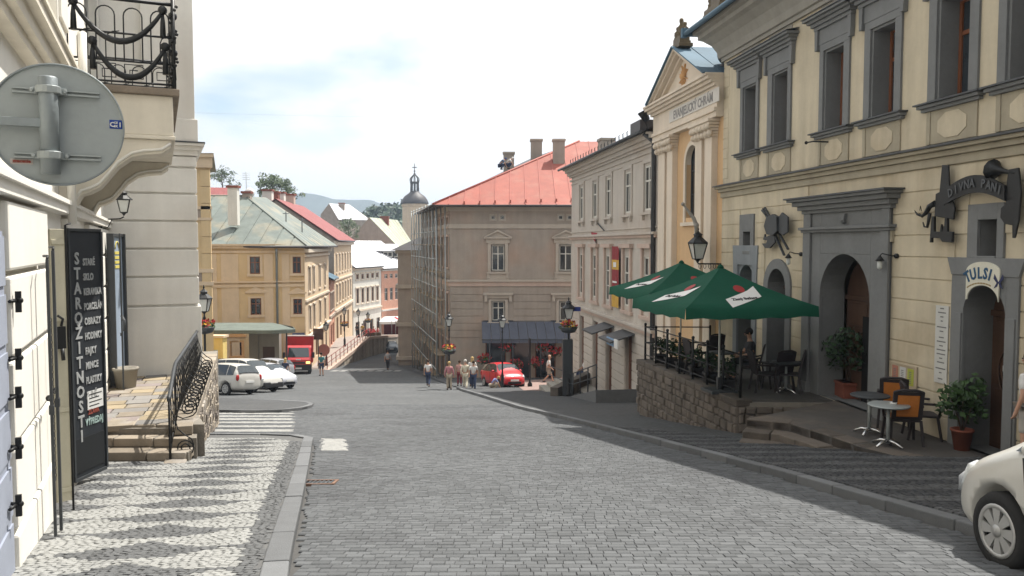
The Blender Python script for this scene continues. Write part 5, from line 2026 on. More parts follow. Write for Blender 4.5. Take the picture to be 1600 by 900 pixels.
# ---- green parasols
def parasol(label, px, py_foot, half, z_edge, z_apex, rot):
    p = plane_z(px, py_foot, PZ)
    o = thing('parasol', label, 'parasol', (p.x, p.y, PZ), rot, 'green beer parasols on the cafe terrace')
    ze, za = z_edge - PZ, z_apex - PZ
    n = 6
    def sag(t):
        return .10 * 4 * t * (1 - t)
    # four canopy panels
    cs = [(-half, -half), (half, -half), (half, half), (-half, half)]
    for i in range(4):
        a, b = Vector(cs[i]), Vector(cs[(i + 1) % 4])
        x = MB()
        g = []
        for r_ in range(n + 1):
            t = r_ / n
            row = []
            for c in range(9):
                s = c / 8
                e = a + (b - a) * s
                dip = .05 * sin(pi * s) * t
                row.append((e.x * t * (1 - 0), e.y * t, za + (ze - za) * t - sag(t) * .6 - dip * .6))
            g.append(row)
        for r_ in range(n):
            for c in range(8):
                x.face([g[r_][c], g[r_][c + 1], g[r_ + 1][c + 1], g[r_ + 1][c]], 0, True)
        # valance
        out = Vector(((a + b).x, (a + b).y)).normalized() * .02
        for c in range(8):
            q0, q1 = g[n][c], g[n][c + 1]
            x.face([q0, q1, (q1[0] + out.x, q1[1] + out.y, q1[2] - .20 - .035 * (c % 2)), (q0[0] + out.x, q0[1] + out.y, q0[2] - .20 - .035 * ((c + 1) % 2))], 0, True)
        pnl = x.build('canopy_panel', M['umbrella'], o)
        # printed emblem: white slanted field under a red disc
        mid = (a + b) / 2
        ex = (b - a).normalized()
        def PT(s, t, lift=.012):
            e = mid * t + ex * s
            nrm = Vector((mid.normalized().x * (za - ze), mid.normalized().y * (za - ze), half)).normalized()
            sp_ = .5 + s / (2 * half * t) if t > .05 else .5
            return (e.x + nrm.x * lift, e.y + nrm.y * lift, za + (ze - za) * t - sag(t) * .6 - .03 * sin(pi * min(1, max(0, sp_))) * t + nrm.z * lift)
        x = MB()
        for k in range(4):
            s0, s1 = -.46 + k * .23, -.46 + (k + 1) * .23
            sl = lambda s: .72 - s * .30
            x.face([PT(s0, sl(s0) + .11), PT(s1, sl(s1) + .11), PT(s1, sl(s1) - .11 - .03 * (k == 3)), PT(s0, sl(s0) - .11)])
        x.build('print_field', M['white_print'], pnl, fix=False)
        x = MB()
        ring = [PT(.06 + .13 * cos(2 * pi * k / 14), .50 + .085 * sin(2 * pi * k / 14), .016) for k in range(14)]
        x.face(ring)
        x.build('print_disc', M['red_print'], pnl, fix=False)
        me = text_mesh('Zlatý Bažant', .13, 'CENTER', .004, .001)
        me.materials.append(plain('black_print', (.02, .02, .02)))
        lo = link('lettering', me, pnl)
        c0 = Vector(PT(0, .72, .022))
        exx = (Vector(PT(.3, .70, .022)) - Vector(PT(-.3, .74, .022))).normalized()
        upv = (Vector(PT(0, .62, .022)) - Vector(PT(0, .80, .022))).normalized()
        upv = (upv - exx * upv.dot(exx)).normalized()
        lo.matrix_local = Matrix.Translation(c0 - upv * .08) @ Matrix((exx, upv, exx.cross(upv))).transposed().to_4x4()
        x = MB()
        x.bar((0, 0, za - .10), (a.x * .97, a.y * .97, ze - .07), .025, .02)
        x.build('rib', M['iron_grey'], o)
    x = MB()
    x.tube([(0, 0, 0), (0, 0, za + .02)], .026, 8)
    x.build('pole', plain('pale_pole_paint', (.55, .55, .52)), o)
    x = MB()
    x.lathe([(.05, za - .06), (.09, za - .02), (.05, za + .03), (.01, za + .05)], 8)
    x.build('finial', M['umbrella'], o)
    x = MB()
    x.box(-.32, .32, -.32, .32, .0, .07).box(-.05, .05, -.05, .05, .07, .35)
    x.build('base', M['iron_grey'], o, bevel=.01)
    return o
parasol('nearer green parasol on a white pole, its front panel printed with a white emblem', 1123, 612, 1.58, .28, 1.13, radians(12))
parasol('farther green parasol on the terrace with sun on its left half', 1063, 568, 1.64, .34, 1.14, radians(12))
# ================================================================== CHURCH between the inn and the grey town house
CF = Frame((5.52, 30.54, -4.65), RPHI)
ch_ = thing('church', 'apricot church front with cream pilasters, tall dark window and a pediment', 'church', CF.o, RPHI)
def Cz(z):
    return z + 4.65
CL = 6.22
wn0, wn1 = CF.u(1071), CF.u(1091)
x = MB()
chole = (wn0, wn1, Cz(2.55), Cz(4.95))
dhole = (wn0 - .3, wn1 + .3, 0, Cz(-1.6))
wall_panel(x, .12, CL - .02, -1, Cz(6.6), [chole, dhole], .3, 0)
for q in (((.12, 0), (.12, 14)), ((CL - .02, 0), (CL - .02, 14))):
    (a, b), (c, d) = q
    x.face([(a, b, -1), (c, d, -1), (c, d, Cz(6.6)), (a, b, Cz(6.6))])
x.build('wall', M['church_orange'], ch_)
sp = Cz(4.95) - (wn1 - wn0) / 2
x = MB()
arch_fill(x, wn0, wn1, Cz(4.95), sp, -.0, .15, 0, 12)
x.build('window_arch', M['church_white'], ch_)
x = MB()
for k in range(6):
    a = wn0 - .16
x.box(wn0 - .16, wn0, -.05, .02, Cz(2.4), sp).box(wn1, wn1 + .16, -.05, .02, Cz(2.4), sp).box(wn0 - .3, wn1 + .3, -.10, .02, Cz(2.28), Cz(2.4))
c, r = (wn0 + wn1) / 2, (wn1 - wn0) / 2
for i in range(12):
    t0, t1 = pi * i / 12, pi * (i + 1) / 12
    x.prism([(c + r * cos(t0), sp + r * sin(t0)), (c + (r + .16) * cos(t0), sp + (r + .16) * sin(t0)), (c + (r + .16) * cos(t1), sp + (r + .16) * sin(t1)), (c + r * cos(t1), sp + r * sin(t1))], -.05, .02)
x.build('window_surround', M['church_white'], ch_)
window(ch_, wn0, Cz(2.55), wn1 - wn0, 2.4, .2, 'six', 'iron_grey', .05)
panel_door(ch_, wn0 - .3, wn1 + .3, 0, Cz(-1.6), .25, M['wood_door'], 2, 3, False)
for a, b in ((1035, 1045), (1048.5, 1057), (1093, 1103), (1108, 1119)):
    u0, u1 = CF.u(a), CF.u(b)
    x = MB()
    x.box(u0, u1, -.20, .02, .9, Cz(4.95)).box(u0 - .06, u1 + .06, -.27, .02, .0, .9).box(u0 - .04, u1 + .04, -.24, .02, .9, 1.15)
    x.build('pilaster', M['church_white'], ch_, bevel=.015)
    x = MB()
    for k in range(6):
        t = k / 5
        e = .02 + .16 * t * t
        x.box(u0 - e, u1 + e, -.22 - e * .9, .02, Cz(4.95) + .09 * k, Cz(4.95) + .09 * (k + 1) - .01)
    for s in (u0, (u0 + u1) / 2, u1):
        for k in range(2):
            x.ball((s, -.26 - .06 * k, Cz(5.05) + .2 * k), .10, 6)
    x.build('capital', M['church_white'], ch_)
# entablature and inscription
x = MB()
for z0, z1, d in ((5.50, 5.66, .24), (5.66, 5.78, .30), (5.78, 6.42, .22), (6.42, 6.52, .32), (6.52, 6.62, .42), (6.62, 6.72, .52), (6.72, 6.80, .58)):
    x.box(.12 - d * .5, CL - .03, -d, .02, Cz(z0), Cz(z1))
x.build('entablature', M['church_white'], ch_, bevel=.01)
x = MB()
u0, u1 = CF.u(1041, .3), CF.u(1117, .3)
x.box(u0, u1, -.245, -.22, Cz(5.92), Cz(6.34))
fr_ = x.build('inscription_panel', plain('pale_inscription_stone', (.60, .57, .52)), ch_)
letter('EVANJELICKÝ CHRÁM', .40, plain('grey_inscription', (.26, .25, .24)), fr_, ((u0 + u1) / 2, -.25, Cz(5.99)), sx=(u1 - u0) / 4.9, bold=.006)
# pediment
pu0, pu1, pz0, pz1 = .40, 6.08, Cz(6.80), Cz(8.22)
pc = (pu0 + pu1) / 2
x = MB()
x.prism([(pu0 + .5, pz0), (pu1 - .5, pz0), (pc, pz1 - .22)], -.18, .02)
x.build('tympanum', M['church_white'], ch_)
for sgn in (-1, 1):
    x = MB()
    e = pc + sgn * (pu1 - pc)
    for dz, d, th in ((0, .58, .10), (-.10, .48, .10), (-.22, .32, .12)):
        k = abs(dz) * 1.9
        x.prism([(e - sgn * k, pz0 + .02), (e - sgn * (k + th * 1.9), pz0 + .02), (pc, pz1 + dz - th), (pc, pz1 + dz)], -d, .02)
    x.build('raking_cornice', M['church_white'], ch_)
    x = MB()
    x.prism([(e + sgn * .08, pz0 + .0), (e + sgn * .02, pz0 - .02), (pc, pz1 + .01), (pc, pz1 + .05)], -.66, .05)
    x.build('flashing', M['roof_blue'], ch_)
x = MB()
for i in range(16):
    a = 2 * pi * i / 16
    l = .42 if i % 2 else .30
    x.prism([(pc + .08 * cos(a - .2), pz0 + .48 + .08 * sin(a - .2)), (pc + l * cos(a), pz0 + .48 + l * sin(a)), (pc + .08 * cos(a + .2), pz0 + .48 + .08 * sin(a + .2))], -.24, -.18)
x.ball((pc, -.22, pz0 + .48), .13, 8)
x.build('sunburst', M['orange_trim'], ch_)
x = MB()
for sgn in (-1, 1):
    e = pc + sgn * (pu1 - pc + .1)
    x.poly([(pc, -.60, pz1 + .05), (e, -.60, pz0 - .02), (e, 14, pz0 - .02), (pc, 14, pz1 + .05)], [(0, 1, 2, 3)])
x.face([(pc, 14, pz1 + .05), (pc + 2.9, 14, pz0), (pc - 2.9, 14, pz0)])
rf = x.build('roof', M['roof_blue'], ch_)
for sgn in (-1, 1):
    for k in range(8):
        s_ = MB()
        yy = k * .9
        s_.bar((pc, yy, pz1 + .06), (pc + sgn * 2.9, yy, pz0 + .0), .03, .03)
        s_.build('roof_seam', M['roof_blue'], rf)
def carved(name, label, loc, s, n=3):
    """carved gilt roof ornament: urns and busts on a stepped base"""
    o = thing(name, label, 'roof ornament', loc, RPHI)
    g = plain('gilt_carving', (.11, .08, .04), var=.35, scale=8, rough=.5, metal=.3)
    x = MB()
    x.box(-.5 * s, .5 * s, -.25 * s, .25 * s, 0, .12 * s).box(-.42 * s, .42 * s, -.2 * s, .2 * s, .12 * s, .22 * s).box(-.36 * s, .36 * s, -.18 * s, .18 * s, .22 * s, .40 * s)
    x.build('base', g, o, bevel=.01)
    for i in range(n):
        t = (i - (n - 1) / 2)
        h = .62 if i == (n // 2) else .42
        cx = t * .34 * s
        x = MB()
        x.lathe([(.12 * s, .36 * s), (.16 * s, .45 * s), (.09 * s, (.40 + h * .3) * s), (.15 * s, (.40 + h * .55) * s), (.06 * s, (.40 + h * .75) * s), (.085 * s, (.40 + h * .92) * s), (.07 * s, (.40 + h * 1.05) * s), (.005, (.40 + h * 1.12) * s)], 8, (cx, 0, 0))
        x.ball((cx - .11 * s, -.05 * s, .58 * s), .06 * s, 5).ball((cx + .11 * s, -.05 * s, .58 * s), .06 * s, 5)
        x.build('bust', g, o)
    return o
carved('roof_ornament', 'gilt carved ornament with busts on the tip of the church pediment', CF.w(pc, pz1 - .05, .30), .95)
carved('roof_ornament', 'gilt carved finial on the inn roof edge nearest the church', at(1111, 30, 25.2), .75, 1)
carved('roof_ornament', 'larger gilt carved ornament higher up the inn roof edge, cut by the picture top', at(1126, 17, 24.6), 1.0, 3)
x = MB()
x.ball((0, 0, .22), .30, 8).lathe([(.16, -.3), (.22, -.1), (.1, .0)], 8)
o = x.build('dark_roof_ball', M['roof_dark'], None, CF.w(5.4, pz0 + .5, -.4))
tag(o, 'dark metal ball on the blue church roof next to the inn', 'roof ball')
# flood light on an arm
p = at(1024, 205, 30.9)
fl = thing('floodlight', 'black floodlight on a bent arm at the left end of the church eaves', 'floodlight', p, RPHI)
h0 = at(1007, 181, 30.9) - p
x = MB()
rr_ = Matrix.Rotation(-RPHI, 3, 'Z')
hd = rr_ @ Vector(h0)
x.tube([(0, .2, 0), (0, -.05, 0), (hd.x * .6, hd.y * .6, -.02), (hd.x, hd.y, hd.z - .15)], .03, 6)
x.build('arm', M['iron'], fl)
x = MB()
x.lathe([(.001, -.22), (.13, -.2), (.17, .05), (.20, .18), (.17, .2), (.001, .15)], 10, hd, 0, True, 'z', Matrix.Rotation(.5, 3, 'X'))
x.build('head', M['iron'], fl)
# curved sculptural lamp arm and the lantern on its bracket
p = RF.w(-1.35, 0, 1.3)
lb = thing('bracket_lantern', 'black street lantern on a wrought bracket above the green parasols', 'lantern', at(1090, 410, 24.6), RPHI)
dwall = 2.0
x = MB()
xo = rr_ @ (RF.w(.0, 0, .0) - lb.location)
x.tube([(0, 0, -.04), (xo.x, xo.y + .0, -.04)], .022, 6)
for k in range(5):
    t = (k + .5) / 5
    c_ = Vector((xo.x * t, xo.y * t, -.12))
    x.tube([(c_.x + .10 * cos(a) * 1.0, c_.y, c_.z + .07 * sin(a)) for a in [2 * pi * i / 10 for i in range(10)]], .010, 4, closed=True)
x.build('bracket', M['iron'], lb)
lantern(lb, (0, 0, .05), 1.15)
p2 = rr_ @ (at(1087, 362, 24.6) - lb.location)
pts = [rr_ @ (at(a, b, 24.6) - lb.location) for a, b in ((1088, 364), (1088, 352), (1084, 341), (1078, 333), (1072, 325), (1067, 319))]
x = MB()
x.tube(pts, [.05, .07, .06, .05, .035, .03], 7).ball(pts[-1], .06, 6).ball(pts[1], .09, 6)
x.build('curved_neck', plain('weathered_stone_arm', (.30, .28, .25)), lb)

# ================================================================== GREY TOWN HOUSE
MF = Frame((3.40, 46.0, -6.75), RPHI)
tb = thing('grey_town_house', 'grey beige town house with slim windows, red banner and a row of brown doors', 'building', MF.o, RPHI)
def Mz(z):
    return z + 6.75
ML = 15.58
wc = [MF.u(a) for a in (909, 930, 951, 981, 1012)]
dc = [(MF.u(a), MF.u(b)) for a, b in ((907, 915), (928, 937), (949, 957), (979, 988))]
hs = []
for u in wc:
    hs += [(u - .48, u + .48, Mz(3.0), Mz(4.75)), (u - .46, u + .46, Mz(-1.0), Mz(1.15))]
for a, b in dc:
    hs.append((a, a + 1.0, .0, Mz(-2.2)))
x = MB()
wall_panel(x, 0, ML - .02, -1.5, Mz(5.6), hs, .15, 0)
x.face([(0, 0, -1.5), (0, 12, -1.5), (0, 12, Mz(5.6)), (0, 0, Mz(5.6))])
x.face([(ML - .02, 0, -1.5), (ML - .02, 12, -1.5), (ML - .02, 12, Mz(5.6)), (ML - .02, 0, Mz(5.6))])
x.face([(0, 12, -1.5), (ML, 12, -1.5), (ML, 12, Mz(5.6)), (0, 12, Mz(5.6))])
x.build('wall', M['town_grey'], tb, fix=False)
x = MB()
for z, h, d in ((5.2, .1, .06), (5.42, .1, .1), (5.52, .16, .2), (5.68, .14, .34), (5.82, .08, .46)):
    x.box(-.3, ML - .03, -d, .02, Mz(z), Mz(z + h))
x.build('eaves_cornice', M['town_grey'], tb)
x = MB()
x.poly([(-.6, -.62, Mz(5.90)), (ML, -.62, Mz(5.90)), (ML, 6, Mz(8.6)), (3, 6, Mz(8.6)), (ML, 12.6, Mz(5.9)), (-.6, 12.6, Mz(5.9))], [(0, 1, 2, 3), (0, 3, 5), (2, 4, 5, 3), (0, 5, 4, 1)])
rf = x.build('roof', M['lead'], tb)
x = MB()
x.tube([(-.6, -.66, Mz(5.9)), (ML - .05, -.66, Mz(5.9))], .07, 6)
x.build('gutter', M['lead'], rf)
for k in range(24):
    u = .2 + k * .64
    x = MB()
    x.tube([(u, -.1, Mz(6.12)), (u, -.12, Mz(6.40)), (u + .1, -.12, Mz(6.42))], .022, 4)
    x.build('snow_guard', M['iron_grey'], rf)
for z, h, d in ((1.92, .12, .10), (2.04, .10, .18), (-1.92, .16, .12), (-1.76, .12, .22), (5.0, .06, .04), (2.3, .05, .05)):
    x = MB()
    x.box(-.02 - d, ML - .03, -d, .02, Mz(z), Mz(z + h))
    x.build('string_course', M['town_pink'] if z in (1.92, -1.92) else M['town_grey'], tb, bevel=.01)
for u in wc:
    window(tb, u - .48, Mz(3.0), .96, 1.75, .06, 'cross', 'frame_white', .07)
    window(tb, u - .46, Mz(-1.0), .92, 2.15, .06, 'six', 'frame_white', .06)
    x = MB()
    x.box(u - .66, u - .48, -.06, .02, Mz(2.9), Mz(4.85)).box(u + .48, u + .66, -.06, .02, Mz(2.9), Mz(4.85)).box(u - .66, u + .66, -.06, .02, Mz(4.85), Mz(5.0))
    x.box(u - .72, u + .72, -.14, .02, Mz(2.82), Mz(2.92)).box(u - .6, u - .45, -.12, .02, Mz(2.62), Mz(2.82)).box(u + .45, u + .6, -.12, .02, Mz(2.62), Mz(2.82))
    x.build('window_surround', M['town_grey'], tb, bevel=.01)
    x = MB()
    x.box(u - .7, u - .5, -.10, .02, Mz(-1.2), Mz(1.5)).box(u + .5, u + .7, -.10, .02, Mz(-1.2), Mz(1.5)).box(u - .85, u + .85, -.20, .02, Mz(1.5), Mz(1.68)).box(u - .85, u + .85, -.12, .02, Mz(-1.35), Mz(-1.2))
    x.build('window_surround', M['town_pink'], tb, bevel=.01)
k = 0
edges = sorted([(a - .05, a + 1.05) for a, b in dc])
for k in range(11):
    z0, z1 = .3 + k * .40, .3 + (k + 1) * .40
    if z1 > Mz(-1.95):
        break
    for a, b in free_spans(0, ML - .03, edges if z0 < Mz(-2.2) else []):
        x = MB()
        x.box(a, b, -.045, .02, z0 + .02, z1 - .02)
        x.build('plaster_course', M['town_grey'], tb, bevel=.01)
for a, b in dc:
    panel_door(tb, a, a + 1.0, .0, Mz(-2.2), .14, plain('red_brown_door', (.12, .05, .03)), 2, 4, False)
for (a, b) in (dc[2], dc[3]):
    x = MB()
    x.poly([(a - .5, 0, Mz(-2.1)), (a + 1.5, 0, Mz(-2.1)), (a + 1.5, -1.1, Mz(-2.45)), (a - .5, -1.1, Mz(-2.45)), (a - .5, 0, Mz(-2.06)), (a + 1.5, 0, Mz(-2.06)), (a + 1.5, -1.1, Mz(-2.38)), (a - .5, -1.1, Mz(-2.38))],
           [(0, 1, 2, 3), (4, 5, 6, 7), (0, 1, 5, 4), (1, 2, 6, 5), (2, 3, 7, 6), (3, 0, 4, 7)])
    x.build('door_canopy', M['lead'], tb)
x = MB()
u = ML - .22
x.tube([(u, -.1, -.8), (u, -.1, Mz(5.5)), (u, -.5, Mz(5.85))], .09, 8)
x.build('downpipe', M['lead'], tb)
x = MB()
x.box(MF.u(1006), MF.u(1022), -.6, 0, Mz(5.9), Mz(6.4))
x.build('hatch', M['roof_dark'], rf)
# chimney behind the eaves
o = thing('chimney', 'pale square chimney rising behind the grey town house eaves', 'chimney', at(947, 246, 48), RPHI)
x = MB()
x.box(-.42, .42, -.4, .4, -2.5, .95).box(-.48, .48, -.46, .46, .95, 1.1)
x.build('stack', M['old_grey'], o, bevel=.01)
# banner, flag, signs
b0 = MF.rect(960, 385, 971, 480)
o = thing('banner', 'long red and yellow vertical banner hanging between two lower windows', 'banner', MF.w(b0[0], b0[2], .12), RPHI)
w, h = b0[1] - b0[0], b0[3] - b0[2]
for k, (za, zb, cc) in enumerate(((0, .22, 'y'), (.22, .62, 'r'), (.62, .78, 'y'), (.78, 1.0, 'r'))):
    x = MB()
    for j in range(4):
        x.face([(w * j / 4, -.02 * (j % 2), za * h), (w * (j + 1) / 4, -.02 * ((j + 1) % 2), za * h), (w * (j + 1) / 4, -.02 * ((j + 1) % 2), zb * h), (w * j / 4, -.02 * (j % 2), zb * h)])
    x.build('cloth_field', plain('banner_red', (.25, .035, .04)) if cc == 'r' else plain('banner_yellow', (.55, .33, .06)), o, fix=False)
x = MB()
x.box(w * .3, w * .7, -.03, -.021, .66 * h, .74 * h).box(w * .2, w * .8, -.03, -.021, .3 * h, .33 * h).box(w * .2, w * .8, -.03, -.021, .4 * h, .43 * h)
x.build('print_line', M['white_print'], o)
p = MF.w(wc[2] - .1, Mz(2.3), .2)
fg = thing('flag', 'dark red and green flag hanging from a slanted pole on the grey town house', 'flag', p, 0)
tip = at(913, 325, 44.5) - p
x = MB()
x.tube([(0, 0, 0), tip], .03, 6)
x.build('pole', M['iron_grey'], fg)
for k, (t0, t1, cc) in enumerate(((.98, .72, (.38, .03, .03)), (.72, .5, (.03, .06, .04)), (.5, .32, (.33, .04, .05)))):
    x = MB()
    a, b = tip * t0, tip * t1
    for j in range(5):
        s0, s1 = j / 5, (j + 1) / 5
        f = lambda q, s: (q.x + .12 * sin(s * 7), q.y + .06 * cos(s * 9), q.z - s * (.5 + .35 * k))
        x.face([f(a, s0), f(b, s0), f(b, s1), f(a, s1)], 0, True)
    x.build('cloth', plain('flag_cloth_%s' % ('red', 'green', 'crimson')[k], cc), fg, fix=False)
u, z = MF.uv(960, 521)
o = thing('name_plate', 'two small dark plates beside the third brown door', 'plate', MF.w(u, z, .06), RPHI)
for k in range(2):
    x = MB()
    x.box(-.5, .5, -.03, 0, -.35 * k - .18, -.35 * k)
    x.build('plate', M['wood_door'], o)
q = MF.rect(982, 529, 1001, 541)
o = thing('shop_sign', 'small blue and white shop sign under the door canopy beside the terrace', 'sign', MF.w(q[0], q[2], .9), RPHI)
w, h = q[1] - q[0], q[3] - q[2]
x = MB()
x.box(0, w * .65, -.04, 0, 0, h)
x.build('board', plain('pale_blue_board', (.22, .34, .50)), o)
x = MB()
x.box(w * .7, w, -.05, 0, -.02, h + .03)
x.build('side_board', M['white_print'], o)
x = MB()
x.box(w * .08, w * .55, -.045, -.041, h * .35, h * .6)
x.build('print_line', M['white_print'], o)
# entrance steps and ramp with rails
es = thing('entrance_steps', 'grey stone entrance steps against the grey town house', 'steps', MF.w(dc[0][0], -.0, 0), RPHI)
es.location.z = gz(es.location.y) + .25
L_ = dc[2][0] + 1.0 - dc[0][0]
for k in range(4):
    x = MB()
    x.box(-.4, L_ + .3, -2.2 + k * .42, 0, -.6 + k * .17, .17 * k + .35 - .2)
    x.build('step', M['trim_light'], es, bevel=.015)
rp2 = thing('stone_ramp', 'sloping stone ramp with a grey pipe railing before the brown doors', 'ramp', MF.w(dc[2][0] + 1.4, 0, 0), RPHI)
rp2.location.z = gz(rp2.location.y) + .05
x = MB()
x.prism([(0, -.9), (0, .15), (4.6, 1.25), (4.6, -.9)], -2.0, -.05)
x.build('ramp', M['kerb'], rp2, bevel=.01)
for y_ in (-1.95,):
    for k in range(4):
        t = k / 3
        x = MB()
        x.tube([(.1 + 4.4 * t, y_, .15 + 1.06 * t), (.1 + 4.4 * t, y_, 1.2 + 1.06 * t)], .03, 6)
        x.build('post', M['iron_grey'], rp2)
    for dz in (.55, 1.05):
        x = MB()
        x.tube([(.1, y_, .15 + dz), (4.5, y_, 1.21 + dz)], .025, 6)
        x.build('rail', M['iron_grey'], rp2)
x = MB()
for k, (a, b) in enumerate(((-4.4, 0.0),)):
    for dz in (.55, 1.0):
        x.tube([(a, -2.3, dz - .1), (b, -2.0, dz + .15)], .02, 5)
x.build('rail', M['iron_grey'], rp2)

# ================================================================== RED-ROOFED GREY HOUSE with scaffolding
GF = Frame((-4.48, 58.0, -8.4), 0.0)
gh = thing('red_roof_house', 'weathered grey corner house under a big faded red sheet metal roof', 'house', GF.o, 0)
def Gz(z):
    return z + 8.4
GE = 4.45
S1 = Vector((-3.9, 17.0))
whs = []
wins = [((767, 382, 789, 424)), ((873, 382, 895, 424)), ((768, 470, 789, 502)), ((874, 470, 895, 502))]
rc = [GF.rect(*q) for q in wins]
att = [GF.rect(765.5, 335, 775.5, 344.5), GF.rect(780, 335, 790, 344.5), GF.rect(871, 335, 881, 344.5), GF.rect(885, 335, 895, 344.5)]
shop = GF.rect(755, 532, 872, 596)
shops = [(shop[0] + i * (shop[1] - shop[0]) / 3 + .15, shop[0] + (i + 1) * (shop[1] - shop[0]) / 3 - .15, .3, shop[3]) for i in range(3)]
x = MB()
wall_panel(x, 0, 17, -1.5, Gz(GE), rc + att + shops, .3, 0)
x.build('wall', M['old_grey'], gh, fix=False)
SF = Frame((-4.48 + S1.x, 58 + S1.y, -8.4), atan2(-S1.y, -S1.x))   # side facade, x from far to near
SL = S1.length
swins = []
for i in range(7):
    u = 1.0 + i * 2.5
    swins += [(u, u + 1.0, Gz(.0), Gz(2.2)), (u, u + 1.0, Gz(-3.8), Gz(-1.9)), (u, u + 1.0, Gz(2.95), Gz(3.6))]
    swins.append((u - .1, u + 1.2, .4 - 1, Gz(-5.3)))
x = MB()
wall_panel(x, 0, SL, -2.5, Gz(GE), swins, .3, 0)
T_ = Matrix.Translation((S1.x, S1.y, 0)) @ Matrix.Rotation(SF.phi, 4, 'Z')
y_ = MB()
y_.merge(x, T_)
y_.face([(S1.x, S1.y, -2.5), (17, S1.y, -2.5), (17, S1.y, Gz(GE)), (S1.x, S1.y, Gz(GE))])
y_.face([(17, 0, -2.5), (17, S1.y, -2.5), (17, S1.y, Gz(GE)), (17, 0, Gz(GE))])
y_.build('side_wall', M['old_grey'], gh, fix=False)
sd_ = bpy.data.objects.new('side_windows', None)
for q in swins:
    o = window(gh, 0, 0, q[1] - q[0], q[3] - q[2], 0, 'cross', 'frame_white' if q[2] > 4 else 'frame_brown', .07)
    o.matrix_local = T_ @ Matrix.Translation((q[0], .2, q[2]))
    x = MB()
    x.box(q[0] - .16, q[0], -.08, .02, q[2], q[3]).box(q[1], q[1] + .16, -.08, .02, q[2], q[3]).box(q[0] - .25, q[1] + .25, -.16, .02, q[3], q[3] + .16).box(q[0] - .2, q[1] + .2, -.12, .02, q[2] - .12, q[2])
    o = x.build('window_surround', M['town_pink'], gh)
    o.matrix_local = T_
bpy.data.objects.remove(sd_)
for q in rc:
    window(gh, q[0] + .05, q[2] + .05, q[1] - q[0] - .1, q[3] - q[2] - .1, .2, 'cross', 'frame_white', .07)
for q in att:
    window(gh, q[0] + .07, q[2] + .07, q[1] - q[0] - .14, q[3] - q[2] - .14, .12, 'plain', 'frame_white', .05)
    x = MB()
    x.box(q[0] - .03, q[1] + .03, -.04, .02, q[2] - .03, q[2] + .06).box(q[0] - .03, q[1] + .03, -.04, .02, q[3] - .06, q[3] + .03).box(q[0] - .03, q[0] + .06, -.04, .02, q[2] + .06, q[3] - .06).box(q[1] - .06, q[1] + .03, -.04, .02, q[2] + .06, q[3] - .06)
    x.build('window_surround', M['old_grey_pale'], gh)
for i, q in enumerate(rc):
    a, b, z0, z1 = q
    x = MB()
    x.box(a - .22, a, -.08, .02, z0 - .05, z1 + .1).box(b, b + .22, -.08, .02, z0 - .05, z1 + .1).box(a - .0, b + .0, -.08, .02, z1, z1 + .1)
    x.box(a - .3, b + .3, -.18, .02, z0 - .17, z0 - .05)
    if i < 2:
        x.box(a - .35, b + .35, -.10, .02, z1 + .1, z1 + .42).box(a - .5, b + .5, -.24, .02, z1 + .42, z1 + .54)
        c = (a + b) / 2
        x.prism([(a - .5, z1 + .54), (b + .5, z1 + .54), (c, z1 + 1.0)], -.12, .02)
        for s in (-1, 1):
            e = c + s * (b + .5 - c)
            x.prism([(e, z1 + .54), (e - s * .2, z1 + .54), (c, z1 + .92), (c, z1 + 1.05)], -.26, -.12)
        x.box(a - .3, b + .3, -.06, .02, z0 - .9, z0 - .17)
        for s in (a - .25, b + .1):
            x.box(s, s + .15, -.14, .02, z0 - .5, z0 - .17)
    else:
        x.box(a - .45, b + .45, -.12, .02, z1 + .18, z1 + .42).box(a - .6, b + .6, -.26, .02, z1 + .42, z1 + .58)
        for s in (a - .5, b + .3):
            x.box(s, s + .2, -.2, .02, z1 - .05, z1 + .42)
    x.build('window_surround', M['old_grey_pale'], gh, bevel=.01)
def band(py0, py1, d, m_):
    z0, z1 = GF.uv(720, py1)[1], GF.uv(720, py0)[1]
    x = MB()
    x.prism([(-d, -d), (17, -d), (17, .02), (.1, .02), (S1.x, S1.y), (S1.x - d, S1.y)], z0, z1, 0, 'xy')
    x.build('string_course', m_, gh)
band(350, 357, .08, M['old_grey_pale'])
band(437, 440, .20, M['old_grey_pale'])
band(440, 447, .08, M['town_pink'])
band(320, 330, .10, M['old_grey_pale'])
band(318, 321, .30, M['old_grey_pale'])
z = GF.uv(720, 449)[1]
for k in range(7):
    za, zb = z - (k + 1) * .52, z - k * .52
    cs = [(q[0] - .6, q[1] + .6) for q in rc[2:] if q[3] + .58 > za and q[2] - .17 < zb] + [(q[0] - .15, q[1] + .15) for q in shops if q[3] > za]
    for a, b in free_spans(.02, 17, cs):
        x = MB()
        x.box(a, b, -.04, .02, za + .02, zb - .02)
        x.build('plaster_course', M['old_grey'], gh, bevel=.01)
for q in shops:
    window(gh, q[0], q[2], q[1] - q[0], q[3] - q[2], .15, 'plain', 'frame_brown', .08, 'shop_window')
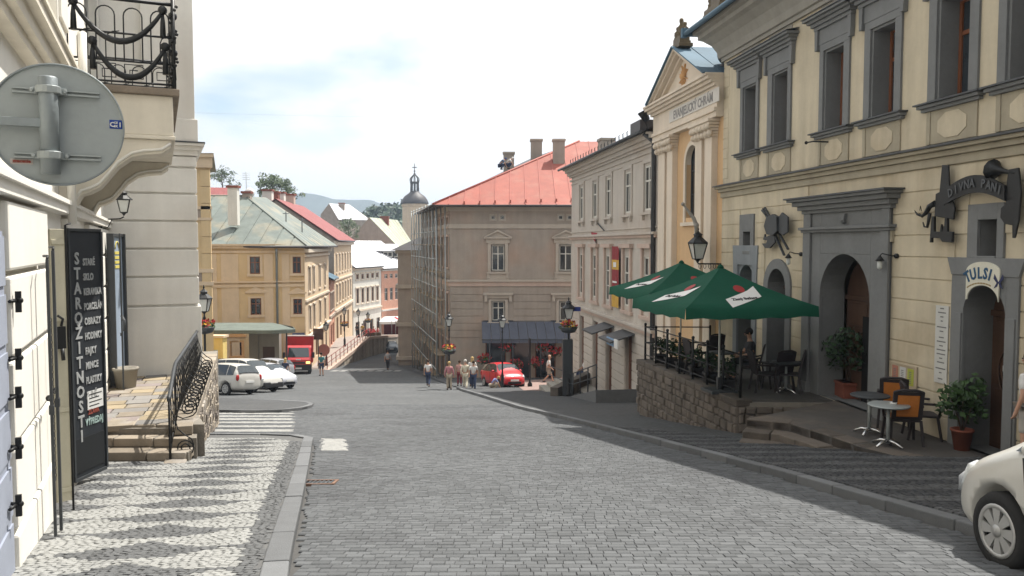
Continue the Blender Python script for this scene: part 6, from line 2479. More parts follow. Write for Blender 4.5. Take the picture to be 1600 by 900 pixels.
# roof of individual standing-seam sheets
eo = .75
RA = Vector((-eo * 1.5, -eo, Gz(GE) - .02))
RBr = Vector((17.5, -eo, Gz(GE) - .02))
ap = at(905, 222, 68.5) - GF.o
RC = Vector((S1.x - eo, S1.y, Gz(GE)))
rg = Vector((16.5, ap.y, ap.z))
x = MB()
x.poly([RC, RA, ap, (ap.x - 3.6, ap.y + 12, ap.z), (17.5, S1.y + 1, Gz(GE)), rg, RBr],
       [(0, 1, 2), (0, 2, 3), (3, 2, 5, 4), (0, 3, 4)])
x.poly([RA, RBr, (17.5, S1.y, Gz(GE) - .05), RC], [(0, 1, 2, 3)])
rf = x.build('roof', M['roof_dark'], gh)
n = 17
nrm = (ap - RA).cross(RBr - RA).normalized()
if nrm.z < 0:
    nrm = -nrm
ts_ = [RA.x + (RBr.x - RA.x) * i / n for i in range(n + 1)]
def topat(X):
    """upper edge of the front slope above eave position X"""
    t = (X - RA.x) / (ap.x - RA.x)
    if t <= 0:
        return RA
    if t < 1:
        return RA + (ap - RA) * t
    return Vector((X, ap.y, ap.z))
for a, b in zip(ts_, ts_[1:]):
    a2, b2 = a + .02, b - .02
    e0, e1 = Vector((a2, RA.y, RA.z)), Vector((b2, RA.y, RA.z))
    t0, t1 = topat(a2), topat(b2)
    up = nrm * .05
    pts = [e0 + up, e1 + up, t1 + up, t0 + up]
    if a2 < ap.x < b2:
        pts = [e0 + up, e1 + up, t1 + up, ap + up, t0 + up]
    x = MB()
    x.face(pts)
    k = len(pts)
    x.poly([p for p in pts] + [p - up * .9 for p in pts], [(i, (i + 1) % k, k + (i + 1) % k, k + i) for i in range(k)])
    x.build('roof_sheet', M['roof_red'], rf, fix=False)
    x = MB()
    x.bar(e0 + up * 1.2 - Vector((.02, 0, 0)), t0 + up * 1.2 - Vector((.02, 0, 0)), .05, .07)
    x.build('roof_seam', M['roof_seam'], rf)
    x = MB()
    x.obox(e0 + (t0 - e0) * .06 + up * 2, (.1, .25, .25), None)
    if (t0 - e0).length > 2:
        x.build('snow_guard', M['roof_seam'], rf)
# left slope sheets
for i in range(9):
    t0, t1 = i / 9, (i + 1) / 9
    e0, e1 = RA + (RC - RA) * t0, RA + (RC - RA) * t1
    nl = (RC - RA).cross(ap - RA).normalized()
    if nl.z < 0:
        nl = -nl
    A3, B3 = ap, Vector((ap.x - 3.6, ap.y + 12, ap.z))
    s0, s1 = max(0, (t0 - .35) / .65), max(0, (t1 - .35) / .65)
    u0 = A3 + (B3 - A3) * s0 if t0 > .35 else RA + (ap - RA) * (t0 / .35 if t0 > 0 else 0)
    u1 = A3 + (B3 - A3) * s1 if t1 > .35 else RA + (ap - RA) * (t1 / .35)
    u0, u1 = (ap, ap) if t1 <= .36 else (u0, u1)
    pts = [e0 + nl * .04, e1 + nl * .04, ap + nl * .04] if u0 == u1 else [e0 + nl * .04, e1 + nl * .04, u1 + nl * .04, u0 + nl * .04]
x = MB()
x.tube([RA + Vector((0, 0, .08)), ap + Vector((0, 0, .10))], .09, 6)
x.build('hip_cap', M['roof_seam'], rf)
x = MB()
x.tube([(RA.x, RA.y - .05, RA.z - .04), (17.5, RA.y - .05, RA.z - .04)], .085, 6).tube([(RA.x - .05, RA.y, RA.z - .04), (RC.x - .05, RC.y, RC.z - .04)], .085, 6)
x.build('gutter', M['roof_dark'], rf)
for px, pyt, Y, w, lab in ((795, 238, 68, .45, 'small chimney beside the roof workers'), (838, 218, 66.5, .46, 'tall chimney on the red roof ridge, left of two'), (873, 218, 64.5, .46, 'tall chimney on the red roof, nearest the peak')):
    p = at(px, pyt, Y)
    o = thing('chimney', lab, 'chimney', (p.x, p.y, p.z - 2.4))
    x = MB()
    x.box(-w, w, -w, w, -.6, 2.25)
    x.build('stack', M['old_grey'], o, bevel=.01)
    x = MB()
    x.box(-w - .07, w + .07, -w - .07, w + .07, 2.25, 2.4)
    x.build('cap', M['old_grey_pale'], o)
# awning over the shop
aw = GF.rect(752, 502, 893, 530)
o = thing('shop_awning', 'slate blue cloth awning above the flower shop front on the grey corner house', 'awning', GF.w(aw[0], aw[3], 0), 0)
w, h = aw[1] - aw[0], aw[3] - aw[2]
ns = 10
for i in range(ns):
    a, b = i / ns * w, (i + 1) / ns * w
    x = MB()
    g = .015
    x.poly([(a + g, 0, 0), (b - g, 0, 0), (b - g + .12, -1.9, -h + .2), (a + g + .12, -1.9, -h + .2), (b - g + .12, -1.92, -h - .05), (a + g + .12, -1.92, -h - .05)], [(0, 1, 2, 3), (3, 2, 4, 5)])
    x.build('cloth_strip', M['awning'], o, fix=False)
x = MB()
x.tube([(0, 0, .02), (w, 0, .02)], .05, 6).tube([(.1, -1.9, -h + .2), (w + .1, -1.9, -h + .2)], .03, 6)
for t in (.1, .35, .65, .98):
    x.tube([(w * t, -1.85, -h + .2), (w * t, -1.85, -h - 2.9)], .045, 6)
x.build('frame', M['iron_grey'], o)
# hanging baskets of red flowers at the shop
rfl = random.Random(12)
for i, (px, py) in enumerate(((792, 545), (848, 543), (868, 551), (757, 563), (838, 569), (808, 571))):
    p = at(px, py, 56.6)
    o = thing('flower_basket', ('hanging basket of red flowers, left under the awning', 'large hanging basket of red flowers, right under the awning', 'small hanging basket of red flowers beside the shop corner',
              'basket of red flowers standing left of the shop window', 'trough of red flowers low behind the bollard', 'low red flower box behind the red car roof')[i], 'flower basket', p, 0, 'red flowers at the shop front')
    x = MB()
    x.lathe([(.05, -.25), (.25, -.1), (.32, .05), (.28, .05), (.001, 0)], 8)
    x.build('basket', M['bark'], o)
    x = MB()
    leafball(x, (0, 0, .15), .55, 60, .12, 0, .7, rfl)
    x.build('blossom', M['flower_red'], o, fix=False)
    x = MB()
    leafball(x, (0, 0, .05), .5, 40, .12, 0, .7, rfl)
    x.build('foliage', M['leaf'], o, fix=False)
# ---- scaffolding
sf = thing('scaffolding', 'steel scaffolding with timber decks along the shaded side of the grey house', 'scaffold', (S1.x + GF.o.x, S1.y + GF.o.y, GF.o.z - 1.6), SF.phi)
for i in range(9):
    u = .2 + i * (SL + .3) / 8.2
    for o_ in (-.35, -1.0):
        x = MB()
        x.tube([(u, o_, 0), (u, o_, Gz(GE) + 1.9)], .045, 6)
        x.build('upright', M['galv'], sf)
for k in range(7):
    z = 1.6 + k * 2.0
    for i in range(8):
        u0 = .2 + i * (SL + .3) / 8.2
        u1 = .2 + (i + 1) * (SL + .3) / 8.2
        if k < 6:
            x = MB()
            x.box(u0 + .05, u1 - .05, -1.0, -.35, z, z + .06)
            x.build('deck', plain('scaffold_board', (.23, .18, .12), streak=.2), sf)
        x = MB()
        x.tube([(u0, -1.02, z + 1.0), (u1, -1.02, z + 1.0)], .035, 5)
        x.build('rail', M['galv'], sf)
        if (i + k) % 3 == 0 and k < 6:
            x = MB()
            x.tube([(u0, -1.05, z), (u1, -1.05, z + 2)], .03, 5)
            x.build('brace', M['galv'], sf)
for px, py in ((705, 478), (690, 505)):
    pass
# ---- low grey neighbour further down
nb = thing('narrow_grey_house', 'plain grey house end standing beyond the scaffolding', 'house', (-10.0, 78.0, -10.6))
x = MB()
wa, wb = at(622, 500, 78).x + 10.0, 9.0
x.prism([(wa, 0), (wb, 0), (wb, 34), (wa - 3, 34)], -1, 11.4, 0, 'xy')
x.build('wall', M['old_grey'], nb)
x = MB()
for z in (11.4, 8.0, 4.3, 1.0):
    x.prism([(wa - .2, -.2), (wb, -.2), (wb, 34), (wa - 3.2, 34)], z, z + .35, 0, 'xy')
x.build('string_course', M['old_grey_pale'], nb)
x = MB()
x.poly([(wa - .6, -.6, 11.7), (wb, -.6, 11.7), (wb, 34, 11.7), (wa - 3.6, 34, 11.7), (wa + 4, 3, 14), (wa + 3, 30, 14)], [(0, 1, 4), (1, 2, 5, 4), (2, 3, 5), (3, 0, 4, 5), (0, 1, 2, 3)])
x.build('roof', M['roof_dark'], nb)
# ================================================================== HOUSES DOWN THE STREET, TOWER, TREES
def sheets(parent, quad, n, m, th=.05, name='roof_sheet'):
    """split a roof plane (a,b along the eaves; c,d along the ridge) into n separate sheets"""
    a, b, c, d = [Vector(q) for q in quad]
    nr = (b - a).cross(d - a)
    nr.normalize()
    if nr.z < 0:
        nr = -nr
    for i in range(n):
        t0, t1 = (i + .04) / n, (i + .96) / n
        p = [a + (b - a) * t0, a + (b - a) * t1, d + (c - d) * t1, d + (c - d) * t0]
        up = [q + nr * th for q in p]
        x = MB()
        x.poly(p + up, [(4, 5, 6, 7), (0, 1, 5, 4), (1, 2, 6, 5), (2, 3, 7, 6), (3, 0, 4, 7)])
        x.build(name, m, parent, fix=False)

def facade_windows(parent, T, cols, rows, ws='frame_brown', surround=None, style='cross'):
    """cols: list of (u, w); rows: list of (z0, h). T places the facade frame in the house"""
    for u, w in cols:
        for z, h in rows:
            o = window(parent, 0, 0, w, h, 0, style, ws, .07)
            o.matrix_local = T @ Matrix.Translation((u, .16, z))
            if surround:
                x = MB()
                x.box(u - .16, u, -.06, .02, z - .1, z + h + .12).box(u + w, u + w + .16, -.06, .02, z - .1, z + h + .12)
                x.box(u - .25, u + w + .25, -.13, .02, z + h + .12, z + h + .26).box(u - .22, u + w + .22, -.10, .02, z - .2, z - .1)
                so = x.build('window_surround', surround, parent)
                so.matrix_local = T

def facade(parent, P0, P1, z0, z1, cols, rows, m, extra=(), ws='frame_brown', surround=None, bands=(), bm=None, style='cross', name='wall'):
    P0, P1 = Vector(P0), Vector(P1)
    L = (P1 - P0).length
    ang = atan2((P1 - P0).y, (P1 - P0).x)
    T = Matrix.Translation((P0.x, P0.y, 0)) @ Matrix.Rotation(ang, 4, 'Z')
    hs = [(u, u + w, z, z + h) for u, w in cols for z, h in rows] + list(extra)
    x = MB()
    wall_panel(x, 0, L, z0, z1, hs, .25, 0)
    o = x.build(name, m, parent, fix=False)
    o.matrix_local = T
    facade_windows(parent, T, cols, rows, ws, surround, style)
    for e in extra:
        q = window(parent, 0, 0, e[1] - e[0], e[3] - e[2], 0, 'casement', ws, .08)
        q.matrix_local = T @ Matrix.Translation((e[0], .18, e[2]))
    for z, h, d in bands:
        x = MB()
        x.box(-.02, L + .02, -d, .02, z, z + h)
        q = x.build('string_course', bm or m, parent)
        q.matrix_local = T
    return T, L

# ---- big yellow house with the green roof
YC = at(476, 400, 70)
YB = at(300, 400, 67.5)
YD = at(513, 400, 86)
yo = Vector((YC.x, YC.y, -9.9))
bh = thing('green_roof_house', 'large yellow corner house under a patinated green sheet metal roof', 'house', yo, 0)
def yl(p):
    return (p.x - yo.x, p.y - yo.y)
FY = Frame((YB.x, YB.y, yo.z), atan2(YC.y - YB.y, YC.x - YB.x))
EZ = 1.35 - yo.z
recs = [FY.rect(390, 401, 406, 428), FY.rect(457, 401, 470, 427), FY.rect(390, 466, 407, 492), FY.rect(457, 467, 471, 491), FY.rect(360, 535, 375, 556)]
Lf = (YC - YB).length
hs = [tuple(q) for q in recs]
x = MB()
wall_panel(x, -8, Lf, -1, EZ, hs, .3, 0)
o = x.build('wall', M['yellow'], bh, fix=False)
Tf = Matrix.Translation((YB.x - yo.x, YB.y - yo.y, 0)) @ Matrix.Rotation(FY.phi, 4, 'Z')
o.matrix_local = Tf
for i, q in enumerate(recs):
    a, b, z0, z1 = q
    w_ = window(bh, 0, 0, b - a, z1 - z0, 0, 'cross', 'frame_brown', .08)
    w_.matrix_local = Tf @ Matrix.Translation((a, .18, z0))
    x = MB()
    x.box(a - .2, a, -.05, .02, z0 - .15, z1 + .15).box(b, b + .2, -.05, .02, z0 - .15, z1 + .15).box(a, b, -.05, .02, z1, z1 + .15).box(a - .25, b + .25, -.12, .02, z0 - .22, z0 - .0)
    if i >= 2:
        x.box(a - .4, b + .4, -.14, .02, z1 + .45, z1 + .58)
        c = (a + b) / 2
        x.prism([(a - .4, z1 + .58), (b + .4, z1 + .58), (c, z1 + 1.0)], -.10, .02)
    o = x.build('window_surround', M['orange_trim'] if i == 4 else M['yellow_pale'], bh, bevel=.01)
    o.matrix_local = Tf
for a, b in ((322, 338), (345, 372), (412, 426), (440, 452), (474.5, 476)):
    x = MB()
    u0, u1 = FY.u(a), FY.u(b)
    x.box(u0, u1, -.05, .02, .5, EZ - .5)
    o = x.build('pilaster_strip', M['yellow_pale'], bh)
    o.matrix_local = Tf
for py, h, d in ((448, .25, .12), (441, .12, .2), (395, .2, .1), (388, .25, .28), (384, .15, .42)):
    z = FY.uv(440, py)[1]
    x = MB()
    x.box(-8, Lf + .02, -d, .02, z, z + h)
    o = x.build('string_course', M['yellow_pale'], bh)
    o.matrix_local = Tf
x = MB()
u = FY.u(432)
x.tube([(u, -.15, 0), (u, -.15, EZ - .6), (u, -.5, EZ - .1)], .09, 6)
o = x.build('downpipe', M['galv_dark'], bh)
o.matrix_local = Tf
# sunlit street side
cols = [(2.0, 1.0), (4.6, 1.0), (8.6, 1.0), (12.4, 1.0)]
rows = [(3.9, 2.0), (7.4, 2.0)]
facade(bh, yl(YC), yl(YD), -1, EZ, cols, rows, M['yellow_pale'], [(1.5, 3.0, .9, 2.8), (6, 7.5, .9, 2.8), (10, 11.5, 1, 2.8)], surround=M['church_white'],
       bands=((3.1, .25, .15), (3.35, .15, .3), (6.5, .2, .12), (EZ - .8, .2, .15), (EZ - .4, .3, .35)), bm=M['church_white'])
x = MB()
x.face([(YD.x - yo.x, YD.y - yo.y, -1), (-26, YD.y - yo.y, -1), (-26, YD.y - yo.y, EZ), (YD.x - yo.x, YD.y - yo.y, EZ)])
x.build('back_wall', M['taupe'], bh, fix=False)
R1, R2 = at(383, 307, 77) - yo, at(415, 309, 86) - yo
R0 = Vector((-36, R1.y - 2.5, R1.z))
A_ = Vector((YB.x - yo.x - 8, YB.y - yo.y - .75, EZ + .15))
B_ = Vector((.35, -.8, EZ + .15))
D_ = Vector((YD.x - yo.x + .9, YD.y - yo.y + .1, EZ + .15))
x = MB()
x.poly([A_, B_, D_, R2, R1, R0, (-36, YD.y - yo.y, EZ)], [(0, 1, 4, 5), (1, 2, 3, 4), (5, 4, 3, 6)])
x.poly([A_, B_, D_, (-36, YD.y - yo.y, EZ + .1)], [(0, 1, 2, 3)])
rf = x.build('roof', M['roof_green'], bh, fix=False)
n = 13
for i in range(n):          # front slope
    t0, t1 = i / n, (i + 1) / n
    def tp(X):
        if X <= R1.x:
            t = (X - R0.x) / (R1.x - R0.x)
            return R0 + (R1 - R0) * t
        t = (X - R1.x) / (B_.x - R1.x)
        return R1 + (B_ - R1) * min(1, t)
    e0, e1 = A_ + (B_ - A_) * (t0 + .004), A_ + (B_ - A_) * (t1 - .004)
    q0, q1 = tp(e0.x), tp(e1.x)
    up = Vector((0, -.02, .05))
    pts = [e0 + up, e1 + up, q1 + up, q0 + up]
    if e0.x < R1.x < e1.x:
        pts = [e0 + up, e1 + up, q1 + up, R1 + up, q0 + up]
    x = MB()
    k = len(pts)
    x.poly(pts + [p - up for p in pts], [tuple(range(k))] + [(j, (j + 1) % k, k + (j + 1) % k, k + j) for j in range(k)])
    x.build('roof_sheet', M['roof_green'], rf, fix=False)
sheets(rf, [B_, D_, R2, R1], 10, M['roof_green'])
x = MB()
x.tube([A_ + Vector((0, -.05, -.05)), B_ + Vector((0, -.05, -.05)), D_ + Vector((.05, 0, -.05))], .09, 6)
x.build('gutter', M['roof_dark'], rf)
x = MB()
x.tube([R1 + Vector((0, 0, .08)), B_ + Vector((0, 0, .08))], .07, 5).tube([R0 + Vector((0, 0, .08)), R1 + Vector((0, 0, .08))], .07, 5)
x.build('ridge_cap', M['roof_green'], rf)
sk = at(377, 351, 72.5) - yo
x = MB()
x.obox(sk, (1.05, .9, .35), Matrix.Rotation(.6, 3, 'X'))
x.build('skylight', M['roof_silver'], rf, bevel=.03)
def chimney(label, px, py, Y, w, h, m='white_plaster'):
    p = at(px, py, Y)
    o = thing('chimney', label, 'chimney', (p.x, p.y, p.z - h))
    x = MB()
    x.box(-w, w, -w * .8, w * .8, -1.5, h - .2)
    x.build('stack', M[m], o, bevel=.02)
    x = MB()
    x.box(-w - .1, w + .1, -w * .8 - .1, w * .8 + .1, h - .2, h)
    x.build('cap', M['terracotta'] if m != 'roof_dark' else M['roof_dark'], o)
    return o
chimney('big white chimney on the green roof nearest the ochre house', 364.5, 290, 71, .42, 2.0)
chimney('small brown chimney at the peak of the green roof', 386, 299, 77, .38, .9, 'taupe')
for i, (px, py) in enumerate(((418.5, 296), (428.5, 299), (438, 300), (453.5, 303))):
    chimney(('white chimney at the near end of the maroon roof ridge', 'red brick chimney second along the maroon roof ridge', 'white chimney third along the maroon roof ridge', 'last chimney along the maroon roof ridge, standing apart')[i], px, py, 94 + i * 3, .55, 1.5, ('white_plaster', 'terracotta', 'white_plaster', 'town_pink')[i])
p = at(385, 300, 77.5)
an = thing('television_antenna', 'thin television antenna and white dish at the green roof peak', 'antenna', p)
x = MB()
x.tube([(0, 0, -1), (0, 0, 1.9)], .03, 5)
for k in range(4):
    x.tube([(-.35, 0, 1.2 + k * .2), (.35, 0, 1.2 + k * .2)], .02, 4)
x.build('mast', M['galv'], an)
x = MB()
x.lathe([(.001, .0), (.3, .05), (.5, .18), (.48, .2), (.28, .08), (.001, .04)], 12, (.3, -.2, -.1), 0, True, 'y')
x.build('dish', M['white_print'], an)
for i, (px, py) in enumerate(((447, 350), (461, 368), (472, 360))):
    p = at(px, py, 77)
    o = thing('roof_vent', ('thin vent pipe low on the green roof', 'dark roof hatch by the green roof eaves', 'tall aerial pole on the right slope of the green roof')[i], 'vent', p)
    x = MB()
    if i == 1:
        x.obox((0, 0, .2), (1.2, .8, .3), Matrix.Rotation(.5, 3, 'Y'))
    else:
        x.tube([(0, 0, -.8), (0, 0, 1.2)], .05, 5).tube([(-.3, 0, 1.0), (.3, 0, 1.0)], .03, 4)
    x.build('pipe', M['iron_grey'], o)
# ---- canopy before the yellow house, low wing, yellow wall
cp = at(385, 520, 61)
cn = thing('entrance_canopy', 'weathered green flat canopy on slim posts before the yellow house', 'canopy', (cp.x, cp.y, -8.6), radians(4))
zc = at(385, 513, 61).z + 8.6
x = MB()
rim = [(-4.2, -1.5), (2.4, -2.0), (3.4, -1.8), (3.9, -1.1), (3.4, .6), (2.0, 2.6), (-4.4, 2.6)]
x.prism(rim, zc - .22, zc + .05, 0, 'xy')
x.build('slab', plain('mossy_canopy_sheet', (.13, .155, .135), var=.2, scale=1.2, streak=.1), cn, bevel=.03)
x = MB()
x.poly([(a * .98, b * .98, zc + .05) for a, b in rim] + [(-3.6, 1.6, zc + .30), (1.6, 1.6, zc + .26)], [(0, 1, 8, 7), (1, 2, 3, 8), (3, 4, 5, 8), (5, 6, 7, 8), (6, 0, 7)])
x.build('roof', plain('mossy_canopy_sheet', (.13, .155, .135)), cn)
for a, b in ((-3.9, -1.2), (3.2, -.9), (1.8, 2.2)):
    x = MB()
    x.tube([(a, b, -.3), (a, b, zc - .2)], .06, 6)
    x.build('post', M['iron_grey'], cn)
x = MB()
x.box(.4, 2.0, 2.0, 2.9, -.6, zc - .25).box(-.3, .4, 1.9, 2.9, -.6, zc - .25)
x.build('doorway', M['trim_light'], cn)
x = MB()
x.box(.75, 1.65, 1.96, 2.0, -.4, 2.2)
x.build('door', M['wood_door'], cn)
kp = at(325, 590, 52)
kw = thing('yellow_gate_wall', 'low bright yellow wall pier with stickers behind the silver hatchback', 'wall', (kp.x, kp.y, -7.6), radians(-6))
x = MB()
x.box(-3, 1.05, 0, .6, -.4, 3.2)
x.build('wall', plain('bright_yellow_plaster', (.72, .55, .20), streak=.1), kw, bevel=.02)
x = MB()
x.box(-3.1, 1.15, -.08, .68, 3.2, 3.34)
x.build('coping', M['yellow_pale'], kw)
x = MB()
x.box(.25, .7, -.02, 0, .8, 2.4)
x.build('poster', plain('pale_blue_poster', (.45, .52, .55)), kw)
x = MB()
x.box(-.9, -.5, -.02, 0, 1.9, 2.3)
x.build('sticker', plain('blue_poster', (.2, .27, .36)), kw)

# ---- narrow blue-roofed house
def at2(px, Y):
    p = at(px, 400, Y)
    return Vector((p.x, p.y))
def house(name, label, P0, P1, base, ez, depth, cols, rows, wallm, roofm, ridge=2.5, extra=(), surround=None, bands=(), bm=None, ws='frame_brown', gable=None, nsheet=8, eave=.5, style='cross'):
    P0, P1 = Vector(P0), Vector(P1)
    o = thing(name, label, 'house', (P0.x, P0.y, base))
    q1 = P1 - P0
    L = q1.length
    d = q1.normalized()
    nb_ = Vector((-d.y, d.x))
    H = ez - base
    facade(o, (0, 0), q1, -2, H, cols(L) if callable(cols) else cols, rows, wallm, extra, ws, surround, bands, bm, style)
    back0, back1 = nb_ * depth, q1 + nb_ * depth
    m0, m1 = nb_ * depth / 2, q1 + nb_ * depth / 2
    g = gable or wallm
    x = MB()
    for a, b, mm in ((Vector((0, 0)), back0, m0), (q1, back1, m1)):
        x.face([(a.x, a.y, -2), (b.x, b.y, -2), (b.x, b.y, H), (mm.x, mm.y, H + ridge), (a.x, a.y, H)])
    x.face([(back0.x, back0.y, -2), (back1.x, back1.y, -2), (back1.x, back1.y, H), (back0.x, back0.y, H)])
    x.build('gable_wall', g, o, fix=False)
    ov = -nb_ * eave
    z_ = lambda v, z: Vector((v.x, v.y, z))
    de = ridge / (depth / 2) * eave
    E0_, E1_ = z_(ov - d * .15, H - de + .12), z_(q1 + ov + d * .15, H - de + .12)
    T0, T1 = z_(m0 - d * .15, H + ridge + .12), z_(m1 + d * .15, H + ridge + .12)
    B0, B1 = z_(back0 - ov - d * .15, H - de + .12), z_(back1 - ov + d * .15, H - de + .12)
    x = MB()
    x.poly([E0_, E1_, T1, T0, B1, B0], [(0, 1, 2, 3), (3, 2, 4, 5)])
    x.poly([p - Vector((0, 0, .15)) for p in (E0_, E1_, T1, T0, B1, B0)], [(0, 1, 2, 3), (3, 2, 4, 5)])
    r_ = x.build('roof', roofm, o, fix=False)
    sheets(r_, [E0_, E1_, T1, T0], nsheet, roofm)
    sheets(r_, [B1, B0, T0, T1], nsheet, roofm)
    x = MB()
    x.tube([E0_ + Vector((0, 0, -.06)), E1_ + Vector((0, 0, -.06))], .09, 5)
    x.build('gutter', M['lead'], r_)
    return o
def colset(n, w, pad=.6):
    return lambda L: [(pad + (L - 2 * pad) * (i + .5) / n - w / 2, w) for i in range(n)]
house('salmon_narrow_house', 'narrow low salmon house with a blue grey roof squeezed between taller fronts', at2(513.5, 86.4), at2(521.5, 92.5), -9.8, -2.0, 9, colset(3, .8), [(4.3, 1.7)], M['salmon'], M['roof_blue'], 2.2, extra=[(1.2, 3.0, .3, 2.6), (3.6, 5.4, .3, 2.6)], surround=M['old_grey_pale'], bands=((3.4, .3, .15),), bm=M['old_grey_pale'])
house('maroon_roof_house', 'tall cream street house under a long maroon sheet roof', at2(522, 93), at2(549.5, 112), -9.8, 2.35, 13, colset(6, 1.0), [(4.6, 2.0), (8.2, 2.0)], M['yellow_pale'], M['roof_maroon'], 4.4,
      extra=[(1.5, 3.3, .2, 2.8), (5, 6.8, .2, 2.8), (8.5, 10.3, .2, 2.8), (13, 14.8, .2, 2.8)], surround=M['church_white'], bands=((3.5, .3, .2), (7.2, .2, .12), (11.4, .5, .35)), bm=M['church_white'], gable=M['taupe'], nsheet=12)
house('white_street_house', 'white street house with a bright zinc roof and a row of arched windows', at2(551, 115), at2(595, 125), -13.0, -1.45, 12, colset(5, .95), [(6.1, 2.1), (9.6, .7)], M['white_plaster'], M['roof_silver'], 4.2,
      extra=[(.8, 2.2, .3, 3.4), (3.4, 4.8, .3, 3.4), (5.8, 7.2, .3, 3.4), (8.4, 9.8, .3, 3.4)], surround=M['church_white'], bands=((4.9, .3, .2), (10.9, .4, .3)), bm=M['church_white'], nsheet=8)
sh_ = house('salmon_street_house', 'salmon pink house with zinc roof dormers beyond the white house', at2(595.6, 125.2), at2(642, 133), -13.4, -1.9, 12, colset(5, .95), [(6.2, 2.0), (9.7, .7)], M['salmon'], M['roof_silver'], 4.0,
      extra=[(.6, 3.0, .3, 3.0), (3.8, 6.2, .3, 3.0), (7.0, 9.4, .3, 3.0)], bands=((4.6, .25, .2), (10.9, .3, .3)), bm=M['white_plaster'], nsheet=9, ws='frame_white')
for i, px in enumerate((584, 606, 614)):
    p = at(px, 397, 130 + i)
    o = thing('roof_dormer', ('zinc dormer low on the bright roof of the white house', 'left dormer of the pair on the salmon house roof', 'right dormer of the pair on the salmon house roof')[i], 'dormer', (p.x, p.y, p.z - .8), radians(18))
    x = MB()
    x.box(-1.0, 1.0, 0, 3, 0, 1.3)
    x.build('wall', M['roof_dark'], o)
    x = MB()
    x.poly([(-1.3, -.4, 1.25), (1.3, -.4, 1.25), (1.3, 3.4, 2.3), (-1.3, 3.4, 2.3), (-1.3, -.4, 1.4), (1.3, -.4, 1.4), (1.3, 3.4, 2.45), (-1.3, 3.4, 2.45)], [(0, 1, 2, 3), (4, 5, 6, 7), (0, 1, 5, 4), (1, 2, 6, 5), (2, 3, 7, 6), (3, 0, 4, 7)])
    x.build('roof', M['roof_silver'], o)
    window(o, -.75, .35, 1.5, .8, -.02, 'casement', 'frame_white', .1)
# cafe awning on the salmon house
p = at(609, 500, 126)
o = thing('cafe_awning', 'long white awning over the dark red cafe front at the street end', 'awning', (p.x, p.y, p.z), radians(9))
x = MB()
x.poly([(-1.6, 0, .5), (5, 0, .5), (5, -1.6, -.2), (-1.6, -1.6, -.2), (-1.6, 0, .58), (5, 0, .58), (5, -1.6, -.12), (-1.6, -1.6, -.12), (5, -1.62, -.5), (-1.6, -1.62, -.5)], [(0, 1, 2, 3), (4, 5, 6, 7), (0, 1, 5, 4), (7, 6, 8, 9), (1, 2, 6, 5), (3, 0, 4, 7)])
x.build('cloth', M['white_print'], o)
x = MB()
x.box(-1.7, 5, .1, .2, -3.4, .4)
x.build('shop_front', plain('dark_red_shop_front', (.12, .025, .03), var=.3), o)
# ---- pale green gabled house and white-roofed house further up
def gabled(name, label, pts, roofm, wallm, Y0, Y1, base, nsh=8):
    """pts: photo points gable-left, apex, gable-right, far apex, far eave"""
    gl, apx, gr = [at(*p, Y0) for p in pts[:3]]
    fa, fe = at(*pts[3], Y1), at(*pts[4], Y1)
    o = thing(name, label, 'house', (apx.x, apx.y, base))
    L = lambda p: Vector((p.x - apx.x, p.y - apx.y, p.z - base))
    gl, gr, fa, fe, ax = L(gl), L(gr), L(fa), L(fe), L(apx)
    fl = gl + (fa - ax)
    x = MB()
    x.face([(gl.x, gl.y, 0), (gr.x, gr.y, 0), gr, ax, gl])
    x.face([(gr.x, gr.y, 0), (fe.x, fe.y, 0), fe, gr])
    x.face([(gl.x, gl.y, 0), (fl.x, fl.y, 0), fl, gl])
    x.face([(fl.x, fl.y, 0), (fe.x, fe.y, 0), fe, fa, fl])
    x.build('wall', wallm, o, fix=False)
    x = MB()
    e = (gr - ax).normalized() * .6
    x.poly([ax, gr + e, fe + e, fa, gl, fl], [(0, 1, 2, 3), (4, 0, 3, 5)])
    r_ = x.build('roof', roofm, o, fix=False)
    sheets(r_, [gr + e, fe + e, fa, ax], nsh, roofm)
    sheets(r_, [fl, gl, ax, fa], nsh, roofm)
    return o, L
o, _ = gabled('pale_roof_house', 'house with a bare grey gable and pale green roof behind the zinc roofs', [(548, 372), (577, 340), (629, 393), (621, 344), (643, 380)], M['roof_pale'], M['taupe'], 150, 168, -14)
chimney('low rusty chimney on the pale green roof ridge', 601, 338, 158, .8, 1.6, 'terracotta')
o, L_ = gabled('white_roof_house', 'distant house with a dazzling white roof below the blue hills', [(501, 335), (514, 318), (527, 340), (546, 320), (577, 341)], M['roof_silver'], M['taupe'], 200, 214, -12)
chimney('brown chimney on the dazzling white roof', 534, 317, 205, .7, 2.0, 'taupe')
for i, px in enumerate((534, 541)):
    q = at(px, 347, 201.5)
    w_ = window(o, 0, 0, 1.2, 1.6, 0, 'casement', 'frame_white', .12)
    w_.location = (q.x - o.location.x, q.y - o.location.y, q.z - o.location.z - .8)
o = house('mansard_house', 'distant house with red mansard roof glimpsed left of the white chimney', at2(316, 118), at2(362, 119), -6, 7.6, 11, colset(7, .75, .3), [(12.0, 1.3)], M['white_plaster'], M['roof_maroon'], 2.6, ws='frame_white', nsheet=6)

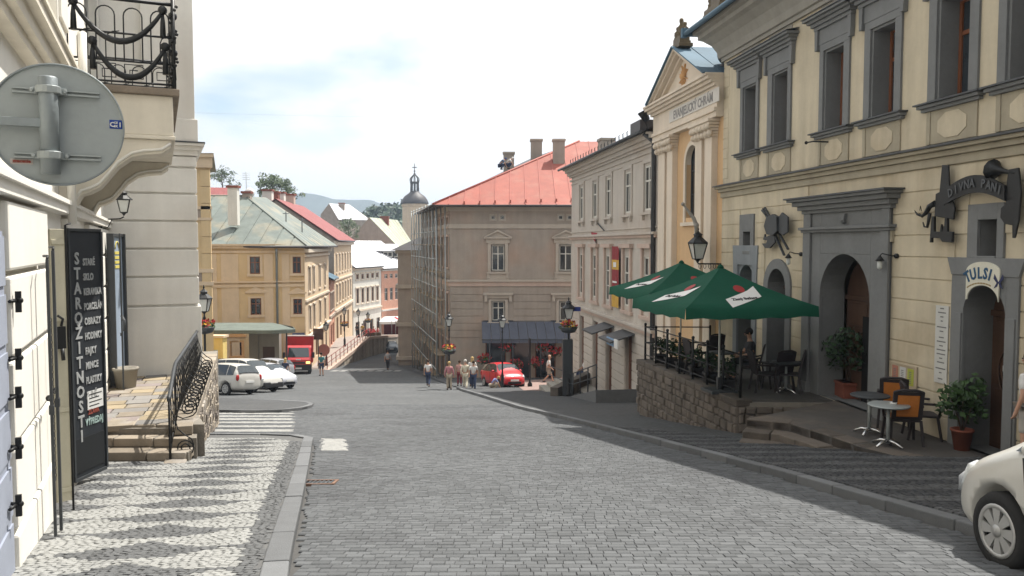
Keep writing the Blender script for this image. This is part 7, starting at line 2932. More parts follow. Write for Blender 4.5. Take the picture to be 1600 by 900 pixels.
# ---- church tower with domed lantern
tp_ = at(648, 318, 260)
tw_ = thing('church_tower', 'round church tower with dark dome, open lantern and a cross', 'tower', (tp_.x, tp_.y, tp_.z - 22))
x = MB()
x.lathe([(4.0, 0), (4.0, 20.9), (4.25, 21.1), (4.25, 21.6), (4.05, 21.8), (4.05, 22)], 12, smooth=False)
x.build('wall', M['yellow_pale'], tw_)
x = MB()
x.lathe([(4.5, 21.9), (4.5, 22.2), (4.1, 23.2), (3.3, 24.3), (2.2, 25.1), (1.7, 25.5), (1.6, 25.7)], 16)
x.build('dome', M['roof_dark'], tw_)
lt_ = MB()
for k in range(8):
    a = 2 * pi * k / 8
    lt_.tube([(1.25 * cos(a), 1.25 * sin(a), 25.5), (1.2 * cos(a), 1.2 * sin(a), 28.6)], .22, 5)
lt_.lathe([(1.5, 25.4), (1.5, 25.9), (1.3, 26.0)], 10).lathe([(1.35, 28.4), (1.55, 28.7), (1.55, 28.9), (1.0, 29.0)], 10)
lt_.build('lantern', M['roof_dark'], tw_)
x = MB()
for k in range(8):
    a = 2 * pi * k / 8
    x.tube([(r * cos(a), r * sin(a), z) for r, z in ((1.3, 28.9), (1.5, 29.5), (1.35, 30.1), (.8, 30.7), (.3, 31.2), (.1, 31.8))], .14, 5)
x.ball((0, 0, 31.6), .3, 6)
x.build('onion_cage', M['roof_dark'], tw_)
x = MB()
x.tube([(0, 0, 31.6), (0, 0, 34.8)], .12, 5).box(-.75, .75, -.1, .1, 33.4, 33.65).ball((0, 0, 32.4), .3, 6)
x.build('cross', M['roof_dark'], tw_)

# ---- trees
def tree(label, px, py_top, py_base, Y, w, seed, m='leaf_tree', group=None, n=1500):
    r = random.Random(seed)
    top, base = at(px, py_top, Y), at(px, py_base, Y)
    H = top.z - base.z
    o = thing('tree', label, 'tree', (base.x, base.y, base.z), 0, group)
    x = MB()
    x.tube([(0, 0, -2), (.1, 0, H * .3), (-.1, .1, H * .6), (0, 0, H * .85)], [H * .035, H * .028, H * .018, .03], 6)
    tips = []
    for k in range(11):
        a = k * 2.4 + r.uniform(-.3, .3)
        z0 = H * (.25 + .05 * k)
        l = w * r.uniform(.55, 1.0) * (1 - .4 * k / 11)
        tip = Vector((cos(a) * l, sin(a) * l, z0 + H * r.uniform(.10, .26)))
        x.tube([(0, 0, z0), tip * .5 + Vector((0, 0, z0 * .5)), tip], [H * .014, H * .009, .02], 5)
        tips.append(tip)
    x.build('trunk', M['bark'], o)
    c = MB()
    for tip in tips + [Vector((0, 0, H * .9)), Vector((w * .2, 0, H * .8)), Vector((-w * .25, 0, H * .78))]:
        for k in range(5):
            q = tip + Vector((r.gauss(0, w * .17), r.gauss(0, w * .17), r.gauss(0, H * .07)))
            leafball(c, q, w * r.uniform(.12, .26), int(n / 70), w * .055, 0, .8, r)
    c.build('crown', M[m], o, fix=False)
    return o
tree('broad leafy tree rising behind the green and maroon roofs', 428, 276, 330, 135, 3.6, 1, n=2600)
tree('small leafy tree behind the red mansard roof at the far left', 347, 264, 300, 140, 2.2, 2)
tree('low green tree standing between the maroon and pale green roofs', 545, 345, 385, 145, 2.2, 4)
rw_ = random.Random(40)
wd = MB()
for k in range(90):
    px = rw_.uniform(572, 700)
    pt = 322 + 18 * abs((px - 610) / 40) ** 1.5 * (.5 if px > 610 else 1) + rw_.uniform(0, 26)
    p = at(px, min(pt, 352), 330 + rw_.uniform(-20, 40))
    leafball(wd, p, rw_.uniform(2.5, 4.5), 46, 1.0, 0, 1.0, rw_)
for k in range(60):
    p = at(rw_.uniform(560, 720), rw_.uniform(345, 400), 300 + rw_.uniform(0, 30))
    leafball(wd, p, 6, 40, 1.4, 0, 1.0, rw_)
wdo = wd.build('woods', M['leaf_dark'], None, fix=False)
wdo['kind'] = 'stuff'

# ---- upper walkway and its rubble retaining wall
UZ = -9.55
WL = [(-16.3, 70.5), (-16.75, 85), (-17.3, 98), (-16.9, 110), (-15.6, 119), (-13.6, 127)]
def wz(y):
    return UZ if y < 96 else UZ - (y - 96) * .098
ys2 = [70.5 + (127 - 70.5) * i / 28 for i in range(29)]
x = MB()
for a, b in zip(ys2, ys2[1:]):
    xa, xb = interp([(p[0], p[1]) for p in WL], a), interp([(p[0], p[1]) for p in WL], b)
    x.face([(-34, a, wz(a)), (xa, a, wz(a)), (xb, b, wz(b)), (-34, b, wz(b))])
wko = x.build('upper_walkway', plain('pinkish_walkway_paving', (.33, .28, .25), var=.15))
wko['kind'] = 'structure'
rw2 = thing('retaining_wall', 'curving rubble stone retaining wall with pink coping beside the descending road', 'wall', (WL[0][0], WL[0][1], UZ))
rr2 = random.Random(9)
for (xa, ya), (xb, yb) in zip(WL, WL[1:]):
    a, b = Vector((xa, ya)), Vector((xb, yb))
    d = (b - a).normalized()
    n = Vector((d.y, -d.x))
    L = (b - a).length
    t = 0
    while t < L:
        l = min(rr2.uniform(.6, 1.3), L - t)
        p, q = a + d * t, a + d * (t + l)
        g0, g1 = gz(p.y) - UZ - .2, gz(q.y) - UZ - .2
        t0, t1 = wz(p.y) - UZ, wz(q.y) - UZ
        o3 = Vector((WL[0][0], WL[0][1]))
        x = MB()
        rows_ = max(1, int(round((t0 - g0) / .55)))
        pr = rr2.uniform(.0, .06)
        P_, Q_ = p - o3, q - o3
        pts0 = [(P_ + n * pr, 0), (Q_ + n * pr, 0)]
        x.poly([(P_.x + n.x * pr, P_.y + n.y * pr, g0), (Q_.x + n.x * pr, Q_.y + n.y * pr, g1), (Q_.x + n.x * pr, Q_.y + n.y * pr, t1 - .2), (P_.x + n.x * pr, P_.y + n.y * pr, t0 - .2),
                (P_.x - n.x * .4, P_.y - n.y * .4, g0), (Q_.x - n.x * .4, Q_.y - n.y * .4, g1), (Q_.x - n.x * .4, Q_.y - n.y * .4, t1 - .2), (P_.x - n.x * .4, P_.y - n.y * .4, t0 - .2)],
               [(0, 1, 2, 3), (1, 5, 6, 2), (0, 3, 7, 4), (3, 2, 6, 7)])
        x.build('wall_stone', plain('pale_rubble', (.32, .28, .23), objr=.25, var=.25, scale=2.5, bump=.6, bscale=6), rw2)
        t += l
    t = 0
    while t < L:
        l = min(1.2, L - t)
        p, q = a + d * (t + .01) - o3, a + d * (t + l - .01) - o3
        t0, t1 = wz((p + o3).y) - UZ, wz((q + o3).y) - UZ
        x = MB()
        x.poly([(v.x + n.x * o_, v.y + n.y * o_, zz + e) for v, zz in ((p, t0), (q, t1)) for o_ in (.12, -.4) for e in (-.2, .12)], [(0, 1, 5, 4), (1, 3, 7, 5), (0, 2, 3, 1), (4, 5, 7, 6), (2, 6, 7, 3)])
        x.build('coping_stone', M['town_pink'], rw2)
        t += l
# red pipe railing on the coping
rp3 = thing('red_railing', 'rust red pipe railing on top of the curving retaining wall', 'railing', (WL[0][0], WL[0][1], UZ))
pts = []
for k in range(14):
    y = 71 + k * 2.1
    xx = interp([(p[0], p[1]) for p in WL], y) - .12
    pts.append(Vector((xx - WL[0][0], y - WL[0][1], wz(y) - UZ + .1)))
rr_m = plain('rust_red_paint', (.22, .05, .04))
for p in pts:
    x = MB()
    x.tube([p, p + Vector((0, 0, 1.05))], .035, 5)
    x.build('post', rr_m, rp3)
for dz in (.55, 1.02):
    x = MB()
    x.tube([p + Vector((0, 0, dz)) for p in pts], .03, 5)
    x.build('rail', rr_m, rp3)
# overhead cable across the sky
a, b = at(300, 176, 40), at(1020, 178, 60)
x = MB()
x.tube([a + (b - a) * (i / 16) - Vector((0, 0, .25 * (1 - (2 * i / 16 - 1) ** 2))) for i in range(17)], .004, 4)
o = x.build('overhead_cable', M['galv'])
tag(o, 'thin overhead cable strung across the bright sky', 'cable')
# ================================================================== VEHICLES
HATCH = [(-1.95, .45, .8, .9, .64, .58), (-1.90, .30, .95, 1.12, .78, .66), (-1.6, .20, 1.0, 1.40, .84, .61), (-.9, .18, .99, 1.5, .85, .61), (0, .18, .98, 1.53, .85, .61), (.45, .18, .97, 1.45, .85, .61),
         (1.12, .18, .94, 1.02, .84, .72), (1.52, .20, .84, .93, .82, .68), (1.80, .24, .68, .77, .74, .58), (1.95, .32, .5, .56, .60, .48)]
SCENIC = [(-2.1, .40, .75, .85, .70, .6), (-2.06, .28, 1.0, 1.12, .80, .7), (-1.78, .22, 1.02, 1.50, .85, .62), (-1.3, .22, 1.0, 1.60, .86, .62), (-.1, .2, .99, 1.64, .87, .63), (.5, .2, .98, 1.56, .87, .62),
          (1.25, .2, .96, 1.03, .85, .72), (1.7, .22, .84, .92, .82, .66), (1.98, .28, .68, .76, .74, .58), (2.1, .34, .5, .58, .62, .5)]
VAN = [(-2.0, .35, .8, 1.0, .78, .72), (-1.98, .28, 1.1, 1.70, .84, .74), (-1.7, .24, 1.12, 1.82, .86, .74), (-.9, .22, 1.12, 1.85, .87, .74), (.1, .22, 1.1, 1.85, .87, .73), (.55, .22, 1.08, 1.76, .87, .70),
       (1.12, .22, 1.03, 1.12, .85, .74), (1.6, .24, .95, 1.03, .83, .7), (1.9, .28, .75, .84, .78, .62), (2.0, .34, .5, .6, .70, .56)]
def car_paint(name, col):
    return plain(name, col, rough=.35, var=.05, scale=1.5, bump=0, coat=.6, spec=.5)
def sect(st):
    x, zb, zs, zt, wb, wt = st
    h = [(0, zb), (wb * .84, zb), (wb * .985, zb + .10), (wb, zb + (zs - zb) * .55), (wb * .965, zs), (wt, zt - .045), (wt * .62, zt), (0, zt + .015)]
    return h
def car(name, label, cat, pos, head, st, paint, wheel_r=.30, wheels=(1.18, -1.25), glass_=(2, 3, 4, 5), sub=1, trim=None, spokes=7, plate=True, lights=True, group=None):
    o = thing(name, label, cat, pos, 0, group)
    sl = (gz(pos[1] + 1.5) - gz(pos[1] - 1.5)) / 3
    nrm = Vector((0, -sl, 1)).normalized()
    o.rotation_euler = (Vector((0, 0, 1)).rotation_difference(nrm) @ Matrix.Rotation(head, 3, 'Z').to_quaternion()).to_euler()
    mb = MB()
    rings = []
    vs = []
    for s in st:
        h = sect(s)
        r = [(s[0], -y, z) for y, z in h] + [(s[0], y, z) for y, z in reversed(h[1:-1])]
        rings.append(r)
        vs += r
    n = len(rings[0])
    fs = []
    for i in range(len(rings) - 1):
        for j in range(n):
            j2 = (j + 1) % n
            fs.append((i * n + j, i * n + j2, (i + 1) * n + j2, (i + 1) * n + j))
    fs.append(tuple(range(n - 1, -1, -1)))
    fs.append(tuple(range((len(rings) - 1) * n, len(rings) * n)))
    mb.poly(vs, fs, 0, True)
    body = mb.build('body', paint, o)
    ss = body.modifiers.new('smooth', 'SUBSURF')
    ss.levels = ss.render_levels = sub
    cut = MB()
    for wx in wheels:
        for sgn in (-1, 1):
            cut.lathe([(wheel_r * 1.16, -.16), (wheel_r * 1.16, .16)], 28, (wx, sgn * (st[4][4] - .08), wheel_r + .02), 0, False, 'y')
    co = cut.build('cutter', paint, o)
    bo = body.modifiers.new('arches', 'BOOLEAN')
    bo.object = co
    bo.operation = 'DIFFERENCE'
    bo.solver = 'EXACT'
    dg = bpy.context.evaluated_depsgraph_get()
    me = bpy.data.meshes.new_from_object(body.evaluated_get(dg))
    body.modifiers.clear()
    body.data = me
    bpy.data.objects.remove(co)
    for p in me.polygons:
        p.use_smooth = p.area < 5
    # glazing
    def shrink(q, k=.09, out=(0, 0, 0)):
        c = sum((Vector(p) for p in q), Vector()) / len(q)
        return [Vector(p) + (c - Vector(p)) * k + Vector(out) for p in q]
    def pane(nm, q, th):
        q = [Vector(p) for p in q]
        x = MB()
        k = len(q)
        x.poly(q + [p - Vector(th) for p in q], [tuple(range(k)), tuple(range(2 * k - 1, k - 1, -1))] + [(i, (i + 1) % k, k + (i + 1) % k, k + i) for i in range(k)])
        x.build(nm, M['glass_car'], o)
    H = [sect(s) for s in st]
    for i, j in zip(glass_, glass_[1:]):
        for sgn in (-1, 1):
            q = [(st[a][0], sgn * H[a][b][0], H[a][b][1]) for a, b in ((i, 4), (j, 4), (j, 5), (i, 5))]
            pane('side_window', shrink(q, .08, (0, sgn * .004, -.01)), (0, sgn * .03, 0))
    w0 = glass_[-1]
    for sgn in (-1, 1):     # quarter light by the windscreen
        q = [(st[w0][0], sgn * H[w0][4][0], H[w0][4][1]), (st[w0 + 1][0] - .12, sgn * (H[w0 + 1][4][0] - .01), H[w0 + 1][4][1] + .02), (st[w0][0], sgn * H[w0][5][0], H[w0][5][1])]
        pane('side_window', shrink(q, .12, (0, sgn * .002, 0)), (0, sgn * .03, 0))
    def screen(a, b, nm):
        q = [(st[a][0], -H[a][5][0], H[a][5][1]), (st[a][0], -H[a][6][0], H[a][6][1]), (st[a][0], H[a][6][0], H[a][6][1]), (st[a][0], H[a][5][0], H[a][5][1]),
             (st[b][0], H[b][5][0], H[b][5][1]), (st[b][0], H[b][6][0], H[b][6][1]), (st[b][0], -H[b][6][0], H[b][6][1]), (st[b][0], -H[b][5][0], H[b][5][1])]
        pane(nm, shrink(q, .07, (.006 if b > a else -.006, 0, .012)), (0, 0, .02))
    screen(w0, w0 + 1, 'windscreen')
    screen(glass_[0], glass_[0] - 1, 'rear_window')
    # wheels
    hw = st[4][4]
    for wx in wheels:
        for sgn in (-1, 1):
            r = wheel_r
            x = MB()
            x.lathe([(r * .66, -.10), (r * .93, -.10), (r, -.06), (r, .06), (r * .93, .10), (r * .66, .10), (r * .64, .05), (r * .64, -.05), (r * .66, -.10)], 28, (0, 0, 0), 0, True, 'y', None, False)
            w = x.build('wheel', M['rubber'], o, (wx, sgn * (hw - .115), r))
            x = MB()
            yo_ = sgn * .085
            x.lathe([(r * .58, -.02), (r * .69, -.02), (r * .69, .02), (r * .58, .02), (r * .58, -.02)], 28, (0, yo_, 0), 0, True, 'y', None, False)
            x.lathe([(.001, -.02), (r * .16, -.02), (r * .16, .025), (.001, .03)], 14, (0, yo_, 0), 0, True, 'y')
            for k in range(spokes):
                a = 2 * pi * k / spokes
                b = .30
                pts = [(r * .14 * cos(a - .5), r * .14 * sin(a - .5)), (r * .62 * cos(a - b + .1), r * .62 * sin(a - b + .1)), (r * .62 * cos(a + b * .75 + .1), r * .62 * sin(a + b * .75 + .1)), (r * .14 * cos(a + .5), r * .14 * sin(a + .5))]
                x.prism(pts, yo_ - .012 + sgn * .004, yo_ + .012 + sgn * .004)
            x.build('rim', plain('silver_wheel_paint', (.42, .42, .41), rough=.4, metal=.4), w)
            x = MB()
            x.lathe([(.001, -.05), (r * .66, -.05), (r * .66, .02), (.001, .02)], 20, (0, 0, 0), 0, False, 'y')
            x.build('drum', M['plastic_black'], w)
    # lamps, mirrors, plates, trim
    f, b = st[-1][0], st[0][0]
    for sgn in (-1, 1):
        if lights:
            A, B = H[-3], H[-2]
            def hp(i, t, k):
                a, b = (st[-3][0], A[i][0], A[i][1]), (st[-2][0], B[i][0], B[i][1])
                return Vector([a[c] + (b[c] - a[c]) * t for c in range(3)])
            q = [hp(4, .25, 0), hp(4, .25, 0).lerp(hp(5, .25, 0), .75), hp(5, .75, 0).lerp(hp(4, .75, 0), .1), hp(5, 1.0, 0).lerp(hp(4, 1, 0), .2), hp(4, 1.06, 0), hp(3, 1.0, 0).lerp(hp(4, 1, 0), .35), hp(3, .7, 0).lerp(hp(4, .7, 0), .62)]
            q = [Vector((p.x + .006, sgn * (p.y - .004), p.z + .002)) for p in q]
            c_ = sum(q, Vector()) / len(q) + Vector((.012, sgn * .012, .012))
            x = MB()
            n_ = len(q)
            inn = [p - Vector((.05, sgn * .05, .03)) for p in q]
            x.poly(q + [c_] + inn, [(i, (i + 1) % n_, n_) for i in range(n_)] + [(i, (i + 1) % n_, n_ + 1 + (i + 1) % n_, n_ + 1 + i) for i in range(n_)], 0, True)
            x.build('headlight', M['chrome'], o)
            x = MB()
            x.ball((0, 0, 0), 1, 8, 0, (.07, .10, .17))
            tl = x.build('tail_light', plain('red_lens', (.38, .02, .02), rough=.2), o, (st[1][0] + .03, sgn * (st[1][4] - .06), st[1][2] - .12))
        x = MB()
        mx_ = st[w0][0] + .14
        x.ball((mx_, sgn * (hw + .07), st[w0 + 1][2] + .08), 1, 7, 0, (.06, .10, .075))
        x.bar((mx_, sgn * (hw - .05), st[w0 + 1][2] + .05), (mx_, sgn * (hw + .05), st[w0 + 1][2] + .07), .04, .03)
        x.build('mirror', trim or paint, o)
        for xd in (.05, -.85):
            x = MB()
            x.box(xd, xd + .18, sgn * (hw + .004) - .012, sgn * (hw + .004) + .012, st[4][2] - .12, st[4][2] - .09)
            x.build('handle', trim or paint, o)
        for xd in (.98 if wheels[0] > 1.2 else .80, -.10):
            x = MB()
            x.box(xd, xd + .012, sgn * hw - .008, sgn * hw + .003, .34, st[4][2] - .04)
            x.build('door_seam', M['plastic_black'], o)
        x = MB()
        x.box(wheels[1] + wheel_r * 1.2, wheels[0] - wheel_r * 1.2, sgn * (hw - .012) - .02, sgn * (hw - .012) + .02, .40 if trim is None else .46, .42 if trim is None else .55)
        x.build('side_strip', trim or M['plastic_black'], o)
    x = MB()
    x.box(f - .12, f - .0, -.42, .42, .30, .44)
    x.build('grille', M['plastic_black'], o, bevel=.02)
    if trim is not None:
        x = MB()
        x.box(f - .25, f + .03, -.72, .72, .28, .56)
        x.build('bumper', trim, o, bevel=.05)
    if plate:
        for xx, s in ((f, 1), (b, -1)):
            x = MB()
            x.box(xx - .01, xx + .03 * 1, -.26, .26, .46, .57) if s > 0 else x.box(xx - .03, xx + .01, -.26, .26, .62, .73)
            x.build('number_plate', M['white_print'], o)
    return o
white = car_paint('white_car_paint', (.52, .51, .47))
def carpos(px, py, off, head):
    p = ground_at(px, py)
    f = Vector((cos(head), sin(head)))
    l = Vector((-f.y, f.x))
    q = Vector((p.x, p.y)) + f * off[0] + l * off[1]
    return (q.x, q.y, gz(q.y))
# near white hatchback at the right edge: only its front left corner is in view
hd = radians(95)
f = Vector((cos(hd), sin(hd)))
l = Vector((-f.y, f.x))
wp = Vector((3.97, 6.38))
q = wp - f * 1.18 - l * .80
near = car('hatchback', 'clean white hatchback with a silver eight spoke wheel, cut by the right picture edge', 'car', (q.x, q.y, gz(q.y) - .03), hd, HATCH, white, .315, (1.18, -1.28), (2, 3, 4, 5), 2, None, 8)
hd = radians(150)
car('hatchback', 'white family hatchback seen from behind, parked nearest the street lamp at left', 'car', carpos(352, 617.5, (1.25, -.80), hd), hd, SCENIC, white, .32, (1.30, -1.28), (2, 3, 4, 5), 1, None, 7, group='cars parked at left below the yellow house')
hd = radians(-28)
car('van', 'white delivery van with black bumper parked beside the white family hatchback', 'van', carpos(393, 613.5, (-1.15, .78), hd), hd, VAN, white, .31, (1.22, -1.30), (2, 3, 4, 5), 1, M['plastic_black'], 6, group='cars parked at left below the yellow house')
hd = radians(-32)
car('hatchback', 'silver white car with only its bonnet showing in front of the white van', 'car', carpos(408, 610, (-1.25, 1.5), hd), hd, HATCH, car_paint('silver_white_paint', (.42, .43, .47)), .30, (1.18, -1.25), (2, 3, 4, 5), 1, None, 7, group='cars parked at left below the yellow house')
hd = radians(150)
car('hatchback', 'silver grey hatchback parked behind the white van, near the red truck', 'car', carpos(424, 594, (1.2, -.78), hd), hd, HATCH, car_paint('silver_grey_paint', (.38, .39, .42)), .30, (1.18, -1.25), (2, 3, 4, 5), 1, None, 7, group='cars parked at left below the yellow house')
hd = radians(-66)
car('hatchback', 'small bright red hatchback parked before the slate blue awning', 'car', carpos(757, 604, (1.25, .70), hd), hd, [(a * .9, b, c, d_, e * .97, g) for a, b, c, d_, e, g in HATCH], car_paint('bright_red_paint', (.55, .012, .02)), .29, (1.10, -1.12), (2, 3, 4, 5), 1, None, 6)
hd = radians(-82)
car('hatchback', 'dark blue car driving up the far road beside the rubble retaining wall', 'car', carpos(612, 551, (-1.8, 0), hd), hd, HATCH, car_paint('dark_blue_paint', (.03, .05, .07)), .30, (1.18, -1.25), (2, 3, 4, 5), 1, None, 6)

# ---- red box truck
hd = radians(-77)
p = ground_at(466, 585)
tk = thing('box_truck', 'red box truck with lit headlights facing up the street below the yellow house', 'truck', (p.x, p.y, gz(p.y)), 0)
tk.rotation_euler = (Vector((0, 0, 1)).rotation_difference(Vector((0, .11, 1)).normalized()) @ Matrix.Rotation(hd, 3, 'Z').to_quaternion()).to_euler()
red = car_paint('truck_red_paint', (.50, .02, .025))
red2 = plain('truck_box_red', (.34, .025, .025), var=.12)
x = MB()
x.box(-4.9, -1.65, -1.08, 1.08, .85, 3.0)
x.build('cargo_box', red2, tk, bevel=.03)
x = MB()
x.box(-4.92, -1.62, -1.10, 1.10, 3.0, 3.09)
x.build('box_roof', M['white_print'], tk, bevel=.02)
x = MB()
prof = [(-1.55, .45), (-.02, .45), (.04, .6), (.02, 1.15), (-.12, 1.32), (-.50, 2.12), (-.72, 2.26), (-1.55, 2.30)]
x.prism(prof, -.96, .96)
x.build('cab', red, tk, bevel=.05)
x = MB()
x.poly([(-.145, -.82, 1.36), (-.145, .82, 1.36), (-.495, .76, 2.09), (-.495, -.76, 2.09)], [(0, 1, 2, 3)])
k = [(a + .02, b, c + .01) for a, b, c in x.v]
x = MB()
x.poly(k + [(a - .04, b, c - .02) for a, b, c in k], [(0, 1, 2, 3), (4, 5, 6, 7), (0, 1, 5, 4), (1, 2, 6, 5), (2, 3, 7, 6), (3, 0, 4, 7)])
x.build('windscreen', M['glass_car'], tk)
for s in (-1, 1):
    x = MB()
    x.box(-1.2, -.45, s * .962 - .006, s * .962 + .006, 1.35, 2.0)
    x.build('side_window', M['glass_car'], tk)
    x = MB()
    x.box(-.28, -.12, s * 1.13 - .10, s * 1.13 + .10, 1.3, 1.75).bar((-.2, s * .95, 1.35), (-.2, s * 1.1, 1.4), .04, .04)
    x.build('mirror', M['plastic_black'], tk, bevel=.02)
    x = MB()
    x.box(-.06, .07, s * .74 - .16, s * .74 + .16, .84, 1.02)
    hm = bpy.data.materials.get('lit_headlight')
    if hm is None:
        hm = plain('lit_headlight', (.8, .5, .2), var=0, bump=0)
        bb = hm.node_tree.nodes['Principled BSDF']
        bb.inputs['Emission Color'].default_value = (1, .55, .18, 1)
        bb.inputs['Emission Strength'].default_value = 1.6
    x.build('headlight', hm, tk, bevel=.03)
x = MB()
x.box(-.25, .12, -1.0, 1.0, .30, .78)
x.build('bumper', M['plastic_black'], tk, bevel=.05)
x = MB()
x.box(.0, .05, -.55, .55, .84, .98)
x.build('grille', M['plastic_black'], tk, bevel=.02)
x = MB()
x.box(.11, .14, -.27, .27, .42, .54)
x.build('number_plate', M['white_print'], tk)
x = MB()
x.box(.01, .045, -.18, .18, 1.12, 1.20)
x.build('badge', M['chrome'], tk)
x = MB()
x.box(-4.9, -.3, -.45, .45, .5, .85)
x.build('chassis', M['plastic_black'], tk)
for wx in (-.75, -3.8):
    for s in (-1, 1):
        x = MB()
        x.lathe([(.2, -.12), (.36, -.12), (.40, -.08), (.40, .08), (.36, .12), (.2, .12)], 20, (0, 0, 0), 0, True, 'y')
        w = x.build('wheel', M['rubber'], tk, (wx, s * .85, .40))
        x = MB()
        x.lathe([(.001, -.03), (.21, -.05), (.21, .05), (.001, .03)], 16, (0, s * .06, 0), 0, True, 'y')
        x.build('rim', M['galv'], w)

# ================================================================== PEOPLE
def skin_mesh(name, verts, edges, rad, m, parent, root=0):
    me = bpy.data.meshes.new(name)
    me.from_pydata([tuple(v) for v in verts], edges, [])
    me.materials.append(m)
    o = link(name, me, parent)
    sk = o.modifiers.new('skin', 'SKIN')
    sk.use_smooth_shade = True
    d = me.skin_vertices[0].data
    for i, r in enumerate(rad):
        d[i].radius = (r, r) if not isinstance(r, tuple) else r
        d[i].use_root = (i == root)
    s = o.modifiers.new('smooth', 'SUBSURF')
    s.levels = s.render_levels = 1
    return o
POSES = {
    # pelvis, chest, head, (l/r) elbow, hand, knee, foot; local: facing -y, x to the person's left
    'stand': dict(pel=(0, 0, .93), ch=(0, .0, 1.38), hd=(0, -.02, 1.63), el=[(.25, .03, 1.12), (-.25, .03, 1.12)], ha=[(.26, -.06, .86), (-.26, -.06, .86)], kn=[(.10, -.02, .50), (-.10, -.02, .50)], ft=[(.11, .02, .07), (-.11, .02, .07)]),
    'walk': dict(pel=(0, 0, .91), ch=(0, -.03, 1.36), hd=(0, -.07, 1.62), el=[(.24, .12, 1.12), (-.24, -.06, 1.12)], ha=[(.24, .06, .86), (-.24, -.24, .92)], kn=[(.09, -.18, .52), (-.09, .02, .48)], ft=[(.09, -.30, .09), (-.09, .34, .12)]),
    'sit': dict(pel=(0, .1, .50), ch=(0, .10, .96), hd=(0, .05, 1.22), el=[(.25, .0, .72), (-.25, .0, .72)], ha=[(.14, -.24, .66), (-.14, -.24, .66)], kn=[(.12, -.36, .52), (-.12, -.36, .52)], ft=[(.12, -.36, .08), (-.12, -.36, .08)]),
    'crouch': dict(pel=(0, .12, .36), ch=(0, -.14, .70), hd=(0, -.34, .82), el=[(.24, -.30, .46), (-.24, -.30, .46)], ha=[(.12, -.46, .18), (-.12, -.46, .18)], kn=[(.16, -.28, .44), (-.16, -.28, .44)], ft=[(.14, .02, .07), (-.14, .02, .07)]),
}
def person(label, pos, face, h, pose, shirt, legs, hair, sleeve='short', legl='long', skirt=False, group=None, long_hair=False):
    P = POSES[pose]
    s = h / 1.75
    o = thing('person', label, 'person', pos, face, group)
    V = lambda t: Vector(t) * s
    pel, ch, hdv = V(P['pel']), V(P['ch']), V(P['hd'])
    spine = pel.lerp(ch, .5)
    neck = ch + (hdv - ch) * .50
    up = (hdv - neck).normalized()
    vs = [pel, spine, ch, neck, neck + up * .05 * s, hdv, hdv + up * .085 * s]
    ed = [(0, 1), (1, 2), (2, 3), (3, 4), (4, 5), (5, 6)]
    rd = [.135, .125, .135, .055, .06, (.078), (.068)]
    arms, legsv = [], []
    for i, sg in ((0, 1), (1, -1)):
        sh = ch + V((sg * .17, .0, .03))
        el, ha = V(P['el'][i]), V(P['ha'][i])
        k = len(vs)
        vs += [sh, el, ha]
        ed += [(2, k), (k, k + 1), (k + 1, k + 2)]
        rd += [.058, .042, .03]
        d = (ha - el).normalized()
        side = d.cross(Vector((0, 1, 0)))
        side = (side if side.length > .1 else Vector((1, 0, 0))).normalized()
        nr = d.cross(side)
        palm = len(vs)
        vs.append(ha + d * .055 * s)
        ed.append((k + 2, palm))
        rd.append(.032)
        for f_ in range(5):
            a = (f_ - 1.5) * .016 * s if f_ < 4 else -.045 * s
            l_ = (.065, .075, .07, .055, .03)[f_] * s
            q = len(vs)
            vs.append(vs[palm] + side * a * 1.2 + d * (.03 * s if f_ < 4 else .005))
            vs.append(vs[palm] + side * a * 1.5 + d * l_ + nr * .02 * s)
            ed += [(palm, q), (q, q + 1)]
            rd += [.010, .008]
        arms.append((sh, el, ha))
    for i, sg in ((0, 1), (1, -1)):
        hp = pel + V((sg * .09, 0, -.04))
        kn, ft = V(P['kn'][i]), V(P['ft'][i])
        k = len(vs)
        toe = ft + V((sg * .02, -.15, -.03))
        vs += [hp, kn, ft, toe]
        ed += [(0, k), (k, k + 1), (k + 1, k + 2), (k + 2, k + 3)]
        rd += [.085, .058, .042, .036]
        legsv.append((hp, kn, ft, toe))
    rd = [r * s for r in rd]
    skin_mesh('body', vs, ed, rd, M['skin'], o)
    # shirt
    vs2 = [pel + Vector((0, 0, .03 * s)), spine, ch, ch + (neck - ch) * .55]
    ed2 = [(0, 1), (1, 2), (2, 3)]
    rd2 = [.150, .142, .155, .075]
    for sh, el, ha in arms:
        k = len(vs2)
        vs2 += [sh, sh.lerp(el, .75 if sleeve == 'short' else 1.0)]
        ed2 += [(2, k), (k, k + 1)]
        rd2 += [.074, .062]
        if sleeve == 'long':
            vs2.append(el.lerp(ha, .92))
            ed2.append((k + 1, k + 2))
            rd2.append(.05)
    skin_mesh('shirt', vs2, ed2, [r * s for r in rd2], shirt, o)
    vs3 = [pel]
    ed3, rd3 = [], [.150]
    for hp, kn, ft, toe in legsv:
        k = len(vs3)
        vs3 += [hp, kn if legl != 'mini' else hp.lerp(kn, .6)]
        ed3 += [(0, k), (k, k + 1)]
        rd3 += [.104, .078]
        if legl == 'long':
            vs3.append(kn.lerp(ft, .93))
            ed3.append((k + 1, k + 2))
            rd3.append(.062)
    skin_mesh('trousers', vs3, ed3, [r * s for r in rd3], legs, o)
    x = MB()
    for hp, kn, ft, toe in legsv:
        x.tube([ft + Vector((0, .05 * s, -.03 * s)), ft + Vector((0, 0, -.02 * s)), toe], [.05 * s, .055 * s, .042 * s], 7)
    x.build('shoes', plain('dark_shoe_leather', (.05, .04, .035)), o)
    x = MB()
    c = hdv + up * .055 * s
    x.ball((c.x, c.y + .018 * s, c.z + .012 * s), .102 * s, 8, 0, (.95, 1.02, 1.0))
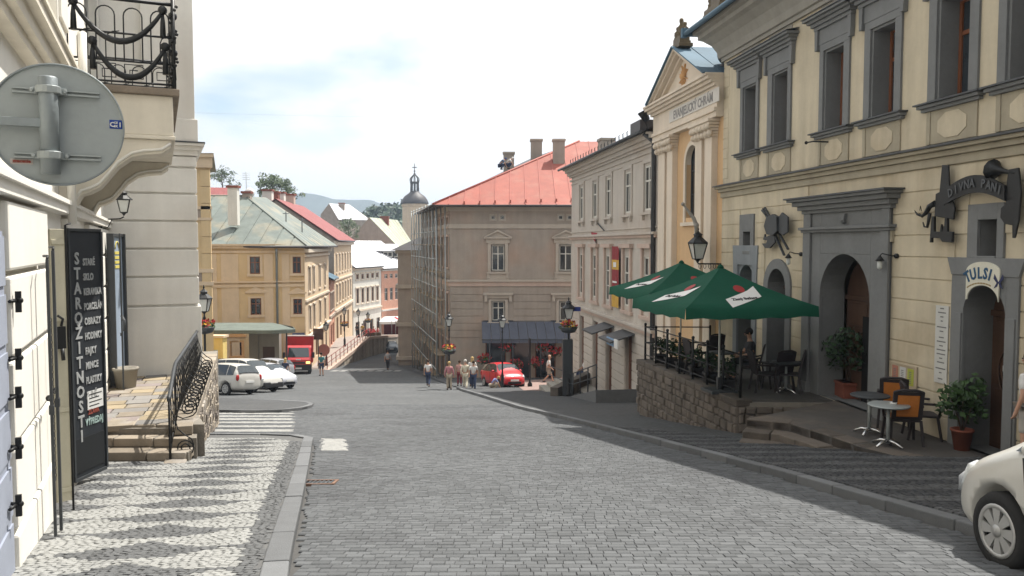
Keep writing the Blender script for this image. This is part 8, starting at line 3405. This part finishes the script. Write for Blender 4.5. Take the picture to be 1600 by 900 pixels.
    if long_hair:
        x.ball((c.x, c.y + .06 * s, c.z - .12 * s), .10 * s, 8, 0, (.95, .6, 1.5))
    x.build('hair', hair, o)
    x = MB()
    e = .034 * s
    x.ball((-e, c.y - .088 * s, c.z - .015 * s), .012 * s, 5).ball((e, c.y - .088 * s, c.z - .015 * s), .012 * s, 5)
    for i in range(len(x.v)):
        x.v[i] = (x.v[i][0] + c.x, x.v[i][1], x.v[i][2])
    x.build('eyes', M['plastic_black'], o)
    x = MB()
    x.ball((c.x, c.y - .098 * s, c.z - .05 * s), .016 * s, 5, 0, (.8, 1, 1.4)).ball((c.x, c.y - .08 * s, c.z - .085 * s), .022 * s, 5, 0, (1.2, .7, .5))
    for sg in (-1, 1):
        x.ball((c.x + sg * .088 * s, c.y + .0, c.z - .03 * s), .022 * s, 5, 0, (.5, .9, 1.4))
    x.build('face', M['skin'], o)
    return o
def cl(n, c):
    return plain(n, c, rough=.9, var=.12, scale=10)
whiteT, greyT, tanC, pinkC, tealT, navy, dark, beige = cl('white_cotton', (.66, .65, .63)), cl('grey_shirt_cloth', (.34, .34, .35)), cl('cream_jacket_cloth', (.60, .56, .44)), cl('dusty_rose_cloth', (.46, .20, .22)), cl('teal_cotton', (.06, .22, .24)), cl('navy_denim', (.035, .05, .10)), cl('dark_cloth', (.035, .035, .04)), cl('beige_cotton', (.42, .36, .28))
redC = cl('red_fleece', (.40, .03, .05))
brownH, blondH, whiteH, darkH = cl('brown_hair', (.06, .035, .02)), cl('blond_hair', (.50, .35, .15)), cl('white_hair', (.55, .53, .48)), cl('dark_hair', (.02, .016, .014))
def gp(px, py, lift=0.0):
    p = ground_at(px, py, lift)
    return (p.x, p.y, gz(p.y) + lift)
TOWARD, AWAY, LEFT_, RIGHT_ = 0.0, pi, -pi / 2, pi / 2
person('person in teal shirt and dark shorts standing below the retaining wall', gp(502.5, 587), TOWARD, 1.75, 'stand', tealT, navy, darkH, legl='mid')
person('person in pale grey shirt walking down the shaded road past the crossing', gp(606, 578.5), AWAY, 1.75, 'walk', greyT, dark, brownH)
person('person in white shirt with a dark backpack walking in the building shade', gp(669, 604, .05), AWAY, 1.62, 'walk', whiteT, navy, brownH)
person('person in dusty pink jacket and beige trousers standing at the pavement tip', gp(702, 609), AWAY, 1.62, 'stand', pinkC, beige, blondH, 'long')
person('person in cream jacket and trousers, middle of the strolling group', gp(727, 608), AWAY, 1.72, 'walk', tanC, tanC, whiteH, 'long')
person('person in white shirt and navy jeans walking beside the red hatchback', gp(740, 610), TOWARD, 1.70, 'walk', whiteT, navy, brownH)
person('person in white top half hidden behind the strolling group', gp(738, 604, .05), AWAY, 1.78, 'stand', whiteT, navy, blondH, long_hair=True)
person('person in pink top half hidden left of the cream jacket', gp(718, 603, .05), AWAY, 1.55, 'stand', cl('pale_pink_cotton', (.50, .28, .26)), cl('dark_red_cloth', (.20, .04, .05)), brownH)
person('person in lilac blue shirt crouching low on the paving before the red hatchback', gp(771, 609), RIGHT_ + .3, 1.45, 'crouch', cl('lilac_blue_cotton', (.20, .22, .42)), beige, blondH)
person('person in white shirt and khaki shorts striding across the sunny square', gp(857, 598, .05), RIGHT_, 1.80, 'walk', whiteT, cl('khaki_cotton', (.30, .27, .22)), M['skin'], legl='mid')
p = at(927, 596, 43.0)
person('person in white shirt and dark trousers sitting on the entrance steps', (p.x - .5, p.y, p.z), LEFT_ + .4, 1.70, 'sit', whiteT, navy, darkH)
person('person in red fleece crouching beside a pushchair behind the right lamp post', gp(876, 609), RIGHT_, 1.6, 'crouch', redC, dark, darkH, 'long')
person('person in dark clothes standing under the green entrance canopy', gp(410, 583), TOWARD, 1.75, 'stand', dark, dark, darkH, 'long')
person('person in pale shirt standing by the yellow house wall', gp(428, 583), RIGHT_, 1.78, 'stand', greyT, navy, brownH)
person('person in blue top standing close to the pale shirted one', gp(434, 584), LEFT_, 1.68, 'stand', cl('blue_cotton', (.06, .11, .20)), navy, brownH)
person('person in dark blue clothes walking between the white van and the truck', gp(446, 599), AWAY, 1.66, 'walk', navy, navy, blondH, long_hair=True, legl='mid')
p = plane_z(1152, 605, PZ)
person('person in dark top sitting at a cafe table under the nearer parasol', (6.05, 20.6, PZ), LEFT_, 1.72, 'sit', dark, dark, darkH)
person('person in white shirt and patterned skirt by the TULSI doorway, cut by the picture edge', (7.64, 11.75, gz(11.75) + .13), AWAY + .5, 1.68, 'stand', whiteT, cl('patterned_white_skirt', (.45, .42, .38)), darkH, legl='mid')
for i, (px, py) in enumerate(((783, 262), (794, 261))):
    p = at(px, py, 64.5)
    person(('roof worker in blue cap crouching on the red roof hip', 'roof worker in white cap crouching beside the one in blue')[i], (p.x, p.y, p.z - .15), RIGHT_, 1.75, 'crouch', (cl('blue_cotton', (.06, .11, .20)), whiteT)[i], navy, (cl('blue_cap', (.03, .06, .16)), whiteT)[i])
for i, (px, Y) in enumerate(((558, 101), (566, 103), (583, 112), (590, 113))):
    p = at(px, 500, Y)
    person(('person in dark top on the upper walkway, leftmost at the cafe', 'person in yellow top on the upper walkway', 'person in red top at the far cafe terrace', 'rightmost person at the far cafe terrace, in white')[i], (p.x, p.y, wz(Y)), TOWARD if i < 2 else LEFT_, 1.7, 'stand' if i < 2 else 'sit', (dark, cl('yellow_cotton', (.5, .32, .05)), redC, whiteT)[i], dark, darkH, group='people on the upper walkway')
# pushchair
g = gp(886, 611)
pc_ = thing('pushchair', 'dark pushchair parked behind the lamp post with the flower basket', 'pushchair', g, 0)
x = MB()
x.prism([(-.25, .35), (.15, .30), (.30, .75), (.22, 1.0), (-.05, 1.05), (-.12, .7), (-.3, .5)], -.22, .22)
x.build('seat', dark, pc_, bevel=.03)
x = MB()
for s in (-.24, .24):
    x.tube([(-.35, s, .15), (.1, s, .6), (.5, s, 1.05)], .015, 5).tube([(.35, s, .15), (.05, s, .5)], .015, 5)
x.tube([(.5, -.24, 1.05), (.5, .24, 1.05)], .018, 5)
x.build('frame', M['galv'], pc_)
for a in (-.35, .35):
    for s in (-.26, .26):
        x = MB()
        x.lathe([(.08, -.02), (.14, -.025), (.14, .025), (.08, .02)], 12, (a, s, .14), 0, True, 'y')
        x.build('wheel', M['rubber'], pc_)
# pile of loose paving stones
g = gp(806, 606)
o = thing('stone_pile', 'small heap of loose paving stones in front of the red hatchback', 'stone pile', g)
r = random.Random(5)
for k in range(16):
    x = MB()
    a, d = r.uniform(0, 6.3), r.uniform(0, .75)
    x.obox((d * cos(a), d * sin(a) * .7, .05 + .14 * (1 - d) * r.random() * 2), (.16, .14, .10), Matrix.Rotation(r.uniform(0, 3), 3, 'Z') @ Matrix.Rotation(r.uniform(-.4, .4), 3, 'X'))
    x.build('stone', plain('pale_loose_stone', (.36, .30, .25), objr=.2), o)
# ================================================================== STREET LAMPS AND FURNITURE
rl_ = random.Random(30)
def basket(parent, z, r=.42):
    x = MB()
    x.lathe([(.06, -.28), (r * .75, -.22), (r, .0), (r * .95, .02), (.06, 0)], 12, (0, 0, z))
    b = x.build('flower_bowl', M['iron_grey'], parent)
    for nm, m, n, rr__, zz in (('leaves', 'leaf', 90, 1.0, .06), ('red_flowers', 'flower_red', 60, .9, .18), ('yellow_flowers', 'flower_yellow', 50, .85, .16)):
        x = MB()
        leafball(x, (0, 0, z + zz), r * rr__ * 1.15, n, .075, 0, .42, rl_)
        x.build(nm, M[m], b, fix=False, kind='stuff')
def street_lamp(label, px, pyb, py_t, flowers=None, lift=.0, s=1.25, thick=1.0, Y=None, base=None):
    if Y is None:
        p = ground_at(px, pyb, lift)
        z0 = gz(p.y) + lift
    else:
        p = at(px, 400, Y)
        z0 = base
    h = at(px, py_t, p.y).z - z0
    o = thing('street_lamp', label, 'street lamp', (p.x, p.y, z0), 0, 'black lantern street lamps')
    x = MB()
    hs_ = h - .92 * s
    k = thick
    x.lathe([(.16 * k, 0), (.16 * k, .12), (.12 * k, .16), (.12 * k, .75), (.085 * k, .85), (.06 * k, 1.0), (.055 * k, 1.9), (.075 * k, 1.95), (.05 * k, 2.0), (.045 * k, hs_ - .25), (.07, hs_ - .2), (.035, hs_ - .1), (.03, hs_)], 10)
    x.build('post', M['iron'], o)
    lantern(o, (0, 0, hs_ + .03), s)
    if flowers:
        basket(o, flowers * h)
    return o
street_lamp('tall lamp post with a flower bowl beside the parked white hatchback', 322, 627, 446, .64, .12, 1.25)
street_lamp('slim lamp post in front of the small red hatchback', 785, 607, 489, None, .05, 1.0, .8)
L3 = street_lamp('lamp post with a broad flower bowl and dark base by the entrance steps', 888, 619, 465, .70, .12, 1.15)
x = MB()
x.box(-.26, .20, -.08, .35, .0, 2.65)
x.build('poster_column', M['iron_grey'], L3, bevel=.03)
x = MB()
x.box(.05, .55, -.04, .0, 3.95, 4.15)
x.build('blue_plate', plain('street_name_blue', (.03, .05, .22)), L3)
street_lamp('lamp post standing in the shade of the scaffolding', 702, 606, 487, .50, .05, 1.0, .8)
for i, (px, Y, pyt, fl) in enumerate(((508, 74, 500, None), (537, 88, 478, .55), (559, 99, 481, None), (574, 106, 486, .62))):
    street_lamp(('lamp post at the foot of the pink railed walkway', 'lamp post with flowers, second up the walkway', 'lamp post third along the walkway before the white house', 'farthest lamp post on the walkway, with a flower bowl')[i], px, 0, pyt, fl, 0, 1.1, 1.0, Y, wz(Y) if Y > 71 else -9.5)
p = ground_at(828, 606, .05)
o = thing('bollard_post', 'plain dark post standing right of the red hatchback', 'post', (p.x, p.y, gz(p.y) + .05))
h = at(828, 527, p.y).z - p.z
x = MB()
x.lathe([(.14, 0), (.14, .25), (.06, .35), (.05, h - .2), (.09, h - .15), (.02, h)], 8)
x.build('post', M['iron'], o)
for i, (px, py, Y) in enumerate(((506, 547, 73), (497, 522, 72))):
    p = at(px, py, Y)
    o = thing('round_sign' if i == 0 else 'square_board', ('round pink sign back on a pole at the walkway start', 'brown square board on a pole by the yellow house corner')[i], 'sign', (p.x, p.y, wz(71)))
    h = p.z - wz(71)
    x = MB()
    x.tube([(0, .05, 0), (0, .05, h + .4)], .04, 6)
    x.build('pole', M['iron_grey'], o)
    x = MB()
    if i == 0:
        x.lathe([(.001, -.02), (.55, -.02), (.55, .02), (.001, .02)], 20, (0, 0, h), 0, False, 'y')
    else:
        x.box(-.45, .45, -.03, .03, h - .5, h + .5)
    x.build('plate', plain('faded_pink_plate', (.45, .18, .14)) if i == 0 else M['wood_door'], o)
q = FY.rect(455, 520, 474, 528)
o = thing('wall_sign', 'blue lettered sign on the yellow house wall above the red truck', 'sign', FY.w(q[0], q[2], .06), FY.phi)
x = MB()
x.box(0, q[1] - q[0], -.05, 0, 0, q[3] - q[2])
x.build('board', plain('dull_blue_board', (.12, .14, .24)), o)
letter('REŠTAURÁCIA', .30, M['white_print'], o, ((q[1] - q[0]) / 2, -.055, .10), sx=.45, name='lettering')
# planter bed with rim behind the third lamp
a, b = ground_at(872, 619, .12), ground_at(950, 609, .12)
o = thing('planter_wall', 'low dark stone planter edge in front of the entrance steps', 'planter', (a.x, a.y, gz(a.y) + .1), atan2(b.y - a.y, b.x - a.x))
L_ = (Vector((b.x, b.y)) - Vector((a.x, a.y))).length
for k in range(6):
    x = MB()
    x.box(L_ * k / 6 + .01, L_ * (k + 1) / 6 - .01, 0, .4, -.3 - .12 * k * .3, .42 + rl_.uniform(-.02, .02))
    x.build('stone', M['stone'], o, bevel=.02)

# ---- cafe chairs, bistro tables, plants
def chair(label, pos, rot, pad=True, group='cafe chairs in front of the cream inn'):
    """dark plastic armchair; faces -y"""
    o = thing('cafe_chair', label, 'chair', pos, rot, group)
    for sx in (-1, 1):
        for sy in (-1, 1):
            x = MB()
            x.bar((sx * .27, sy * .25 + (.03 if sy > 0 else -.02), 0), (sx * .24, sy * .20, .44), .045, .045)
            x.build('leg', M['rattan'], o, bevel=.006)
        x = MB()
        x.tube([(sx * .25, -.22, .42), (sx * .28, -.24, .60), (sx * .28, -.20, .66), (sx * .28, .15, .67), (sx * .25, .24, .70)], .024, 6)
        x.build('armrest', M['rattan'], o)
    x = MB()
    x.box(-.25, .25, -.24, .22, .41, .45)
    x.build('seat', M['rattan'], o, bevel=.015)
    x = MB()
    y0, y1 = .21, .33
    for u0, u1, v0, v1 in ((-.25, -.18, 0, 1), (.18, .25, 0, 1), (-.18, .18, .88, 1), (-.18, .18, 0, .10)):
        z0, z1 = .46 + .50 * v0, .46 + .50 * v1
        ya, yb = y0 + (y1 - y0) * v0, y0 + (y1 - y0) * v1
        x.poly([(u0, ya - .02, z0), (u1, ya - .02, z0), (u1, ya + .025, z0), (u0, ya + .025, z0), (u0, yb - .02, z1), (u1, yb - .02, z1), (u1, yb + .025, z1), (u0, yb + .025, z1)], [(0, 1, 2, 3), (4, 5, 6, 7), (0, 1, 5, 4), (1, 2, 6, 5), (2, 3, 7, 6), (3, 0, 4, 7)])
    x.tube([(-.24, y1, .95), (-.12, y1 + .01, .99), (.12, y1 + .01, .99), (.24, y1, .95)], .024, 6)
    x.build('back_frame', M['rattan'], o)
    x = MB()
    x.poly([(-.18, .205, .51), (.18, .205, .51), (.18, .245, .51), (-.18, .245, .51), (-.18, .30, .90), (.18, .30, .90), (.18, .34, .90), (-.18, .34, .90)], [(0, 1, 2, 3), (4, 5, 6, 7), (0, 1, 5, 4), (1, 2, 6, 5), (2, 3, 7, 6), (3, 0, 4, 7)])
    x.build('backrest', M['orange_pad'] if pad else M['rattan'], o, bevel=.01)
    if pad:
        x = MB()
        x.box(-.22, .22, -.22, .19, .451, .49)
        x.build('seat_pad', M['orange_pad'], o, bevel=.015)
    return o
def bistro(label, pos, rot, mt='galv', ash=False):
    o = thing('bistro_table', label, 'table', pos, rot, 'bistro tables in front of the cream inn')
    x = MB()
    x.lathe([(.001, .70), (.33, .70), (.345, .715), (.345, .725), (.33, .735), (.001, .735)], 24)
    x.build('tabletop', M[mt], o)
    x = MB()
    x.tube([(0, 0, .05), (0, 0, .70)], .032, 8)
    x.build('column', M['galv'], o)
    for k in range(4):
        a = pi / 2 * k + .3
        x = MB()
        x.tube([(0, 0, .10), (.14 * cos(a), .14 * sin(a), .085), (.30 * cos(a), .30 * sin(a), .02)], [.035, .03, .022], 6)
        x.build('foot', M['steel'], o)
    if ash:
        q = thing('ashtray', 'small pale ashtray on the nearer bistro table', 'ashtray', (pos[0] + .08, pos[1], pos[2] + .736))
        x = MB()
        x.lathe([(.001, 0), (.05, 0), (.06, .035), (.05, .035), (.045, .012), (.001, .012)], 12)
        x.build('bowl', M['white_print'], q)
    return o
def fl(px, py):
    return plane_z(px, py, PZ)
c1 = fl(1422, 697)
chair('orange padded chair standing nearest, its back to the street, beside the nearer bistro table', (c1.x - .02, c1.y + .25, PZ), radians(170))
c2 = fl(1391, 668)
chair('orange padded chair behind the farther bistro table, by the portal jamb', (c2.x + .1, c2.y + .1, PZ), radians(155))
c3 = fl(1462, 690)
chair('dark unpadded armchair beside the leafy pot plant', (c3.x - .1, c3.y + .3, PZ), radians(75), False)
t1 = fl(1387, 697)
bistro('nearer round bistro table with an ashtray, steel cross foot', (t1.x, t1.y, PZ), .2, 'galv', True)
t2 = fl(1358, 678)
bistro('farther round bistro table with a dark top near the portal', (t2.x, t2.y, PZ), .5, 'iron_grey')
for i, (px, py, rot, lab) in enumerate(((1215, 610, 200, 'dark chair under the parasol nearest the arched door'), (1246, 612, 250, 'dark chair at the terrace end, left of the stone portal'), (1193, 612, 90, 'dark chair turned sideways beside the terrace end'),
                                       (1090, 588, 100, 'dark chair by the far terrace railing'), (1110, 575, 200, 'dark chair at the far end of the terrace under the farther parasol'), (1172, 600, 250, 'dark chair beside the seated cafe guest'))):
    q = fl(px, py)
    q.x = min(q.x, 9.7 - .137 * q.y - .5)
    chair(lab, (q.x, q.y, PZ), radians(rot), False)
q = fl(1232, 612)
bistro('bistro table with a steel foot under the nearer parasol', (q.x - .1, q.y - .1, PZ), .2, 'iron_grey')
q = fl(1150, 603)
bistro('dark bistro table before the seated cafe guest', (5.4, 20.6, PZ), .6, 'iron_grey')
def plant(name, label, pos, pot_m, r, h, foliage_r, n, leaf='leaf_dark', square=False, size=.07):
    o = thing(name, label, 'potted plant', pos)
    x = MB()
    if square:
        x.box(-r, r, -r, r, 0, h).box(-r - .03, r + .03, -r - .03, r + .03, h - .06, h)
    else:
        x.lathe([(.001, 0), (r * .7, 0), (r, h * .9), (r * 1.1, h * .9), (r * 1.1, h), (r * .9, h), (r * .85, h * .85), (.001, h * .85)], 14)
    x.build('pot', pot_m, o, bevel=.008 if square else 0)
    x = MB()
    for k in range(6):
        a = k * 1.05
        x.tube([(0, 0, h * .8), (foliage_r * .3 * cos(a), foliage_r * .3 * sin(a), h + foliage_r * .8), (foliage_r * .6 * cos(a), foliage_r * .6 * sin(a), h + foliage_r * 1.4)], [.014, .010, .004], 5)
    x.build('stem', M['bark'], o)
    x = MB()
    for k in range(9):
        a = k * 2.4
        d = foliage_r * (.35 + .35 * ((k * 7) % 5) / 5)
        leafball(x, (d * cos(a), d * sin(a), h + foliage_r * (.6 + .13 * k)), foliage_r * .45, n // 9, size, 0, .9, rl_)
    x.build('foliage', M[leaf], o, fix=False)
    return o
q = fl(1503, 705)
plant('potted_shrub', 'leafy potted shrub in a red clay pot beside the shop doorway', (q.x + .05, q.y + .1, PZ), M['terracotta'], .17, .36, .46, 420, 'leaf')
q = fl(1318, 620)
plant('portal_shrub', 'dark bushy shrub in a square clay planter inside the stone portal', (q.x + .15, q.y, PZ), M['terracotta'], .26, .36, .70, 800, 'leaf_dark', True)
for i, t in enumerate((.12, .24, .36, .50, .64, .78)):
    q = TB + (TA - TB) * t + Vector((.40, 0))
    o = plant('terrace_planter', ('trailing green planter at the far corner of the terrace railing', 'leafy planter second from the far railing corner', 'bushy green planter mid way along the terrace railing',
              'low dark planter just past the middle of the terrace railing', 'green planter near the white parasol pole', 'last small planter by the near railing end')[i], (q.x, q.y, PZ + .02), M['plastic_black'], .15, .26, .27, 200, 'leaf_dark', True, .05)
    o['group'] = 'planters along the terrace railing'
# cafe at the street end
for i, (px, Y) in enumerate(((578, 108), (586, 110), (612, 121), (618, 122))):
    p = at(px, 500, Y)
    o = thing('cafe_parasol' if i > 1 else 'cafe_planter', ('red flowered planter on the far walkway edge', 'second red flowered planter on the far walkway edge', 'small white parasol at the far cafe', 'red topped parasol at the far cafe end')[i], 'parasol' if i > 1 else 'planter', (p.x, p.y, wz(Y)))
    if i > 1:
        x = MB()
        x.tube([(0, 0, 0), (0, 0, 2.6)], .04, 5)
        x.build('pole', M['galv'], o)
        x = MB()
        x.lathe([(1.1, 2.2), (.02, 2.75)], 8, smooth=False)
        x.build('canopy', M['white_print'] if i == 2 else redC, o)
    else:
        x = MB()
        x.box(-.8, .8, -.2, .2, 0, .5)
        x.build('box', M['bark'], o)
        x = MB()
        leafball(x, (0, 0, .7), .7, 70, .13, 0, .5, rl_)
        x.build('blossom', M['flower_red'], o, fix=False)

# ================================================================== AIR
hz_ = MB()
hz_.box(-2600, 2600, -60, 2650, -24, 135)
hzo = hz_.build('haze', [])
hm = bpy.data.materials.new('haze_air')
hm.use_nodes = True
n, l = hm.node_tree.nodes, hm.node_tree.links
n.clear()
out = n.new('ShaderNodeOutputMaterial')
vol = n.new('ShaderNodeVolumePrincipled')
vol.inputs['Color'].default_value = (.66, .80, 1.0, 1)
vol.inputs['Density'].default_value = 0.00045
vol.inputs['Anisotropy'].default_value = 0.2
l.new(vol.outputs['Volume'], out.inputs['Volume'])
hzo.data.materials.append(hm)
hzo['kind'] = 'stuff'
